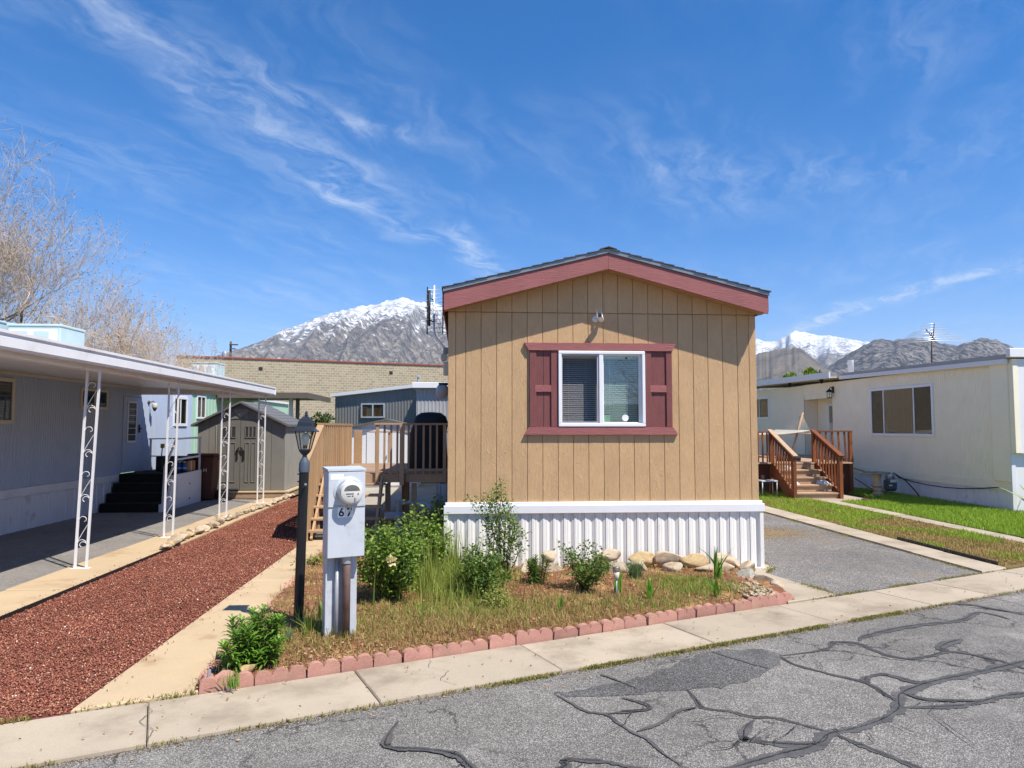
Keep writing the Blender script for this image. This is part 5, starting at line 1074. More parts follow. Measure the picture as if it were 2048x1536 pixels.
# ================================================================== LEFT HOME, CARPORT
def corr_wall(p0, p1, z0, z1, pitch, depth, prof=((0, 0), (.5, 0), (.6, 1), (.9, 1)), z1b=None):
    """ribbed sheet between two ground points; ribs stand towards the left of p0->p1"""
    a, b = Vector((*p0, 0)), Vector((*p1, 0)); d = b - a; L_ = d.length; d /= L_; nn = Vector((-d.y, d.x, 0)); mb = MB(); s = 0; pts = []
    while s < L_:
        for t, h in prof:
            if s + t * pitch < L_: pts.append((s + t * pitch, h * depth))
        s += pitch
    pts.append((L_, 0))
    for i, (s, h) in enumerate(pts):
        p = a + d * s + nn * h; mb.v += [(p.x, p.y, z0), (p.x, p.y, z1 + ((z1b or z1) - z1) * s / L_)]
        if i: k = len(mb.v); mb.f.append((k - 4, k - 2, k - 1, k - 3))
    return mb
LX = -7.98
lh = thing('mobile_home', 'blue-grey ribbed metal mobile home behind the white carport', 'house', (-10, 14, 0))
mb = corr_wall((LX, 6.0), (LX, 17.38), .78, 2.86, .075, -.008); mb.build('wall', m_bluew, lh)
mb = corr_wall((LX, 18.36), (LX, 21.7), .78, 3.02, .075, -.008); mb.build('wall', m_bluew, lh)
mb = MB(); mb.box(LX - .10, 17.38, 2.62, LX + .002, 18.36, 3.0); mb.build('door_header', m_bluew, lh)
mb = MB(); mb.box(LX - .12, 6.0, .7, LX - .02, 17.38, 3.0); mb.box(LX - .12, 18.36, .7, LX - .02, 21.68, 3.0); mb.box(LX - 4.0, 21.6, .7, LX - .121, 21.69, 3.0); mb.box(LX - 4.0, 6.0, .7, LX - 3.9, 21.59, 3.0); mb.box(LX - 4, 5.9, .7, LX - .0, 5.99, 3.0); mb.build('shell', m_bluew, lh)
mb = MB(); mb.box(LX - 4.1, 5.85, 3.02, LX + .06, 21.8, 3.12); mb.build('roof', m_alum, lh)
mb = MB(); mb.cbox(LX - .01, 6.0, 2.80, LX + .035, 18.8, 2.862, .005); mb.build('eave_trim', m_cream, lh)
# skirting panels
spm = MB(); pv = [(0, 0), (.20, 0), (.21, -.014), (.29, -.014), (.30, 0)]
for (y, x) in pv: spm.v += [(x, y, 0), (x, y, .62)]
spm.f = [(2 * i, 2 * i + 2, 2 * i + 3, 2 * i + 1) for i in range(4)]; sme = spm.mesh(); sme.materials.append(m_skirtg)
lsk = thing('skirting', 'pale ribbed metal skirting under the blue-grey home', 'skirting', (LX + .03, 6, 0))
y = 6.0
while y < 16.6: link('skirt_panel', sme, None, lsk, (0, y - 6, 0)); y += .302
mb = MB(); mb.box(LX - .02, 6, 0, LX + .0, 21.7, .7); mb.build('backing', m_skirtg, lsk)
mb = MB(); mb.cbox(LX - .02, 6, .62, LX + .055, 17.3, .775, .006); mb.build('band', m_skirtg, lsk)
def side_window(par, X, y0, y1, z0, z1, t, mf, div, sgn, mg=m_glassd, blind=True, mull=None):
    """window on a wall of constant X; sgn = which way the outside is"""
    xa, xb = sorted((X - sgn * .02, X + sgn * .035)); mb = MB()
    mb.cbox(xa, y0, z0, xb, y1, z0 + t, .005); mb.cbox(xa, y0, z1 - t, xb, y1, z1, .005); mb.cbox(xa, y0, z0 + t, xb, y0 + t, z1 - t, .005); mb.cbox(xa, y1 - t, z0 + t, xb, y1, z1 - t, .005)
    w = mb.build('window', mf, par)
    for yd in div: mb = MB(); mb.cbox(xa, yd - .02, z0 + t, xb - .004 * sgn, yd + .02, z1 - t, .004); mb.build('mullion', mf, w)
    xs = sorted((X + sgn * .012, X + sgn * .015)); ds = [y0 + t] + list(div) + [y1 - t]
    for a, b in zip(ds, ds[1:]):
        mb = MB(); mb.box(xs[0], a, z0 + t, xs[1], b, z1 - t); mb.build('pane', mg, w)
    xs = sorted((X + sgn * -.004, X + sgn * .0096)); mb = MB(); mb.box(xs[0], y0 + t * .5, z0 + t * .5, xs[1], y1 - t * .5, z1 - t * .5); mb.build('window_back', m_dark, w)
    if blind:
        mb = MB(); n = int((z1 - z0 - 2 * t) / .05)
        for i in range(n):
            z = z0 + t + .05 * i; xs = sorted((X + sgn * .0098, X + sgn * .0115)); mb.box(xs[0], y0 + t, z, xs[1], y1 - t, z + .036)
        tag(mb.build('blind', M('beige_blind', S(206, 192, 160, .7), bump=0), w), kind='stuff')
    return w
side_window(lh, LX, 11.9, 13.26, 1.93, 2.74, .07, m_cream, [12.55], 1)
side_window(lh, LX, 15.48, 16.62, 2.26, 2.71, .06, m_cream, [16.05], 1, m_glassd, False)
side_window(lh, LX, 20.3, 21.3, 1.9, 2.75, .08, m_white, [20.8], 1)
mb = MB(); mb.cbox(LX - .03, 17.40, .80, LX + .018, 18.34, 2.61, .006); door = mb.build('door', m_bluew, lh)
mb = MB()
for (ya, yb, za, zb) in ((17.58, 17.62, 1.5, 2.5), (18.02, 18.06, 1.5, 2.5), (17.62, 18.02, 1.5, 1.54), (17.62, 18.02, 2.46, 2.5)): mb.cbox(LX + .019, ya, za, LX + .04, yb, zb, .004)
jw = mb.build('jalousie_frame', m_skirtg, door)
for k in range(6):
    z = 1.54 + k * .1535; mb = MB(); mb.box(LX + .0195, 17.62, z + .012, LX + .024, 18.02, z + .145); mb.build('pane', m_glassd, jw)
    mb = MB(); mb.box(LX + .0195, 17.62, z, LX + .036, 18.02, z + .011); mb.build('louver_rail', m_skirtg, jw)
mb = MB(); mb.box(LX + .0182, 17.6, 1.52, LX + .019, 18.04, 2.48); mb.build('curtain', M('grey_curtain', (.45, .45, .46), bump=0), jw)
mb = MB(); mb.cbox(LX + .019, 18.18, 1.74, LX + .045, 18.25, 1.94, .01); mb.tube([(LX + .05, 18.21, 1.84), (LX + .09, 18.21, 1.84), (LX + .09, 18.12, 1.835)], .013, 8); mb.build('handle', m_blackplas, door)
wl = thing('wall_lantern', 'small bronze wall lamp beside the blue door', 'light', (LX + .0, 18.75, 2.5))
mb = MB(); mb.M = Matrix.Rotation(R(90), 4, 'Y'); mb.lathe([(.06, .0), (.055, .02), (.02, .03)], n=14); mb.build('backplate', m_rust, wl, True, True)
mb = MB(); mb.tube([(.03, 0, .0), (.12, 0, .04), (.16, 0, .01)], .012, 6); mb.build('arm', m_rust, wl, True, True)
mb = MB(); mb.lathe([(.05, -.02), (.06, -.04), (.055, -.12), (.035, -.17), (.01, -.19)], (.16, 0, 0), 14); mb.build('globe', m_cream, wl, True, True)
mb = MB(); mb.lathe([(.062, -.12), (.05, -.15), (.03, -.2), (.004, -.22)], (.16, 0, 0), 14); mb.build('cage', m_rust, wl, True, True)
# evaporative coolers
def cooler(loc, w, d, h, label, n):
    c = thing('evaporative_cooler', label, 'cooler', loc)
    mb = MB(); mb.cbox(-w / 2, -d / 2, 0, w / 2, d / 2, h, .02); mb.build('cabinet', m_cooler, c, False, True)
    mb = MB(); mb.cbox(-w / 2 - .02, -d / 2 - .02, h, w / 2 + .02, d / 2 + .02, h + .05, .015); mb.build('lid', m_cooler, c, False, True)
    mb = MB(); mb.cbox(-w / 2 + .06, -d / 2 - .02, .05, w / 2 - .06, -d / 2 - .001, h - .07, .006); mb.build('grille', m_white, c, False, True)
    for k in range(n):
        x = -w / 2 + .1 + k * (w - .2) / n; mb = MB(); mb.cbox(x, -d / 2 - .024, .09, x + (w - .2) / n * .72, -d / 2 - .0205, h - .11, .002); pl = mb.build('grille_panel', m_cooler, c, False, True)
        for q in range(4): mb = MB(); z = .11 + q * (h - .25) / 4; mb.box(x + .01, -d / 2 - .036, z, x + (w - .2) / n * .7, -d / 2 - .0245, z + .02); mb.build('louver', m_white, pl, False, True)
    return c
cooler((-9.2, 16.4, 3.22), 1.1, 1.0, .83, 'pale blue rooftop cooler above the carport, right one', 2)
cooler((-10.55, 16.0, 3.24), 1.1, 1.0, .9, 'pale blue rooftop cooler cut by the left picture edge', 2)
# carport
cp = thing('carport', 'white aluminium carport with scrollwork posts in front of the blue home', 'carport', (-4.9, 13, 0))
mb = MB(); yy = 4.6; n = 0
while yy < 18.15:
    for t, h in ((0, 0), (.11, 0), (.118, .028), (.142, .028)): mb.v += [(LX + .03, yy + t, 2.865 - h * 0 + h), (-4.76, yy + t, 2.70 + h)]
    yy += .15
for i in range(len(mb.v) // 2 - 1): mb.f.append((2 * i, 2 * i + 2, 2 * i + 3, 2 * i + 1))
mb.build('roof_pans', m_alum, cp)
mb = MB(); mb.add([(LX - .2, 4.58, 2.93), (-4.74, 4.58, 2.86), (-4.74, 18.2, 2.86), (LX - .2, 18.2, 2.93), (LX - .2, 4.58, 2.915), (-4.74, 4.58, 2.845), (-4.74, 18.2, 2.845), (LX - .2, 18.2, 2.915)], [(0, 1, 2, 3), (4, 5, 6, 7), (0, 1, 5, 4), (2, 3, 7, 6), (1, 2, 6, 5), (0, 3, 7, 4)]); mb.build('roof_sheet', m_alum, cp)
for nm, prof_ in (('fascia', [(-4.76, 2.675), (-4.69, 2.675), (-4.69, 2.69), (-4.672, 2.70), (-4.672, 2.80), (-4.69, 2.812), (-4.69, 2.828), (-4.66, 2.84), (-4.66, 2.872), (-4.76, 2.872)]),):
    mb = MB(); mb.prism(prof_, 4.55, 18.2, 'y'); mb.build(nm, m_alum, cp)
mb = MB(); mb.box(LX + .0, 18.201, 2.68, -4.66, 18.225, 2.875); mb.build('end_fascia', m_alum, cp)
mb = MB(); mb.cbox(-4.98, 4.6, 2.62, -4.82, 18.1, 2.70, .005); mb.build('post_beam', m_alum, cp)
def scroll(mb, cx, cz, s, d, y):
    pts = []
    for k in range(15):
        a = k / 14 * 4.4; r_ = .048 * (1 - k / 14 * .72) * s; pts.append((cx + d * (r_ * math.cos(a) - .0), y, cz + r_ * math.sin(a)))
    mb.tube(pts, .0042, 5)
for k, (py_, lean) in enumerate(((9.83, .05), (12.49, .015), (15.21, .01), (17.90, 0.0))):
    po = MB(); H_ = 2.66; z0_ = .02; w = .08
    # two uprights
    for sgn in (-1, 1): po.beam((-4.9 - lean * 1.6 + sgn * w * .9, py_, z0_), (-4.9 + sgn * w, py_, H_), .026, .026, (0, 1, 0))
    post = po.build('post', m_white, cp)
    nseg = 4; Ls = (H_ - .3) / nseg
    for i in range(nseg):
        zb = .2 + i * Ls; xo = lambda z: -4.9 - lean * 1.6 * (1 - z / H_)
        for zc, d_ in ((zb + .12, 1), (zb + Ls - .14, -1)): mb = MB(); scroll(mb, xo(zc), zc, 1.3, d_, py_); mb.build('scroll', m_white, post)
        mb = MB(); mb.tube([(xo(zb + .2) - w * .8, py_, zb + .17), (xo(zb + Ls / 2), py_, zb + Ls / 2), (xo(zb + Ls - .2) + w * .8, py_, zb + Ls - .18)], .0045, 5); mb.build('diagonal_bar', m_white, post)
        mb = MB(); mb.tube([(xo(zb) + w * .85 * math.cos(a_), py_, zb + .11 + .085 * math.sin(a_)) for a_ in [R(q) for q in range(-20, 201, 20)]], .0042, 5); mb.build('arch_bar', m_white, post)
    mb = MB(); mb.cbox(-4.9 - lean * 1.6 - .12, py_ - .03, .015, -4.9 - lean * 1.6 + .12, py_ + .03, .03, .003); mb.build('foot_plate', m_white, post)
# carpeted steps and platform
stp = thing('carpeted_steps', 'dark carpeted steps with a white cabinet base and rail at the blue door', 'steps', (-7.2, 17, 0))
for k in range(4):
    mb = MB(); mb.cbox(LX + .06, 16.3 + k * .29, .0, -6.64, 16.62 + k * .29 if k < 3 else 18.62, .2 * (k + 1) - .005, .018); mb.build('step' if k < 3 else 'platform', m_carpet, stp)
mb = MB(); mb.prism([(16.27, 0), (16.27, .17), (16.6, .18), (16.9, .77), (18.62, .80), (18.62, 0)], -6.638, -6.57, 'x'); cab = mb.build('side_panel', m_white, stp)
mb = MB(); mb.cbox(-6.5695, 17.1, .06, -6.558, 17.85, .68, .004); dd = mb.build('cabinet_door', m_white, cab)
mb = MB(); mb.cbox(-6.557, 17.78, .5, -6.54, 17.81, .53, .004); mb.cbox(-6.557, 17.79, .14, -6.55, 17.84, .18, .003); mb.build('latch', m_blackplas, dd)
RL = []
def railp(name, a, b, w=.04): mb = MB(); mb.beam(a, b, w, w); mb.build(name, m_skirtg, stp)
xr = -6.6
railp('rail_post', (xr, 16.38, .05), (xr, 16.45, .95)); railp('rail_post', (xr, 17.05, .6), (xr, 17.05, 1.62)); railp('rail_post', (xr, 18.55, .78), (xr, 18.55, 1.62)); railp('rail_post', (LX + .15, 18.6, .8), (LX + .15, 18.6, 1.58))
railp('hand_rail', (xr, 16.42, .96), (xr, 17.05, 1.60)); railp('hand_rail', (xr, 17.0, 1.60), (xr, 18.6, 1.62)); railp('mid_rail', (xr, 17.05, 1.12), (xr, 18.58, 1.15)); railp('mid_rail', (xr, 16.42, .5), (xr, 17.05, 1.1))
railp('hand_rail', (LX + .1, 18.6, 1.58), (xr, 18.6, 1.60), .03); railp('mid_rail', (LX + .1, 18.6, 1.15), (xr, 18.6, 1.12), .03)
# things on the platform
bt = MB(); bt.cbox(-7.5, 18.12, .80, -6.72, 18.5, 1.16, .02); bo = bt.build('black_tote', m_blackplas); tag(bo, 'black plastic tote with pale lettering on the carpeted platform', 'tote')
me = text_mesh('ACE', .16, .0); me.transform(Matrix.Translation((-6.98, 18.118, 1.06)) @ Matrix.Rotation(R(90), 4, 'X')); link('lettering', me, m_skirtg, bo)
for k in range(2):
    b_ = thing('detergent_bottle', ['blue plastic bottle on the left of the pair beside the cardboard box', 'blue plastic bottle on the right of the pair beside the cardboard box'][k], 'bottle', (-6.86 + k * .12, 17.95, .80), 0, 'blue bottles on the platform')
    mb = MB(); mb.lathe([(.05, 0), (.054, .02), (.054, .14), (.04, .18), (.02, .2), (.02, .21)], n=12); mb.build('body', m_blueb, b_, True, True)
    mb = MB(); mb.lathe([(.023, .21), (.023, .24)], n=10); mb.build('cap', m_white, b_, True, True); mb = MB(); mb.lathe([(.055, .05), (.055, .1)], n=12); mb.build('label_band', m_cooler, b_, True, True)
mb = MB(); mb.cbox(-6.70, 17.95, .8, -6.645, 18.4, 1.05, .004); bx = mb.build('cardboard_box', m_card); tag(bx, 'cardboard box beside the blue bottles', 'box')
mb = MB(); mb.box(-6.704, 18.1, .8005, -6.641, 18.15, 1.052); mb.build('tape', m_cream, bx)
mb = MB(); mb.cbox(-7.30, 17.95, .80, -7.0, 18.11, 1.12, .01); tag(mb.build('green_crate', M('dark_green_box', (.05, .065, .05), bump=0)), 'dark green case left of the blue bottles', 'case')
br = thing('broom', 'upright broom leaning behind the blue home rail', 'broom', (-7.55, 18.52, .8))
mb = MB(); mb.tube([(0, 0, 0), (.04, 0, .55)], .014, 8); mb.build('handle', m_blackplas, br, True, True); mb = MB(); mb.cbox(0, -.03, .55, .09, .03, .66, .01); mb.build('head', M('yellow_bristle', S(220, 186, 90, .8)), br, False, True)
# wheeled bin
tb = thing('wheeled_bin', 'brown wheeled rubbish bin between the steps and the shed', 'bin', (-6.60, 18.95, 0))
mb = MB(); mb.add([(-.22, -.22, .05), (.22, -.22, .05), (.22, .22, .05), (-.22, .22, .05), (-.31, -.3, 1.1), (.31, -.3, 1.1), (.31, .3, 1.1), (-.31, .3, 1.1)], [(3, 2, 1, 0), (4, 5, 6, 7), (0, 1, 5, 4), (1, 2, 6, 5), (2, 3, 7, 6), (3, 0, 4, 7)]); body = mb.build('body', m_trash, tb, False, True)
mb = MB(); mb.cbox(-.34, -.33, 1.08, .34, .32, 1.13, .012); mb.build('rim', m_trash, tb, False, True)
mb = MB(); mb.cbox(-.35, -.34, 1.131, .35, .34, 1.2, .03); mb.build('lid', m_trash, tb, False, True)
for s_ in (-1, 1): mb = MB(); mb.M = Matrix.Translation((s_ * .24, .24, .11)) @ Matrix.Rotation(R(90), 4, 'Y'); mb.lathe([(.11, -.03), (.11, .03)], n=16); mb.build('wheel', m_blackplas, tb, True, True, 40)
me = text_mesh('H', .13, .0); me.transform(Matrix.Translation((.1, -.288, .78)) @ Matrix.Rotation(R(94), 4, 'X')); link('mark', me, m_skirtg, body)

# ================================================================== SHED
sx0, sx1, sy0, sy1, sb = -6.95, -4.68, 19.35, 21.7, .21
sh = thing('garden_shed', 'taupe resin garden shed with double doors at the end of the gravel', 'shed', (-5.8, 20.5, 0))
mb = MB(); mb.cbox(sx0 - .12, sy0 - .16, 0, sx1 + .14, sy1 + .1, .15, .01); mb.build('base_frame', m_oldwood, sh)
mb = MB(); mb.cbox(sx0 - .14, sy0 - .18, .151, sx1 + .16, sy1 + .1, .2, .01); mb.build('base_deck', m_conc2, sh)
pkx = (sx0 + sx1) / 2 - .02; pz, ez = 2.50, 1.95; ztop = lambda x: pz - (pz - ez) * abs(x - pkx) / ((sx1 - sx0) / 2)
mb = MB(); mb.prism([(sx0, sb), (sx1, sb), (sx1, ztop(sx1)), (pkx, pz), (sx0, ztop(sx0))], sy0 + .02, sy0 + .08, 'y'); mb.prism([(sx0, sb), (sx1, sb), (sx1, ztop(sx1)), (pkx, pz), (sx0, ztop(sx0))], sy1 - .06, sy1, 'y'); mb.box(sx0, sy0 + .081, sb, sx0 + .05, sy1 - .061, ztop(sx0)); mb.box(sx1 - .06, sy0 + .081, sb, sx1 - .01, sy1 - .061, ztop(sx1)); mb.build('shell', m_shed, sh)
for (a, b) in ((sx0, sx0 + .29), (sx0 + .294, sx0 + .5), (sx1 - .62, sx1 - .36), (sx1 - .356, sx1)):
    mb = MB(); mb.prism([(a + .003, sb), (b - .003, sb), (b - .003, ztop(b) - .02), (a + .003, ztop(a) - .02)], sy0, sy0 + .019, 'y'); mb.build('wall_panel', m_shed, sh)
xs_ = [sx0 + .5, sx0 + .72, sx0 + .94, pkx, sx1 - .97, sx1 - .79, sx1 - .62]
for a, b in zip(xs_, xs_[1:]):
    mb = MB(); arch = lambda x: 2.07 - .12 * ((x - pkx) / .7) ** 2; mb.prism([(a + .003, arch(a) + .04), (b - .003, arch(b) + .04), (b - .003, ztop(b) - .02), (a + .003, ztop(a) - .02)], sy0, sy0 + .019, 'y'); mb.build('gable_panel', m_shed, sh)
yy = sy0 + .0
for k in range(9):
    mb = MB(); w = (sy1 - sy0) / 9; mb.cbox(sx1 - .008, yy + .004, sb, sx1 + .012, yy + w - .004, ztop(sx1) - .02, .005); mb.build('side_plank', m_sheds, sh); yy += w
for s_ in (-1, 1):
    xe = pkx + s_ * ((sx1 - sx0) / 2 + .12); ze = ztop(pkx + s_ * (sx1 - sx0) / 2) - .06
    mb = MB(); mb.prism([(xe, ze), (pkx, pz + .01), (pkx, pz + .055), (xe, ze + .045)], sy0 - .14, sy1 + .1, 'y'); mb.build('roof', m_shedr, sh)
    for k in range(7):
        t0, t1 = k / 7, (k + 1.03) / 7; x0 = xe + (pkx - xe) * t0; x1 = xe + (pkx - xe) * t1; f = lambda t: ze + (pz + .01 - ze) * t + .046
        mb = MB(); mb.prism([(x0, f(t0) + .0005), (x1, f(t1) + .0005), (x1, f(t1) + .004), (x0, f(t0) + .014)], sy0 - .13, sy1 + .09, 'y'); mb.build('roof_shingle_row', m_shedr, sh)
dx0, dxm, dx1 = sx0 + .52, pkx, sx1 - .64
archz = lambda x: 2.05 - .13 * ((x - pkx) / .7) ** 2
for k, (a, b) in enumerate(((dx0, dxm - .006), (dxm + .006, dx1))):
    top = [(a + (b - a) * i / 8, archz(a + (b - a) * i / 8)) for i in range(9)]
    mb = MB(); mb.prism([(a, sb + .01)] + [(b, sb + .01)] + top[::-1], sy0 - .03, sy0 + .018, 'y'); d_ = mb.build('door', m_shedd, sh)
    i0, i1 = a + .11, b - .11
    for j in range(3):
        w = (i1 - i0) / 3; mb = MB(); mb.box(i0 + w * j + .015, sy0 - .036, 1.62, i0 + w * (j + 1) - .015, sy0 - .031, 1.86 + (.02 if (j + k) % 2 else 0)); mb.build('pane', m_dark, d_)
        mb = MB(); fx0, fx1 = i0 + w * j, i0 + w * (j + 1); 
        for (p, q, r1, r2) in ((fx0, fx0 + .018, 1.6, 1.9), (fx1 - .018, fx1, 1.6, 1.9), (fx0, fx1, 1.59, 1.615), (fx0, fx1, 1.885, 1.905)): mb.cbox(p, sy0 - .046, r1, q, sy0 - .0305, r2, .003)
        mb.build('pane_frame', m_shedd, d_)
    for (p, q) in ((i0, (i0 + i1) / 2 - .02), ((i0 + i1) / 2 + .02, i1)):
        mb = MB()
        for (e0, e1, r1, r2) in ((p, p + .03, .42, 1.48), (q - .03, q, .42, 1.48), (p + .03, q - .03, .42, .45), (p + .03, q - .03, 1.45, 1.48)): mb.cbox(e0, sy0 - .044, r1, e1, sy0 - .0305, r2, .006)
        mb.build('panel_moulding', m_shedd, d_)
    s_ = -1 if k == 0 else 1; mb = MB(); mb.cbox(dxm + s_ * .085 - .03, sy0 - .06, 1.0, dxm + s_ * .085 + .03, sy0 - .031, 1.27, .02); mb.beam((dxm + s_ * .085, sy0 - .07, 1.24), (dxm + s_ * .02, sy0 - .07, 1.34), .035, .03, (0, 1, 0)); mb.build('handle', m_blackplas, d_)
for ja in (dx0 - .05, dx1 + .008): mb = MB(); mb.cbox(ja, sy0 - .02, sb, ja + .042, sy0 + .018, 1.92, .006); mb.build('door_jamb', m_sheds, sh)
mb = MB(); mb.prism([(pkx - .17, 2.36), (pkx + .17, 2.36), (pkx + .2, 2.32), (pkx + .12, 2.22), (pkx + .03, 2.16), (pkx - .03, 2.16), (pkx - .12, 2.22), (pkx - .2, 2.32)], sy0 - .02, sy0 - .0005, 'y'); vt = mb.build('gable_vent', m_sheds, sh)
for k in range(4): mb = MB(); z = 2.2 + k * .038; hw = .06 + .03 * k; mb.box(pkx - hw, sy0 - .032, z, pkx + hw, sy0 - .0205, z + .02); mb.build('vent_louver', m_sheds, vt)

# ================================================================== DECK WITH STAIRS
DZ = 1.05; dk = thing('wooden_deck', 'tan painted wooden deck with railing and stairs beside the tan home', 'deck', (-1.4, 14.4, 0))
def D_(name, mb, mat=m_deck): return mb.build(name, mat, dk)
y = 12.98
while y < 16.5: mb = MB(); mb.cbox(-2.46, y, DZ - .035, -.22, y + .136, DZ, .004); D_('deck_board', mb, m_deckx); y += .142
for (a, b) in (((-2.48, 12.96, .96), (-.22, 12.96, .96)), ((-2.48, 16.5, .96), (-.22, 16.5, .96))): mb = MB(); mb.beam(a, b, .04, .15); D_('rim_joist', mb)
for x in (-2.46, -1.3, -.26): mb = MB(); mb.beam((x, 12.985, .93), (x, 16.48, .93), .04, .14); D_('joist', mb)
for (x, y) in ((-1.32, 13.05), (-1.05, 14.0), (-.85, 13.05), (-2.4, 16.4), (-1.3, 16.4), (-.4, 13.05), (-.4, 16.4)): mb = MB(); mb.cbox(x - .045, y - .045, 0, x + .045, y + .045, .86, .004); D_('support_post', mb)
# stairs up from the walkway
NT = 6; rise = DZ / NT
for k in range(1, NT):
    yk = 11.98 + (k - 1) * .21; z = rise * k
    for j in (0, 1): mb = MB(); mb.cbox(-2.52, yk + j * .115, z - .036, -1.36, yk + j * .115 + .11, z, .004); D_('tread', mb)
for x in (-2.44, -1.94, -1.42):
    mb = MB(); mb.beam((x, 11.98, .0), (x, 13.0, .93), .04, .17); mb.beam((x, 12.0, 0), (x, 12.0, .16), .04, .08); D_('stringer', mb)
    for k in range(1, NT):
        mb = MB(); yk = 12.1 + (k - 1) * .21; mb.box(x - .045, yk, max(0, rise * k - .3), x - .02, yk + .06, rise * k - .037); D_('tread_support', mb)
mb = MB(); mb.cbox(-2.58, 11.88, 0, -2.49, 11.93, 1.30, .004); D_('newel_post', mb)
mb = MB(); mb.beam((-2.545, 11.84, 1.28), (-2.545, 13.15, 1.91), .12, .045); D_('stair_rail_cap', mb)
mb = MB(); mb.beam((-2.545, 13.1, 1.93), (-2.545, 16.55, 1.93), .12, .045); D_('fence_cap', mb)
for k in range(11):
    y = 11.97 + k * .105; zt = 1.28 + (y - 11.84) * .481 - .03; zb = max(.05, (y - 11.98) / 1.05 * .93 - .12); mb = MB(); mb.cbox(-2.53, y, zb, -2.505, y + .088, zt, .003); D_('fence_slat', mb)
for k in range(32):
    y = 13.13 + k * .105; mb = MB(); dx = .02 * (k % 2); mb.cbox(-2.53 + dx, y, .84, -2.51 + dx, y + .09, 1.905, .003); D_('fence_slat', mb)
for y in (13.12, 14.8, 16.45): mb = MB(); mb.cbox(-2.59, y, 0, -2.535, y + .08, 1.9, .004); D_('fence_post', mb)
# back fence panel
mb = MB(); mb.cbox(-2.46, 16.56, .2, -2.28, 16.62, 1.80, .004); D_('end_panel', mb)
# front railing
for x in (-1.50, -1.06, -.30):
    mb = MB(); big_ = x == -1.06; mb.cbox(x - (.04 if big_ else .03), 12.86 if big_ else 12.885, .84 if big_ else .885, x + (.04 if big_ else .03), 12.93, 1.91, .004); D_('rail_post', mb)
mb = MB(); mb.cbox(-1.56, 12.87, 1.911, -.2, 12.97, 1.947, .004); D_('top_rail', mb)
mb = MB(); mb.cbox(-1.53, 12.895, 1.09, -.22, 12.925, 1.13, .003); D_('bottom_rail', mb)
for x in (-1.38, -1.26, -1.15, -.95, -.82, -.68, -.56, -.44): mb = MB(); mb.cbox(x - .018, 12.93, 1.02, x + .018, 12.965, 1.91, .003); D_('baluster', mb)
for k in range(6): x = -1.95 + k * .3; mb = MB(); mb.cbox(x - .018, 16.45, 1.06, x + .018, 16.49, 1.75, .003); D_('baluster', mb)
mb = MB(); mb.cbox(-2.1, 16.43, 1.75, -.22, 16.52, 1.785, .003); D_('top_rail', mb)
# covered grill
gr = MB(); n = 22; rings = [(.40, .28, 0), (.40, .28, .12), (.37, .26, .42), (.36, .26, .72), (.345, .25, .90), (.30, .22, 1.04), (.20, .15, 1.11), (.05, .04, 1.125)]
for (a, b, z) in rings:
    for k in range(n):
        t = 2 * math.pi * k / n; cs, sn = math.cos(t), math.sin(t); e = .55; f = 1 + .035 * noise.noise((k * .9, z * 4, 2)); gr.v.append((a * f * math.copysign(abs(cs) ** e, cs) + .05 * (z > .8), b * f * math.copysign(abs(sn) ** e, sn), z))
for i in range(len(rings) - 1):
    for k in range(n): gr.f.append((i * n + k, i * n + (k + 1) % n, (i + 1) * n + (k + 1) % n, (i + 1) * n + k))
gr.f.append(tuple(range((len(rings) - 1) * n, len(rings) * n)))
go = gr.build('grill_cover', m_cover, None, True); go.location = (-.66, 14.3, DZ); tag(go, 'barbecue grill under a black cover on the deck', 'grill')
mb = MB(); mb.cbox(.2, -.6, 0, .9, -.3, .02); 
# ================================================================== BEHIND
bw = thing('block_building', 'long cinder block building with a red coping behind the homes', 'building', (-22.4, 57.5, 0)); bw.rotation_euler = (0, 0, math.atan2(7.5, 21.2))
mb = MB(); mb.box(0, 0, -.1, 42, 9, 7.45); mb.build('wall', m_block, bw, False, True)
mb = MB(); mb.box(-.08, -.08, 7.45, 42.1, .35, 7.56); mb.box(-.08, .351, 7.45, .3, 9.1, 7.56); mb.build('coping', m_cop, bw, False, True)
for x in (6.1, 17.0): mb = MB(); mb.box(x, -.02, 6.55, x + .3, -.001, 6.83); mb.build('scupper', m_dark, bw, False, True)
mb = MB(); mb.box(13, -.02, 0, 30, -.001, 2.3); mb.build('painted_base', m_white, bw, False, True)
gh = thing('mobile_home', 'mint green mobile home behind the shed', 'house', (-9.5, 27, 0))
corr_wall((-8.6, 23.2), (-8.6, 36), .0, 3.0, .3, -.012).build('wall', m_mint, gh); corr_wall((-12.6, 23.2), (-8.6, 23.2), 0, 3.0, .3, .012).build('wall', m_mint, gh)
mb = MB(); mb.box(-12.7, 23.1, 3.0, -8.52, 36, 3.1); mb.build('roof', m_alum, gh)
side_window(gh, -8.6, 23.75, 24.55, 2.15, 3.0 - .08, .06, m_white, [24.15], 1); side_window(gh, -8.6, 29.5, 30.6, 2.3, 2.92, .06, m_white, [], 1, m_glassd, False)
mb = MB(); mb.cbox(-8.6, 25.9, 2.86, -8.5, 26.9, 2.99, .01); mb.build('awning', m_greyh, gh)
cooler((-10.45, 30.0, 3.1), 1.05, 1.05, 1.36, 'pale blue evaporative cooler on the mint green home', 3)
wp = thing('wood_carport', 'weathered grey flat wooden carport roof behind the shed', 'carport', (-6.4, 26, 0))
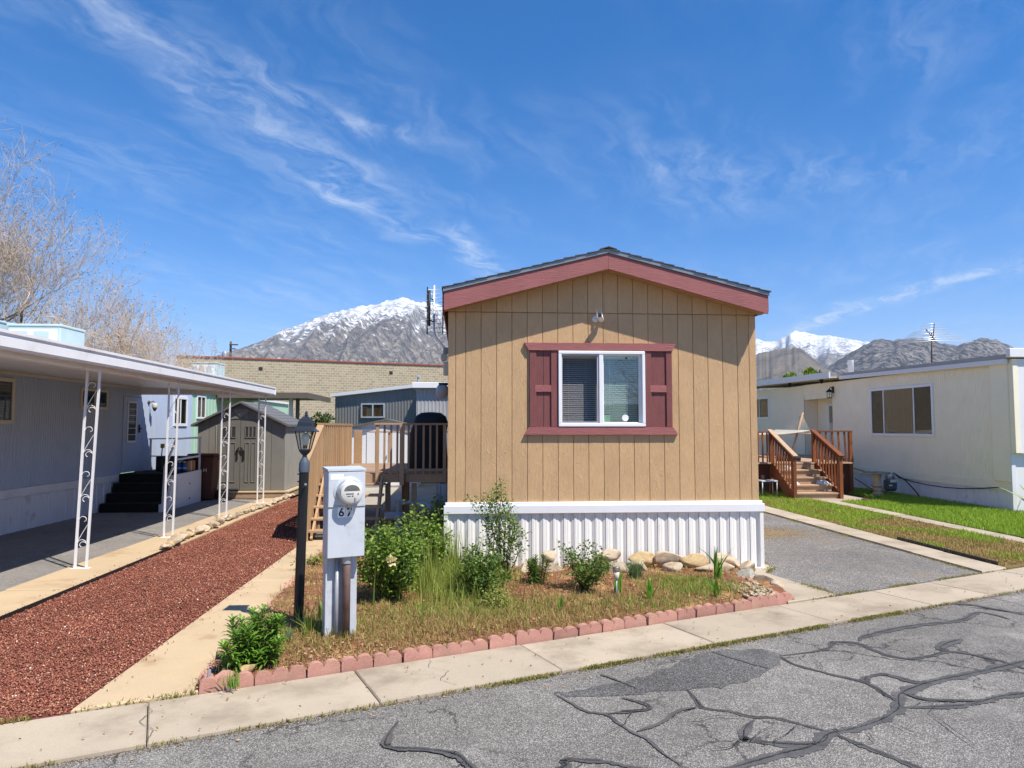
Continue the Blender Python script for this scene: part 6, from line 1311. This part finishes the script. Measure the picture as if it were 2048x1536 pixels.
mb = MB(); mb.box(-9.4, 25.6, 2.98, -5.5, 30, 3.08); mb.build('roof', m_oldgrey, wp); mb = MB(); mb.beam((-9.4, 25.58, 3.0), (-5.48, 25.58, 3.0), .05, .2); mb.beam((-5.46, 25.6, 3.0), (-5.46, 30, 3.0), .05, .2); mb.build('edge_board', m_oldgrey, wp)
for x in (-6.17, -5.93): mb = MB(); mb.cbox(x - .06, 26.2, 0, x + .06, 26.32, 2.97, .005); mb.build('post', m_white if x < -6 else m_oldgrey, wp)
ghs = thing('mobile_home', 'dark grey mobile home with a tan-curtained window behind the deck', 'house', (-2, 30, 0))
A, B = Vector((-5.25, 30.0)), Vector((-1.7, 29.0)); corr_wall((B.x, B.y), (A.x, A.y), 0, 3.50, .13, .012, z1b=3.14).build('wall', m_greyh, ghs)
dv = (B - A).normalized(); nv = Vector((-dv.y, dv.x)); 
mb = MB(); rq = [(A - dv * .15 - nv * -.15, 3.14), (B - nv * -.15, 3.50), (B + nv * -4, 3.50), (A - dv * .15 + nv * -4, 3.14)]; rq = [(A - dv * .15 - nv * .15, 3.14), (B - nv * .15, 3.50), (B + nv * 4, 3.50), (A - dv * .15 + nv * 4, 3.14)]
mb.add([(q.x, q.y, z) for q, z in rq] + [(q.x, q.y, z + .13) for q, z in rq], [(3, 2, 1, 0), (4, 5, 6, 7), (0, 1, 5, 4), (1, 2, 6, 5), (2, 3, 7, 6), (3, 0, 4, 7)]); mb.build('roof', m_alum, ghs)
mb = MB(); wc = A.lerp(B, .46); hw = .52
def gw(s, z, o): q = wc + dv * s - nv * o; return (q.x, q.y, z)
for (s0, s1, z0_, z1_) in ((-hw, hw, 2.26, 2.32), (-hw, hw, 2.80, 2.86), (-hw, -hw + .06, 2.32, 2.80), (hw - .06, hw, 2.32, 2.80), (-.03, .03, 2.32, 2.80)):
    mb.add([gw(s0, z0_, .02), gw(s1, z0_, .02), gw(s1, z1_, .02), gw(s0, z1_, .02), gw(s0, z0_, .07), gw(s1, z0_, .07), gw(s1, z1_, .07), gw(s0, z1_, .07)], [(3, 2, 1, 0), (4, 5, 6, 7), (0, 1, 5, 4), (1, 2, 6, 5), (2, 3, 7, 6), (3, 0, 4, 7)])
w_ = mb.build('window', m_alrod, ghs)
mb = MB(); mb.add([gw(-hw, 2.28, .03), gw(hw, 2.28, .03), gw(hw, 2.84, .03), gw(-hw, 2.84, .03)], [(0, 1, 2, 3)]); mb.build('curtain', M('tan_curtain', S(196, 148, 104, .75)), w_)
for s0, s1 in ((-hw + .06, -.03), (.03, hw - .06)): mb = MB(); mb.add([gw(s0, 2.32, .05), gw(s1, 2.32, .05), gw(s1, 2.80, .05), gw(s0, 2.80, .05)], [(0, 1, 2, 3)]); mb.build('pane', m_glassd, w_)
mb = corr_wall((3.5, 25.4), (-1.6, 25.4), 0, 3.26, .13, .012); mb.build('front_section_wall', M('mid_grey_siding', S(188, 188, 190, .8), rough=.6), ghs); mb = corr_wall((-1.6, 25.4), (-1.6, 29.3), 0, 3.26, .13, .012); mb.build('section_side', m_greyh, ghs)
mb = MB(); mb.cbox(-1.75, 25.2, 3.26, 3.6, 29, 3.46, .01); mb.build('section_roof', m_alum, ghs); mb = MB(); mb.lathe([(.04, 0), (.04, .2), (.1, .22), (.02, .28)], (-1.55, 25.5, 3.46), 10); mb.build('roof_vent', m_pipeg, ghs)
ws = thing('small_shed', 'white metal shed with a low gable roof behind the deck', 'shed', (-2.4, 23.3, 0))
mb = MB(); x0, x1, xm = -3.45, -1.35, -2.35; mb.prism([(x0, 0), (x1, 0), (x1, 1.86), (xm, 2.1), (x0, 1.86)], 22.55, 24.3, 'y'); mb.build('wall', m_white, ws)
for (a, b) in ((-2.95, -2.3), (-2.29, -1.62)): mb = MB(); mb.cbox(a, 22.52, .06, b, 22.549, 1.72, .004); mb.build('door', m_white, ws)
mb = MB(); mb.tube([(-2.33, 22.5, .9), (-2.33, 22.5, 1.0)], .015, 6); mb.build('door_handle', m_pipeg, ws)
mb = MB(); mb.box(x0, 22.51, 1.74, x1, 22.548, 1.83); mb.build('door_track', m_skirtg, ws)
for s_, xe in ((-1, x0 - .1), (1, x1 + .1)): mb = MB(); mb.prism([(xe, 1.84), (xm, 2.10), (xm, 2.14), (xe, 1.88)], 22.4, 24.4, 'y'); mb.build('roof', m_shedr, ws)
ub = thing('utility_pole', 'distant wooden utility pole above the block building', 'utility pole', (-22.9, 72, 0))
mb = MB(); mb.tube([(0, 0, 0), (0, 0, 10.4)], [.16, .11], 8); mb.build('pole', m_bark, ub, True, True); mb = MB(); mb.box(-.08, -.2, 10.0, .75, -.1, 10.12); mb.box(-.08, -.2, 9.6, .5, -.1, 9.7); mb.build('cross_arm', m_bark, ub, False, True)
mb = MB(); mb.lathe([(.25, 8.6), (.28, 8.7), (.28, 9.3), (.2, 9.4)], (-.55, 0, 0), 10); mb.tube([(-.3, 0, 9.0), (-1.3, 0, 9.4), (-1.6, 0, 10.2)], .03, 5); mb.build('transformer', m_pipeg, ub, True, True)
b5 = thing('bare_shrub', 'bare twiggy shrub behind the shed roof', 'shrub', (-5.35, 23.6, 0))
mb = MB()
for k in range(16): a = random.uniform(0, 6.3); q = Vector((math.cos(a) * .12, math.sin(a) * .12, 1.6 + random.random() * .4)); mb.tube([(0, 0, 0), (q.x * .6, q.y * .6, 1.4), tuple(q), tuple(q + Vector((random.gauss(0, .25), random.gauss(0, .2), random.uniform(.2, .7))))], [.02, .015, .01, .004], 5, False)
mb.build('branches', m_bark, b5, True, True)

# ================================================================== RIGHT HOME
RX = 12.2
rh = thing('mobile_home', 'off-white ribbed mobile home with a wide window on the right', 'house', (14, 20, 0))
corr_wall((RX, 15.02), (RX, 22.6), .66, 3.36, .076, .009).build('wall', m_offw, rh)
corr_wall((RX, 24.55), (RX, 31), .66, 3.36, .076, .009).build('wall', m_offw, rh)
mb = MB(); mb.box(RX + .02, 15.02, .6, RX + .12, 22.6, 3.36); mb.box(RX + .02, 24.55, .6, RX + .12, 31, 3.36); mb.box(RX + .02, 22.6, 2.85, RX + .12, 24.55, 3.36); mb.build('wall_core', m_offw, rh)
mb = MB(); mb.box(RX + .5, 22.5, .6, RX + .6, 24.65, 3.3); mb.box(RX + .121, 22.45, .6, RX + .49, 22.59, 3.3); mb.box(RX + .121, 24.56, .6, RX + .49, 24.66, 3.3); mb.build('entry_recess', m_offw, rh)
mb = MB(); mb.cbox(RX + .44, 22.85, .9, RX + .499, 23.75, 2.72, .006); d_ = mb.build('door', m_white, rh)
mb = MB(); mb.box(RX + .42, 22.98, 1.75, RX + .439, 23.62, 2.6); mb.build('pane', m_glassd, d_); mb = MB(); mb.box(RX + .42, 22.98, 1.0, RX + .439, 23.62, 1.65); mb.build('pane', m_glassd, d_)
mb = MB(); mb.box(RX + .36, 23.66, 1.7, RX + .439, 23.70, 1.76); mb.build('handle', m_pipeg, d_)
mb = MB(); mb.box(RX + .1, 31, 0, 17, 31.1, 3.3); mb.box(16.9, 15.1, 0, 17, 30.9, 3.3); mb.box(RX + .1, 15.12, .0, 16.9, 15.2, 3.3); mb.build('shell', m_offw, rh)
mb = MB(); mb.add([(RX - .12, 14.9, 3.40), (17.1, 14.9, 3.55), (17.1, 31.2, 3.70), (RX - .12, 31.2, 3.62), (RX - .12, 14.9, 3.50), (17.1, 14.9, 3.65), (17.1, 31.2, 3.80), (RX - .12, 31.2, 3.72)], [(3, 2, 1, 0), (4, 5, 6, 7), (0, 1, 5, 4), (1, 2, 6, 5), (2, 3, 7, 6), (3, 0, 4, 7)]); mb.build('roof', M('grey_roof_edge', S(190, 186, 180, .75), rough=.6), rh)
mb = MB(); mb.beam((RX - .10, 14.95, 3.34), (RX - .10, 21.9, 3.46), .09, .11); mb.build('gutter', m_white, rh)
mb = MB(); mb.beam((RX - .42, 21.95, 3.55), (RX - .42, 31, 3.66), .05, .2); mb.build('porch_fascia', m_white, rh)
mb = MB(); mb.add([(RX - .42, 21.95, 3.46), (RX + .6, 21.95, 3.46), (RX + .6, 31, 3.56), (RX - .42, 31, 3.56), (RX - .42, 21.95, 3.50), (RX + .6, 21.95, 3.50), (RX + .6, 31, 3.6), (RX - .42, 31, 3.6)], [(3, 2, 1, 0), (4, 5, 6, 7), (0, 1, 5, 4), (1, 2, 6, 5), (2, 3, 7, 6), (3, 0, 4, 7)]); mb.build('porch_soffit', m_cream, rh)
mb = MB(); mb.box(RX - .012, 22.6, 3.0, RX + .018, 24.55, 3.37); mb.build('entry_header', m_offw, rh)
side_window(rh, RX, 17.55, 20.4, 1.62, 3.02, .08, m_wframe, [18.35, 19.72], -1, M_glass('picture_glass', (.80, .80, .80), refl=.5), False)
mb = MB(); mb.box(RX - .0115, 18.37, 1.7, RX - .0098, 19.70, 2.94); mb.build('curtain', M('beige_curtain', S(206, 182, 146, .8), rough=.9, stretch=(1, 8, 1), var=.2), rh)
side_window(rh, RX, 27.4, 29.2, 2.2, 3.1, .08, m_wframe, [28.3], -1, m_glassd, False)
mb = MB(); mb.cbox(RX - .06, 15.0, .66, RX + .02, 15.5, 3.33, .006); mb.build('corner_trim', m_offw, rh)
mb = MB(); mb.cbox(RX - .022, 14.86, 1.30, RX + .1, 15.0, 3.39, .006); mb.build('bay_corner', m_offw, rh)
mb = MB(); mb.box(RX + .1, 14.87, 1.30, 16.9, 15.11, 3.39); mb.build('front_bay', m_white, rh); mb = MB(); mb.cbox(RX - .14, 14.78, 3.42, 17, 14.9, 3.62, .01); mb.build('front_cornice', m_white, rh)
mb = MB(); mb.prism([(RX + .42, 1.5), (RX + .42, 2.7)] + [(RX + .42 + .5 - .5 * math.cos(R(a)), 2.7 + .5 * math.sin(R(a))) for a in range(15, 181, 15)] + [(RX + 1.42, 1.5)], 14.84, 14.869, 'y'); mb.build('arch_panel', m_cream, rh)
ln_ = thing('porch_lantern', 'black lantern on the front bay at the right picture edge', 'light', (RX + .42, 14.86, 2.05)); mb = MB(); mb.box(-.02, -.12, .1, .02, 0, .14); mb.box(-.05, -.14, -.16, .05, -.05, .1); mb.build('body', m_blackplas, ln_, False, True)
mb = MB(); mb.lathe([(.03, -.19), (.06, -.17), (.055, -.155)], (0, -.095, 0), 8); mb.build('base', m_blackplas, ln_, False, True)
rsk = thing('skirting', 'white panelled skirting under the off-white home', 'skirting', (RX, 15, 0))
spm = MB(); pv = [(0, 0), (.18, 0), (.19, .012), (.26, .012), (.27, 0), (.40, 0)]
for (y, x) in pv: spm.v += [(x, y, 0), (x, y, .46)]
spm.f = [(2 * i, 2 * i + 2, 2 * i + 3, 2 * i + 1) for i in range(5)]; sme = spm.mesh(); sme.materials.append(m_skirtg); y = 15.06
while y < 24: link('skirt_panel', sme, None, rsk, (0, y - 15, 0)); y += .402
mb = MB(); mb.cbox(RX - .03, 15.02, .46, RX + .03, 26, .555, .004); mb.build('band', m_offw, rsk); mb = MB(); mb.cbox(RX - .02, 15.02, .556, RX + .03, 26, .66, .004); mb.build('band', m_offw, rsk)
mb = MB(); mb.cbox(RX - .045, 14.98, 0, RX + .06, 15.05, 1.3, .006); mb.build('corner_post', m_white, rsk)
mb = MB(); mb.box(RX + .061, 15.0, 0, 16.9, 15.05, 1.29); mb.build('front_skirt', m_white, rsk)
# wall lantern, little cameras
wl = thing('porch_lantern', 'black porch lantern left of the off-white home door', 'light', (RX - .01, 22.5, 3.05))
mb = MB(); mb.cbox(-.03, -.06, -.05, 0, .06, .16, .006); mb.build('backplate', m_blackplas, wl, False, True); mb = MB(); mb.tube([(-.02, 0, .1), (-.1, 0, .14), (-.14, 0, .08)], .014, 6); mb.build('arm', m_blackplas, wl, True, True)
mb = MB(); mb.lathe([(.02, .08), (.11, .0), (.115, -.02)], (-.14, 0, 0), 8); mb.build('hood', m_blackplas, wl, False, True); mb = MB(); mb.lathe([(.07, -.02), (.075, -.2)], (-.14, 0, 0), 8); mb.build('glass', m_lampglass, wl, False, True)
mb = MB(); mb.lathe([(.085, -.2), (.08, -.225)], (-.14, 0, 0), 8); 
for k in range(6): a = R(60 * k); mb.tube([(-.14 + .08 * math.cos(a), .08 * math.sin(a), -.02), (-.14 + .08 * math.cos(a), .08 * math.sin(a), -.2)], .006, 4)
mb.build('cage', m_blackplas, wl, False, True)
for k, yc in enumerate((22.9, 25.2)):
    c = thing('dome_camera', ['small black eave camera above the porch lantern', 'small black eave camera left of the entry'][k], 'camera', (RX - .2, yc, 3.42)); mb = MB(); mb.lathe([(.06, .04), (.07, 0), (.05, -.06), (.02, -.09)], (0, 0, 0), 12); mb.build('dome', m_blackplas, c, True, True)
    mb = MB(); mb.box(-.05, -.05, .03, .05, .05, .08); mb.build('base', m_blackplas, c, False, True)
# roof antenna, vent
ra = thing('television_antenna', 'rusty rooftop television antenna with long pale rods', 'antenna', (12.9, 18.6, 3.5))
mb = MB(); mb.tube([(0, 0, 0), (.03, 0, .98)], .02, 6); mb.build('mast', m_rust, ra, True, True)
b0, b1 = Vector((-.22, -.5, .70)), Vector((.28, .6, 1.16)); mb = MB(); mb.tube([b0, b1], .018, 6); mb.build('boom', m_rust, ra, True, True)
for k in range(7):
    c = b0.lerp(b1, k / 6.5); hl = 1.05 - .11 * k; mb = MB(); mb.tube([c + Vector((-hl, .05, -.08)), c, c + Vector((hl, -.05, -.03))], .008, 5); mb.build('element', m_alrod, ra, True, True)
mb = MB(); mb.tube([(.06, 0, .75), (.12, 0, 1.24)], .015, 6); mb.build('upper_boom', m_rust, ra, True, True)
for k in range(5): z = .92 + k * .075; mb = MB(); mb.tube([(-.32 + .02 * k, 0, z), (.48 - .02 * k, 0, z + .03)], .006, 5); mb.build('element', m_alrod, ra, True, True)
mb = MB(); mb.lathe([(.09, 0), (.09, .46), (.095, .47)], (12.75, 22.4, 3.6), 12); tag(mb.build('vent_pipe', m_white, None, True), 'white vent pipe on the off-white home roof', 'vent pipe')
# wooden stairs and deck
rd = thing('wooden_stairs', 'red stained wooden stairs and deck at the off-white home', 'stairs', (9.2, 19, 0))
def W_(name, mb, mat=m_redwood): return mb.build(name, mat, rd)
RZ = .9
for k in range(5):
    y0 = 17.92 + k * .30; z = RZ / 5 * (k + 1); mb = MB(); mb.cbox(8.66, y0 + .03, z - .18, 9.78, y0 + .055, z - .04, .003); W_('riser', mb, m_oldwood)
    if k < 4: mb = MB(); mb.cbox(8.62, y0 - .01, z - .04, 9.82, y0 + .31, z, .004); W_('tread', mb, m_oldwood)
y = 19.14
while y < 25: mb = MB(); mb.cbox(7.9, y, RZ - .04, 10.9 if y < 21.6 else RX - .02, y + .136, RZ, .003); W_('deck_board', mb, m_oldwood); y += .142
for x in (8.60, 9.84): mb = MB(); mb.prism([(17.9, 0), (17.9, .15), (19.15, .9), (19.3, .9), (19.3, .62), (18.3, 0)], x - .02, x + .02, 'x'); W_('stringer', mb)
for x in (8.60, 9.84):
    for (y, zt_, zb_) in ((17.92, 1.12, 0.0), (19.3, 1.76, 0.0)): mb = MB(); mb.cbox(x - .045, y - .045, zb_, x + .045, y + .045, zt_, .005); W_('rail_post', mb)
    mb = MB(); mb.beam((x, 17.82, 1.12), (x, 19.35, 1.80), .13, .04); W_('hand_rail', mb, m_oldwood if x < 9 else m_redwood)
    mb = MB(); mb.beam((x + .03, 17.92, 1.02), (x + .03, 19.3, 1.64), .03, .09); W_('under_rail', mb)
    for k in range(8): y = 18.06 + k * .15; z = (y - 17.92) / 1.38 * .64; mb = MB(); mb.cbox(x - .018, y - .018, .05 + z * 1.1, x + .018, y + .018, 1.06 + z, .003); W_('baluster', mb)
mb = MB(); mb.beam((9.84, 19.3, 1.76), (10.95, 19.3, 1.76), .09, .04); W_('hand_rail', mb)
for k in range(6): x = 10.02 + k * .18; mb = MB(); mb.beam((x + .04, 19.3, .88), (x, 19.3, 1.74), .045, .03, (0, 1, 0)); W_('baluster', mb)
mb = MB(); mb.cbox(10.86, 19.26, 0, 10.95, 19.35, 1.76, .004); W_('rail_post', mb); mb = MB(); mb.cbox(9.9, 19.27, .02, 10.859, 19.3, .86, .004); W_('skirt_board', mb, m_brownp)
mb = MB(); mb.beam((7.9, 19.3, 1.74), (8.6, 19.3, 1.74), .09, .04); W_('hand_rail', mb)
for k in range(5): x = 7.98 + k * .13; mb = MB(); mb.cbox(x - .018, 19.28, .88, x + .018, 19.32, 1.72, .003); W_('baluster', mb)
mb = MB(); mb.cbox(7.9, 19.27, .45, 8.55, 19.3, .86, .004); W_('skirt_board', mb, m_brownp); mb = MB(); mb.cbox(7.95, 19.4, 0, 8.05, 19.5, .8, .004); W_('support_post', mb); mb = MB(); mb.cbox(10.8, 21.4, 0, 10.9, 21.5, .86, .004); W_('support_post', mb)
# small table under the deck, shoes on the steps
tb_ = thing('folding_stool', 'small white stool frame on the grass under the wooden deck', 'stool', (8.25, 18.75, 0)); mb = MB(); mb.box(-.22, -.15, .42, .22, .15, .45); mb.build('top', m_white, tb_, False, True)
for sx in (-.2, .2):
    for sy in (-.13, .13): mb = MB(); mb.tube([(sx, sy, 0), (sx, sy, .42)], .012, 6); mb.build('leg', m_white, tb_, True, True)
def shoe(loc, rz, label, mat):
    s = thing('shoe', label, 'shoe', loc, rz, 'shoes on the wooden stairs'); mb = MB(); P = [(-.05, -.13), (.04, -.14), (.055, -.02), (.04, .12), (-.04, .13), (-.055, 0)]
    mb.prism(P, 0, .025, 'z'); mb.build('sole', m_white, s, False, True); mb = MB(); n = len(P)
    for z, f in ((.0255, .97), (.06, .9), (.1, .62)): mb.v += [(x * f, y * f + (.03 if z > .05 else 0), z - (.03 if (y < 0 and z > .05) else 0)) for x, y in P]
    mb.f = [(i + k * n, (i + 1) % n + k * n, (i + 1) % n + (k + 1) * n, i + (k + 1) * n) for i in range(n) for k in (0, 1)] + [tuple(range(2 * n, 3 * n))]; mb.build('upper', mat, s, True, True); return s
m_shoe = M('grey_white_mesh', (.6, .6, .62), rough=.8); shoe((9.55, 18.38, .36), .4, 'pale trainer on the second wooden tread, right side', m_shoe); shoe((9.68, 18.42, .36), .7, 'second pale trainer, touching the rail side of its pair', m_shoe)
shoe((9.45, 19.6, RZ), 1.2, 'red and white shoe on the wooden deck seen through the rail', M('red_fabric', S(200, 50, 44, .8))); shoe((8.85, 18.4, .36), .2, 'white shoe on the left of the second tread', m_shoe); shoe((8.95, 19.0, .72), 1.4, 'white shoe on the upper left tread', m_shoe)
bb = MB(); bb.cbox(9.1, 19.75, RZ, 9.7, 20.1, RZ + .14, .03); tag(bb.build('black_bag', m_cover), 'low black bag lying at the top of the wooden stairs', 'bag')
# hammock
hm = thing('hammock', 'pale rope hammock on a leaning stand on the deck', 'hammock', (10.0, 21.5, RZ))
a, b = Vector((.86, .5, 1.38)), Vector((-1.9, 1.6, 1.2)); mb = MB(); mb.tube([(.35, .3, .02), a + Vector((.03, 0, .06))], .035, 8); mb.build('stand_arm', m_oldwood, hm, True, True); mb = MB(); mb.tube([(.35, .3, .03), (-1.5, 1.4, .03)], .035, 8); mb.build('stand_base', m_oldwood, hm, True, True); mb = MB(); mb.tube([(-1.5, 1.4, .03), b], .035, 8); mb.build('stand_arm', m_oldwood, hm, True, True)
s0, s1 = Vector((.93, .1, .76)), Vector((.2, .95, .78)); e0, e1 = Vector((-1.4, .8, .74)), Vector((-1.1, 1.6, .76)); mb = MB(); mb.tube([s0, s1], .018, 6); mb.build('spreader_bar', m_oldwood, hm, True, True)
mb = MB()
for k in range(17): t = k / 16; mb.tube([a, s0.lerp(s1, t)], .005, 4, False); mb.tube([b, e0.lerp(e1, t)], .005, 4, False)
tag(mb.build('ropes', m_rope, hm, False, True), kind='stuff')
mb = MB(); nn_ = 10
for i in range(nn_ + 1):
    for j in range(nn_ + 1):
        p = s0.lerp(s1, j / nn_).lerp(e0.lerp(e1, j / nn_), i / nn_); sg = .26 * 4 * (i / nn_) * (1 - i / nn_) * (.5 + 2 * (j / nn_) * (1 - j / nn_)); mb.v.append((p.x, p.y, p.z - sg + .12))
mb.f = [(i * 11 + j, (i + 1) * 11 + j, (i + 1) * 11 + j + 1, i * 11 + j + 1) for i in range(nn_) for j in range(nn_)]; mb.build('bed', m_rope, hm, True, True)
# gas meter, pedestal, cables, yucca
gmr = thing('gas_meter', 'grey gas meter against the white skirting', 'gas meter', (11.82, 18.95, 0))
mb = MB(); mb.cbox(-.17, -.1, .12, .17, .1, .46, .06); mb.build('case', M('meter_grey', S(112, 118, 122, .75), rough=.5), gmr, False, True); mb = MB(); mb.box(-.06, -.105, .36, .12, -.1005, .44); mb.box(-.1, -.104, .26, -.0, -.1002, .3); mb.build('label', m_paper, gmr, False, True)
for x in (-.1, .1): mb = MB(); mb.tube([(x, 0, .45), (x, 0, .62)], .03, 8); mb.build('inlet', m_pipeg, gmr, True, True)
mb = MB(); mb.tube([(-.1, 0, .6), (-.5, 0, .62)], .028, 8); mb.tube([(-.08, 0, .13), (-.08, 0, 0)], .02, 8); mb.build('pipe', m_pipeg, gmr, True, True)
bp = thing('birdbath', 'weathered white birdbath pedestal beside the grey gas meter', 'birdbath', (11.25, 18.62, 0))
mb = MB(); mb.lathe([(.22, 0), (.2, .04), (.14, .07), (.15, .1), (.09, .14), (.12, .18), (.1, .25), (.17, .3), (.1, .36), (.09, .5), (.13, .6), (.15, .62)], n=14); mb.build('column', m_rockw, bp, True, True, 50); mb = MB(); mb.lathe([(.14, .60), (.33, .62), (.35, .65), (.32, .66)], n=18); mb.build('bowl', m_rockg, bp, True, True, 50)
def cable(label, pts, r_=.012, mat=m_blackplas): mb = MB(); mb.tube(pts, r_, 6); tag(mb.build('cable', mat, None, True), label, 'cable')
cable('black cable sagging along the off-white home skirting', [(RX - .06, 15.35, .52)] + [(RX - .08, 15.35 + 4.1 * t, .52 - .62 * t * (1 - t) * 1.1 + .03 * t) for t in (.15, .3, .45, .6, .75, .9)] + [(11.95, 19.0, .62)])
cable('thick black cable dropping from the gas meter to the lawn', [(11.95, 18.95, .6), (12.0, 18.5, .42), (11.95, 18.0, .16), (11.9, 17.8, .03)], .016)
cable('black cable from the wooden deck down to the birdbath', [(12.1, 21.3, .62), (12.1, 20.3, .5), (11.9, 19.6, .45), (11.7, 19.2, .5)]); cable('black hose curving over the ground behind the birdbath', [(12.1, 21.2, .3), (12.0, 20.2, .08), (11.8, 19.6, .04), (11.4, 19.2, .08), (11.5, 18.9, .16)], .014)
iris((12.32, 14.62, .01), 22, .95, 'spiky yucca plant at the corner of the off-white home', m_yucca, 12, .03, .75, 'yucca_plant')
lily((10.35, 17.45, .02), 5, .22, .12, m_lilyd, 'small leafy plant at the path edge by the wooden stairs', .08, 9, 30)
place_rock('rock', 3, M('dark_red_stone', S(96, 56, 46, .7)), (10.12, 17.3, .06), (.22, .18, .16), .4, 'dark red stone at the path edge by the wooden stairs')
mb = MB(); mb.beam((7.21, 9.2, .03), (7.21, 11.4, .03), .03, .07); tag(mb.build('plastic_edging', m_blackplas), 'black plastic edging between driveway strip and dry lawn', 'edging'); mb = MB(); mb.beam((-4.465, 4.2, .015), (-4.44, 11.2, .015), .012, .05); tag(mb.build('plastic_edging', m_blackplas), 'black plastic edging along the red gravel by the carport strip', 'edging')
# across the street, behind the viewer (seen only in the window glass)
bare_tree('bare_tree', 'leafless tree across the street', (9.5, -13.0, 0), 10, 8, 1.0, 5, 3000)
oh = thing('mobile_home', 'pale mobile home across the street', 'house', (4, -19, 0)); corr_wall((-4, -17), (12, -17), 0, 2.9, .3, .012).build('wall', m_offw, oh); mb = MB(); mb.box(-4.2, -22, 2.9, 12.2, -16.8, 3.05); mb.build('roof', m_alum, oh)

# air between the homes and the mountains
hz = bpy.data.materials.new('haze'); hz.use_nodes = True; nt = hz.node_tree; nt.nodes.remove(nt.nodes['Principled BSDF']); pv_ = nt.nodes.new('ShaderNodeVolumePrincipled')
pv_.inputs['Color'].default_value = (.66, .80, 1, 1); pv_.inputs['Density'].default_value = HAZE; pv_.inputs['Anisotropy'].default_value = 0; nt.links.new(pv_.outputs[0], nt.nodes['Material Output'].inputs['Volume'])
mb = MB(); mb.box(-17000, -17000, -32, 17000, 17000, 1900); tag(mb.build('haze', hz), 'thin haze in front of the distant mountains', 'haze', None, 'stuff')

# strays: gravel on the concrete, grit along the road edge, dry leaves on the sidewalk
def stray_pts(n):
    k = rng.random(n) < .6; x = np.where(k, -2.55 + rng.exponential(.05, n), -4.47 - rng.exponential(.05, n)); return np.stack([x, rng.uniform(5.2, 13, n), np.full(n, .03)], 1)
tag(link('stray_gravel', scatter_stones(420, stray_pts, .004, .009), m_lava), 'stray red gravel spilled onto the pale concrete', 'gravel', None, 'stuff')
def grit_pts(n):
    u = rng.uniform(-2, 12, n); v = SW0 - .005 - rng.exponential(.035, n); return np.stack([u * CU - v * SU, u * SU + v * CU, np.full(n, -.027)], 1)
tag(link('road_grit', scatter_stones(7000, grit_pts, .002, .006), M_gravel('grit', [(0, S(150, 128, 100, .7)), (.4, S(120, 104, 84, .7)), (.7, S(186, 166, 136, .7))])), 'sandy grit lying along the road edge', 'grit', None, 'stuff')
u = rng.uniform(-1, 11, 260); v = rng.uniform(SW0 - .3, SW1 - .02, 260); P = np.stack([u * CU - v * SU, u * SU + v * CU, np.where(v > SW0, .012, -.02)], 1); D = rng.normal(0, 1, (260, 3)); D[:, 2] *= .2
stuff('fallen_leaves', leaves(P, D, .022, .6, 9, .2), m_litter, 'small dry leaves scattered on sidewalk and road edge', 'leaves')

# weeds and sand along the driveway edges
def line_weeds(pts, n, h0, h1, seed, sp=.03):
    r = np.random.default_rng(seed); P = []
    seg = list(zip(pts, pts[1:])); L_ = [math.dist(a, b) for a, b in seg]
    for _ in range(n * 4):
        t = r.random() * sum(L_); i = 0
        while t > L_[i]: t -= L_[i]; i += 1
        a, b = seg[i]; f = t / L_[i]; x, y = a[0] + (b[0] - a[0]) * f + r.normal(0, sp), a[1] + (b[1] - a[1]) * f + r.normal(0, sp * .6)
        if noise.noise((x * 1.7, y * 1.7, seed)) > r.uniform(-.1, .35): P.append((x, y, .006))
        if len(P) >= n: break
    return blades(np.array(P), h0, h1, .005, .8, seed)
stuff('driveway_weeds', cat([line_weeds([(4.17, bl(4.17)), (3.89, 8.96), (4.12, 9.3), (4.1, 12)], 1500, .012, .04, 31), line_weeds([(6.64, bl(6.64)), (6.62, 12), (6.6, 20)], 1400, .012, .035, 32, .02)]), m_kerb, 'brownish weeds along both edges of the driveway', 'weeds')
def sand_pts(n): return np.stack([rng.normal(5.1, .62, n), rng.normal(12.4, .38, n) , np.full(n, .0055)], 1)
tag(link('sand_patch', scatter_stones(9000, sand_pts, .003, .009), M_gravel('tan_sand', [(0, S(196, 164, 110, .75)), (.5, S(170, 138, 92, .75)), (.8, S(214, 188, 140, .75))])), 'tan sand spilled across the driveway beside the white skirting', 'sand', None, 'stuff')
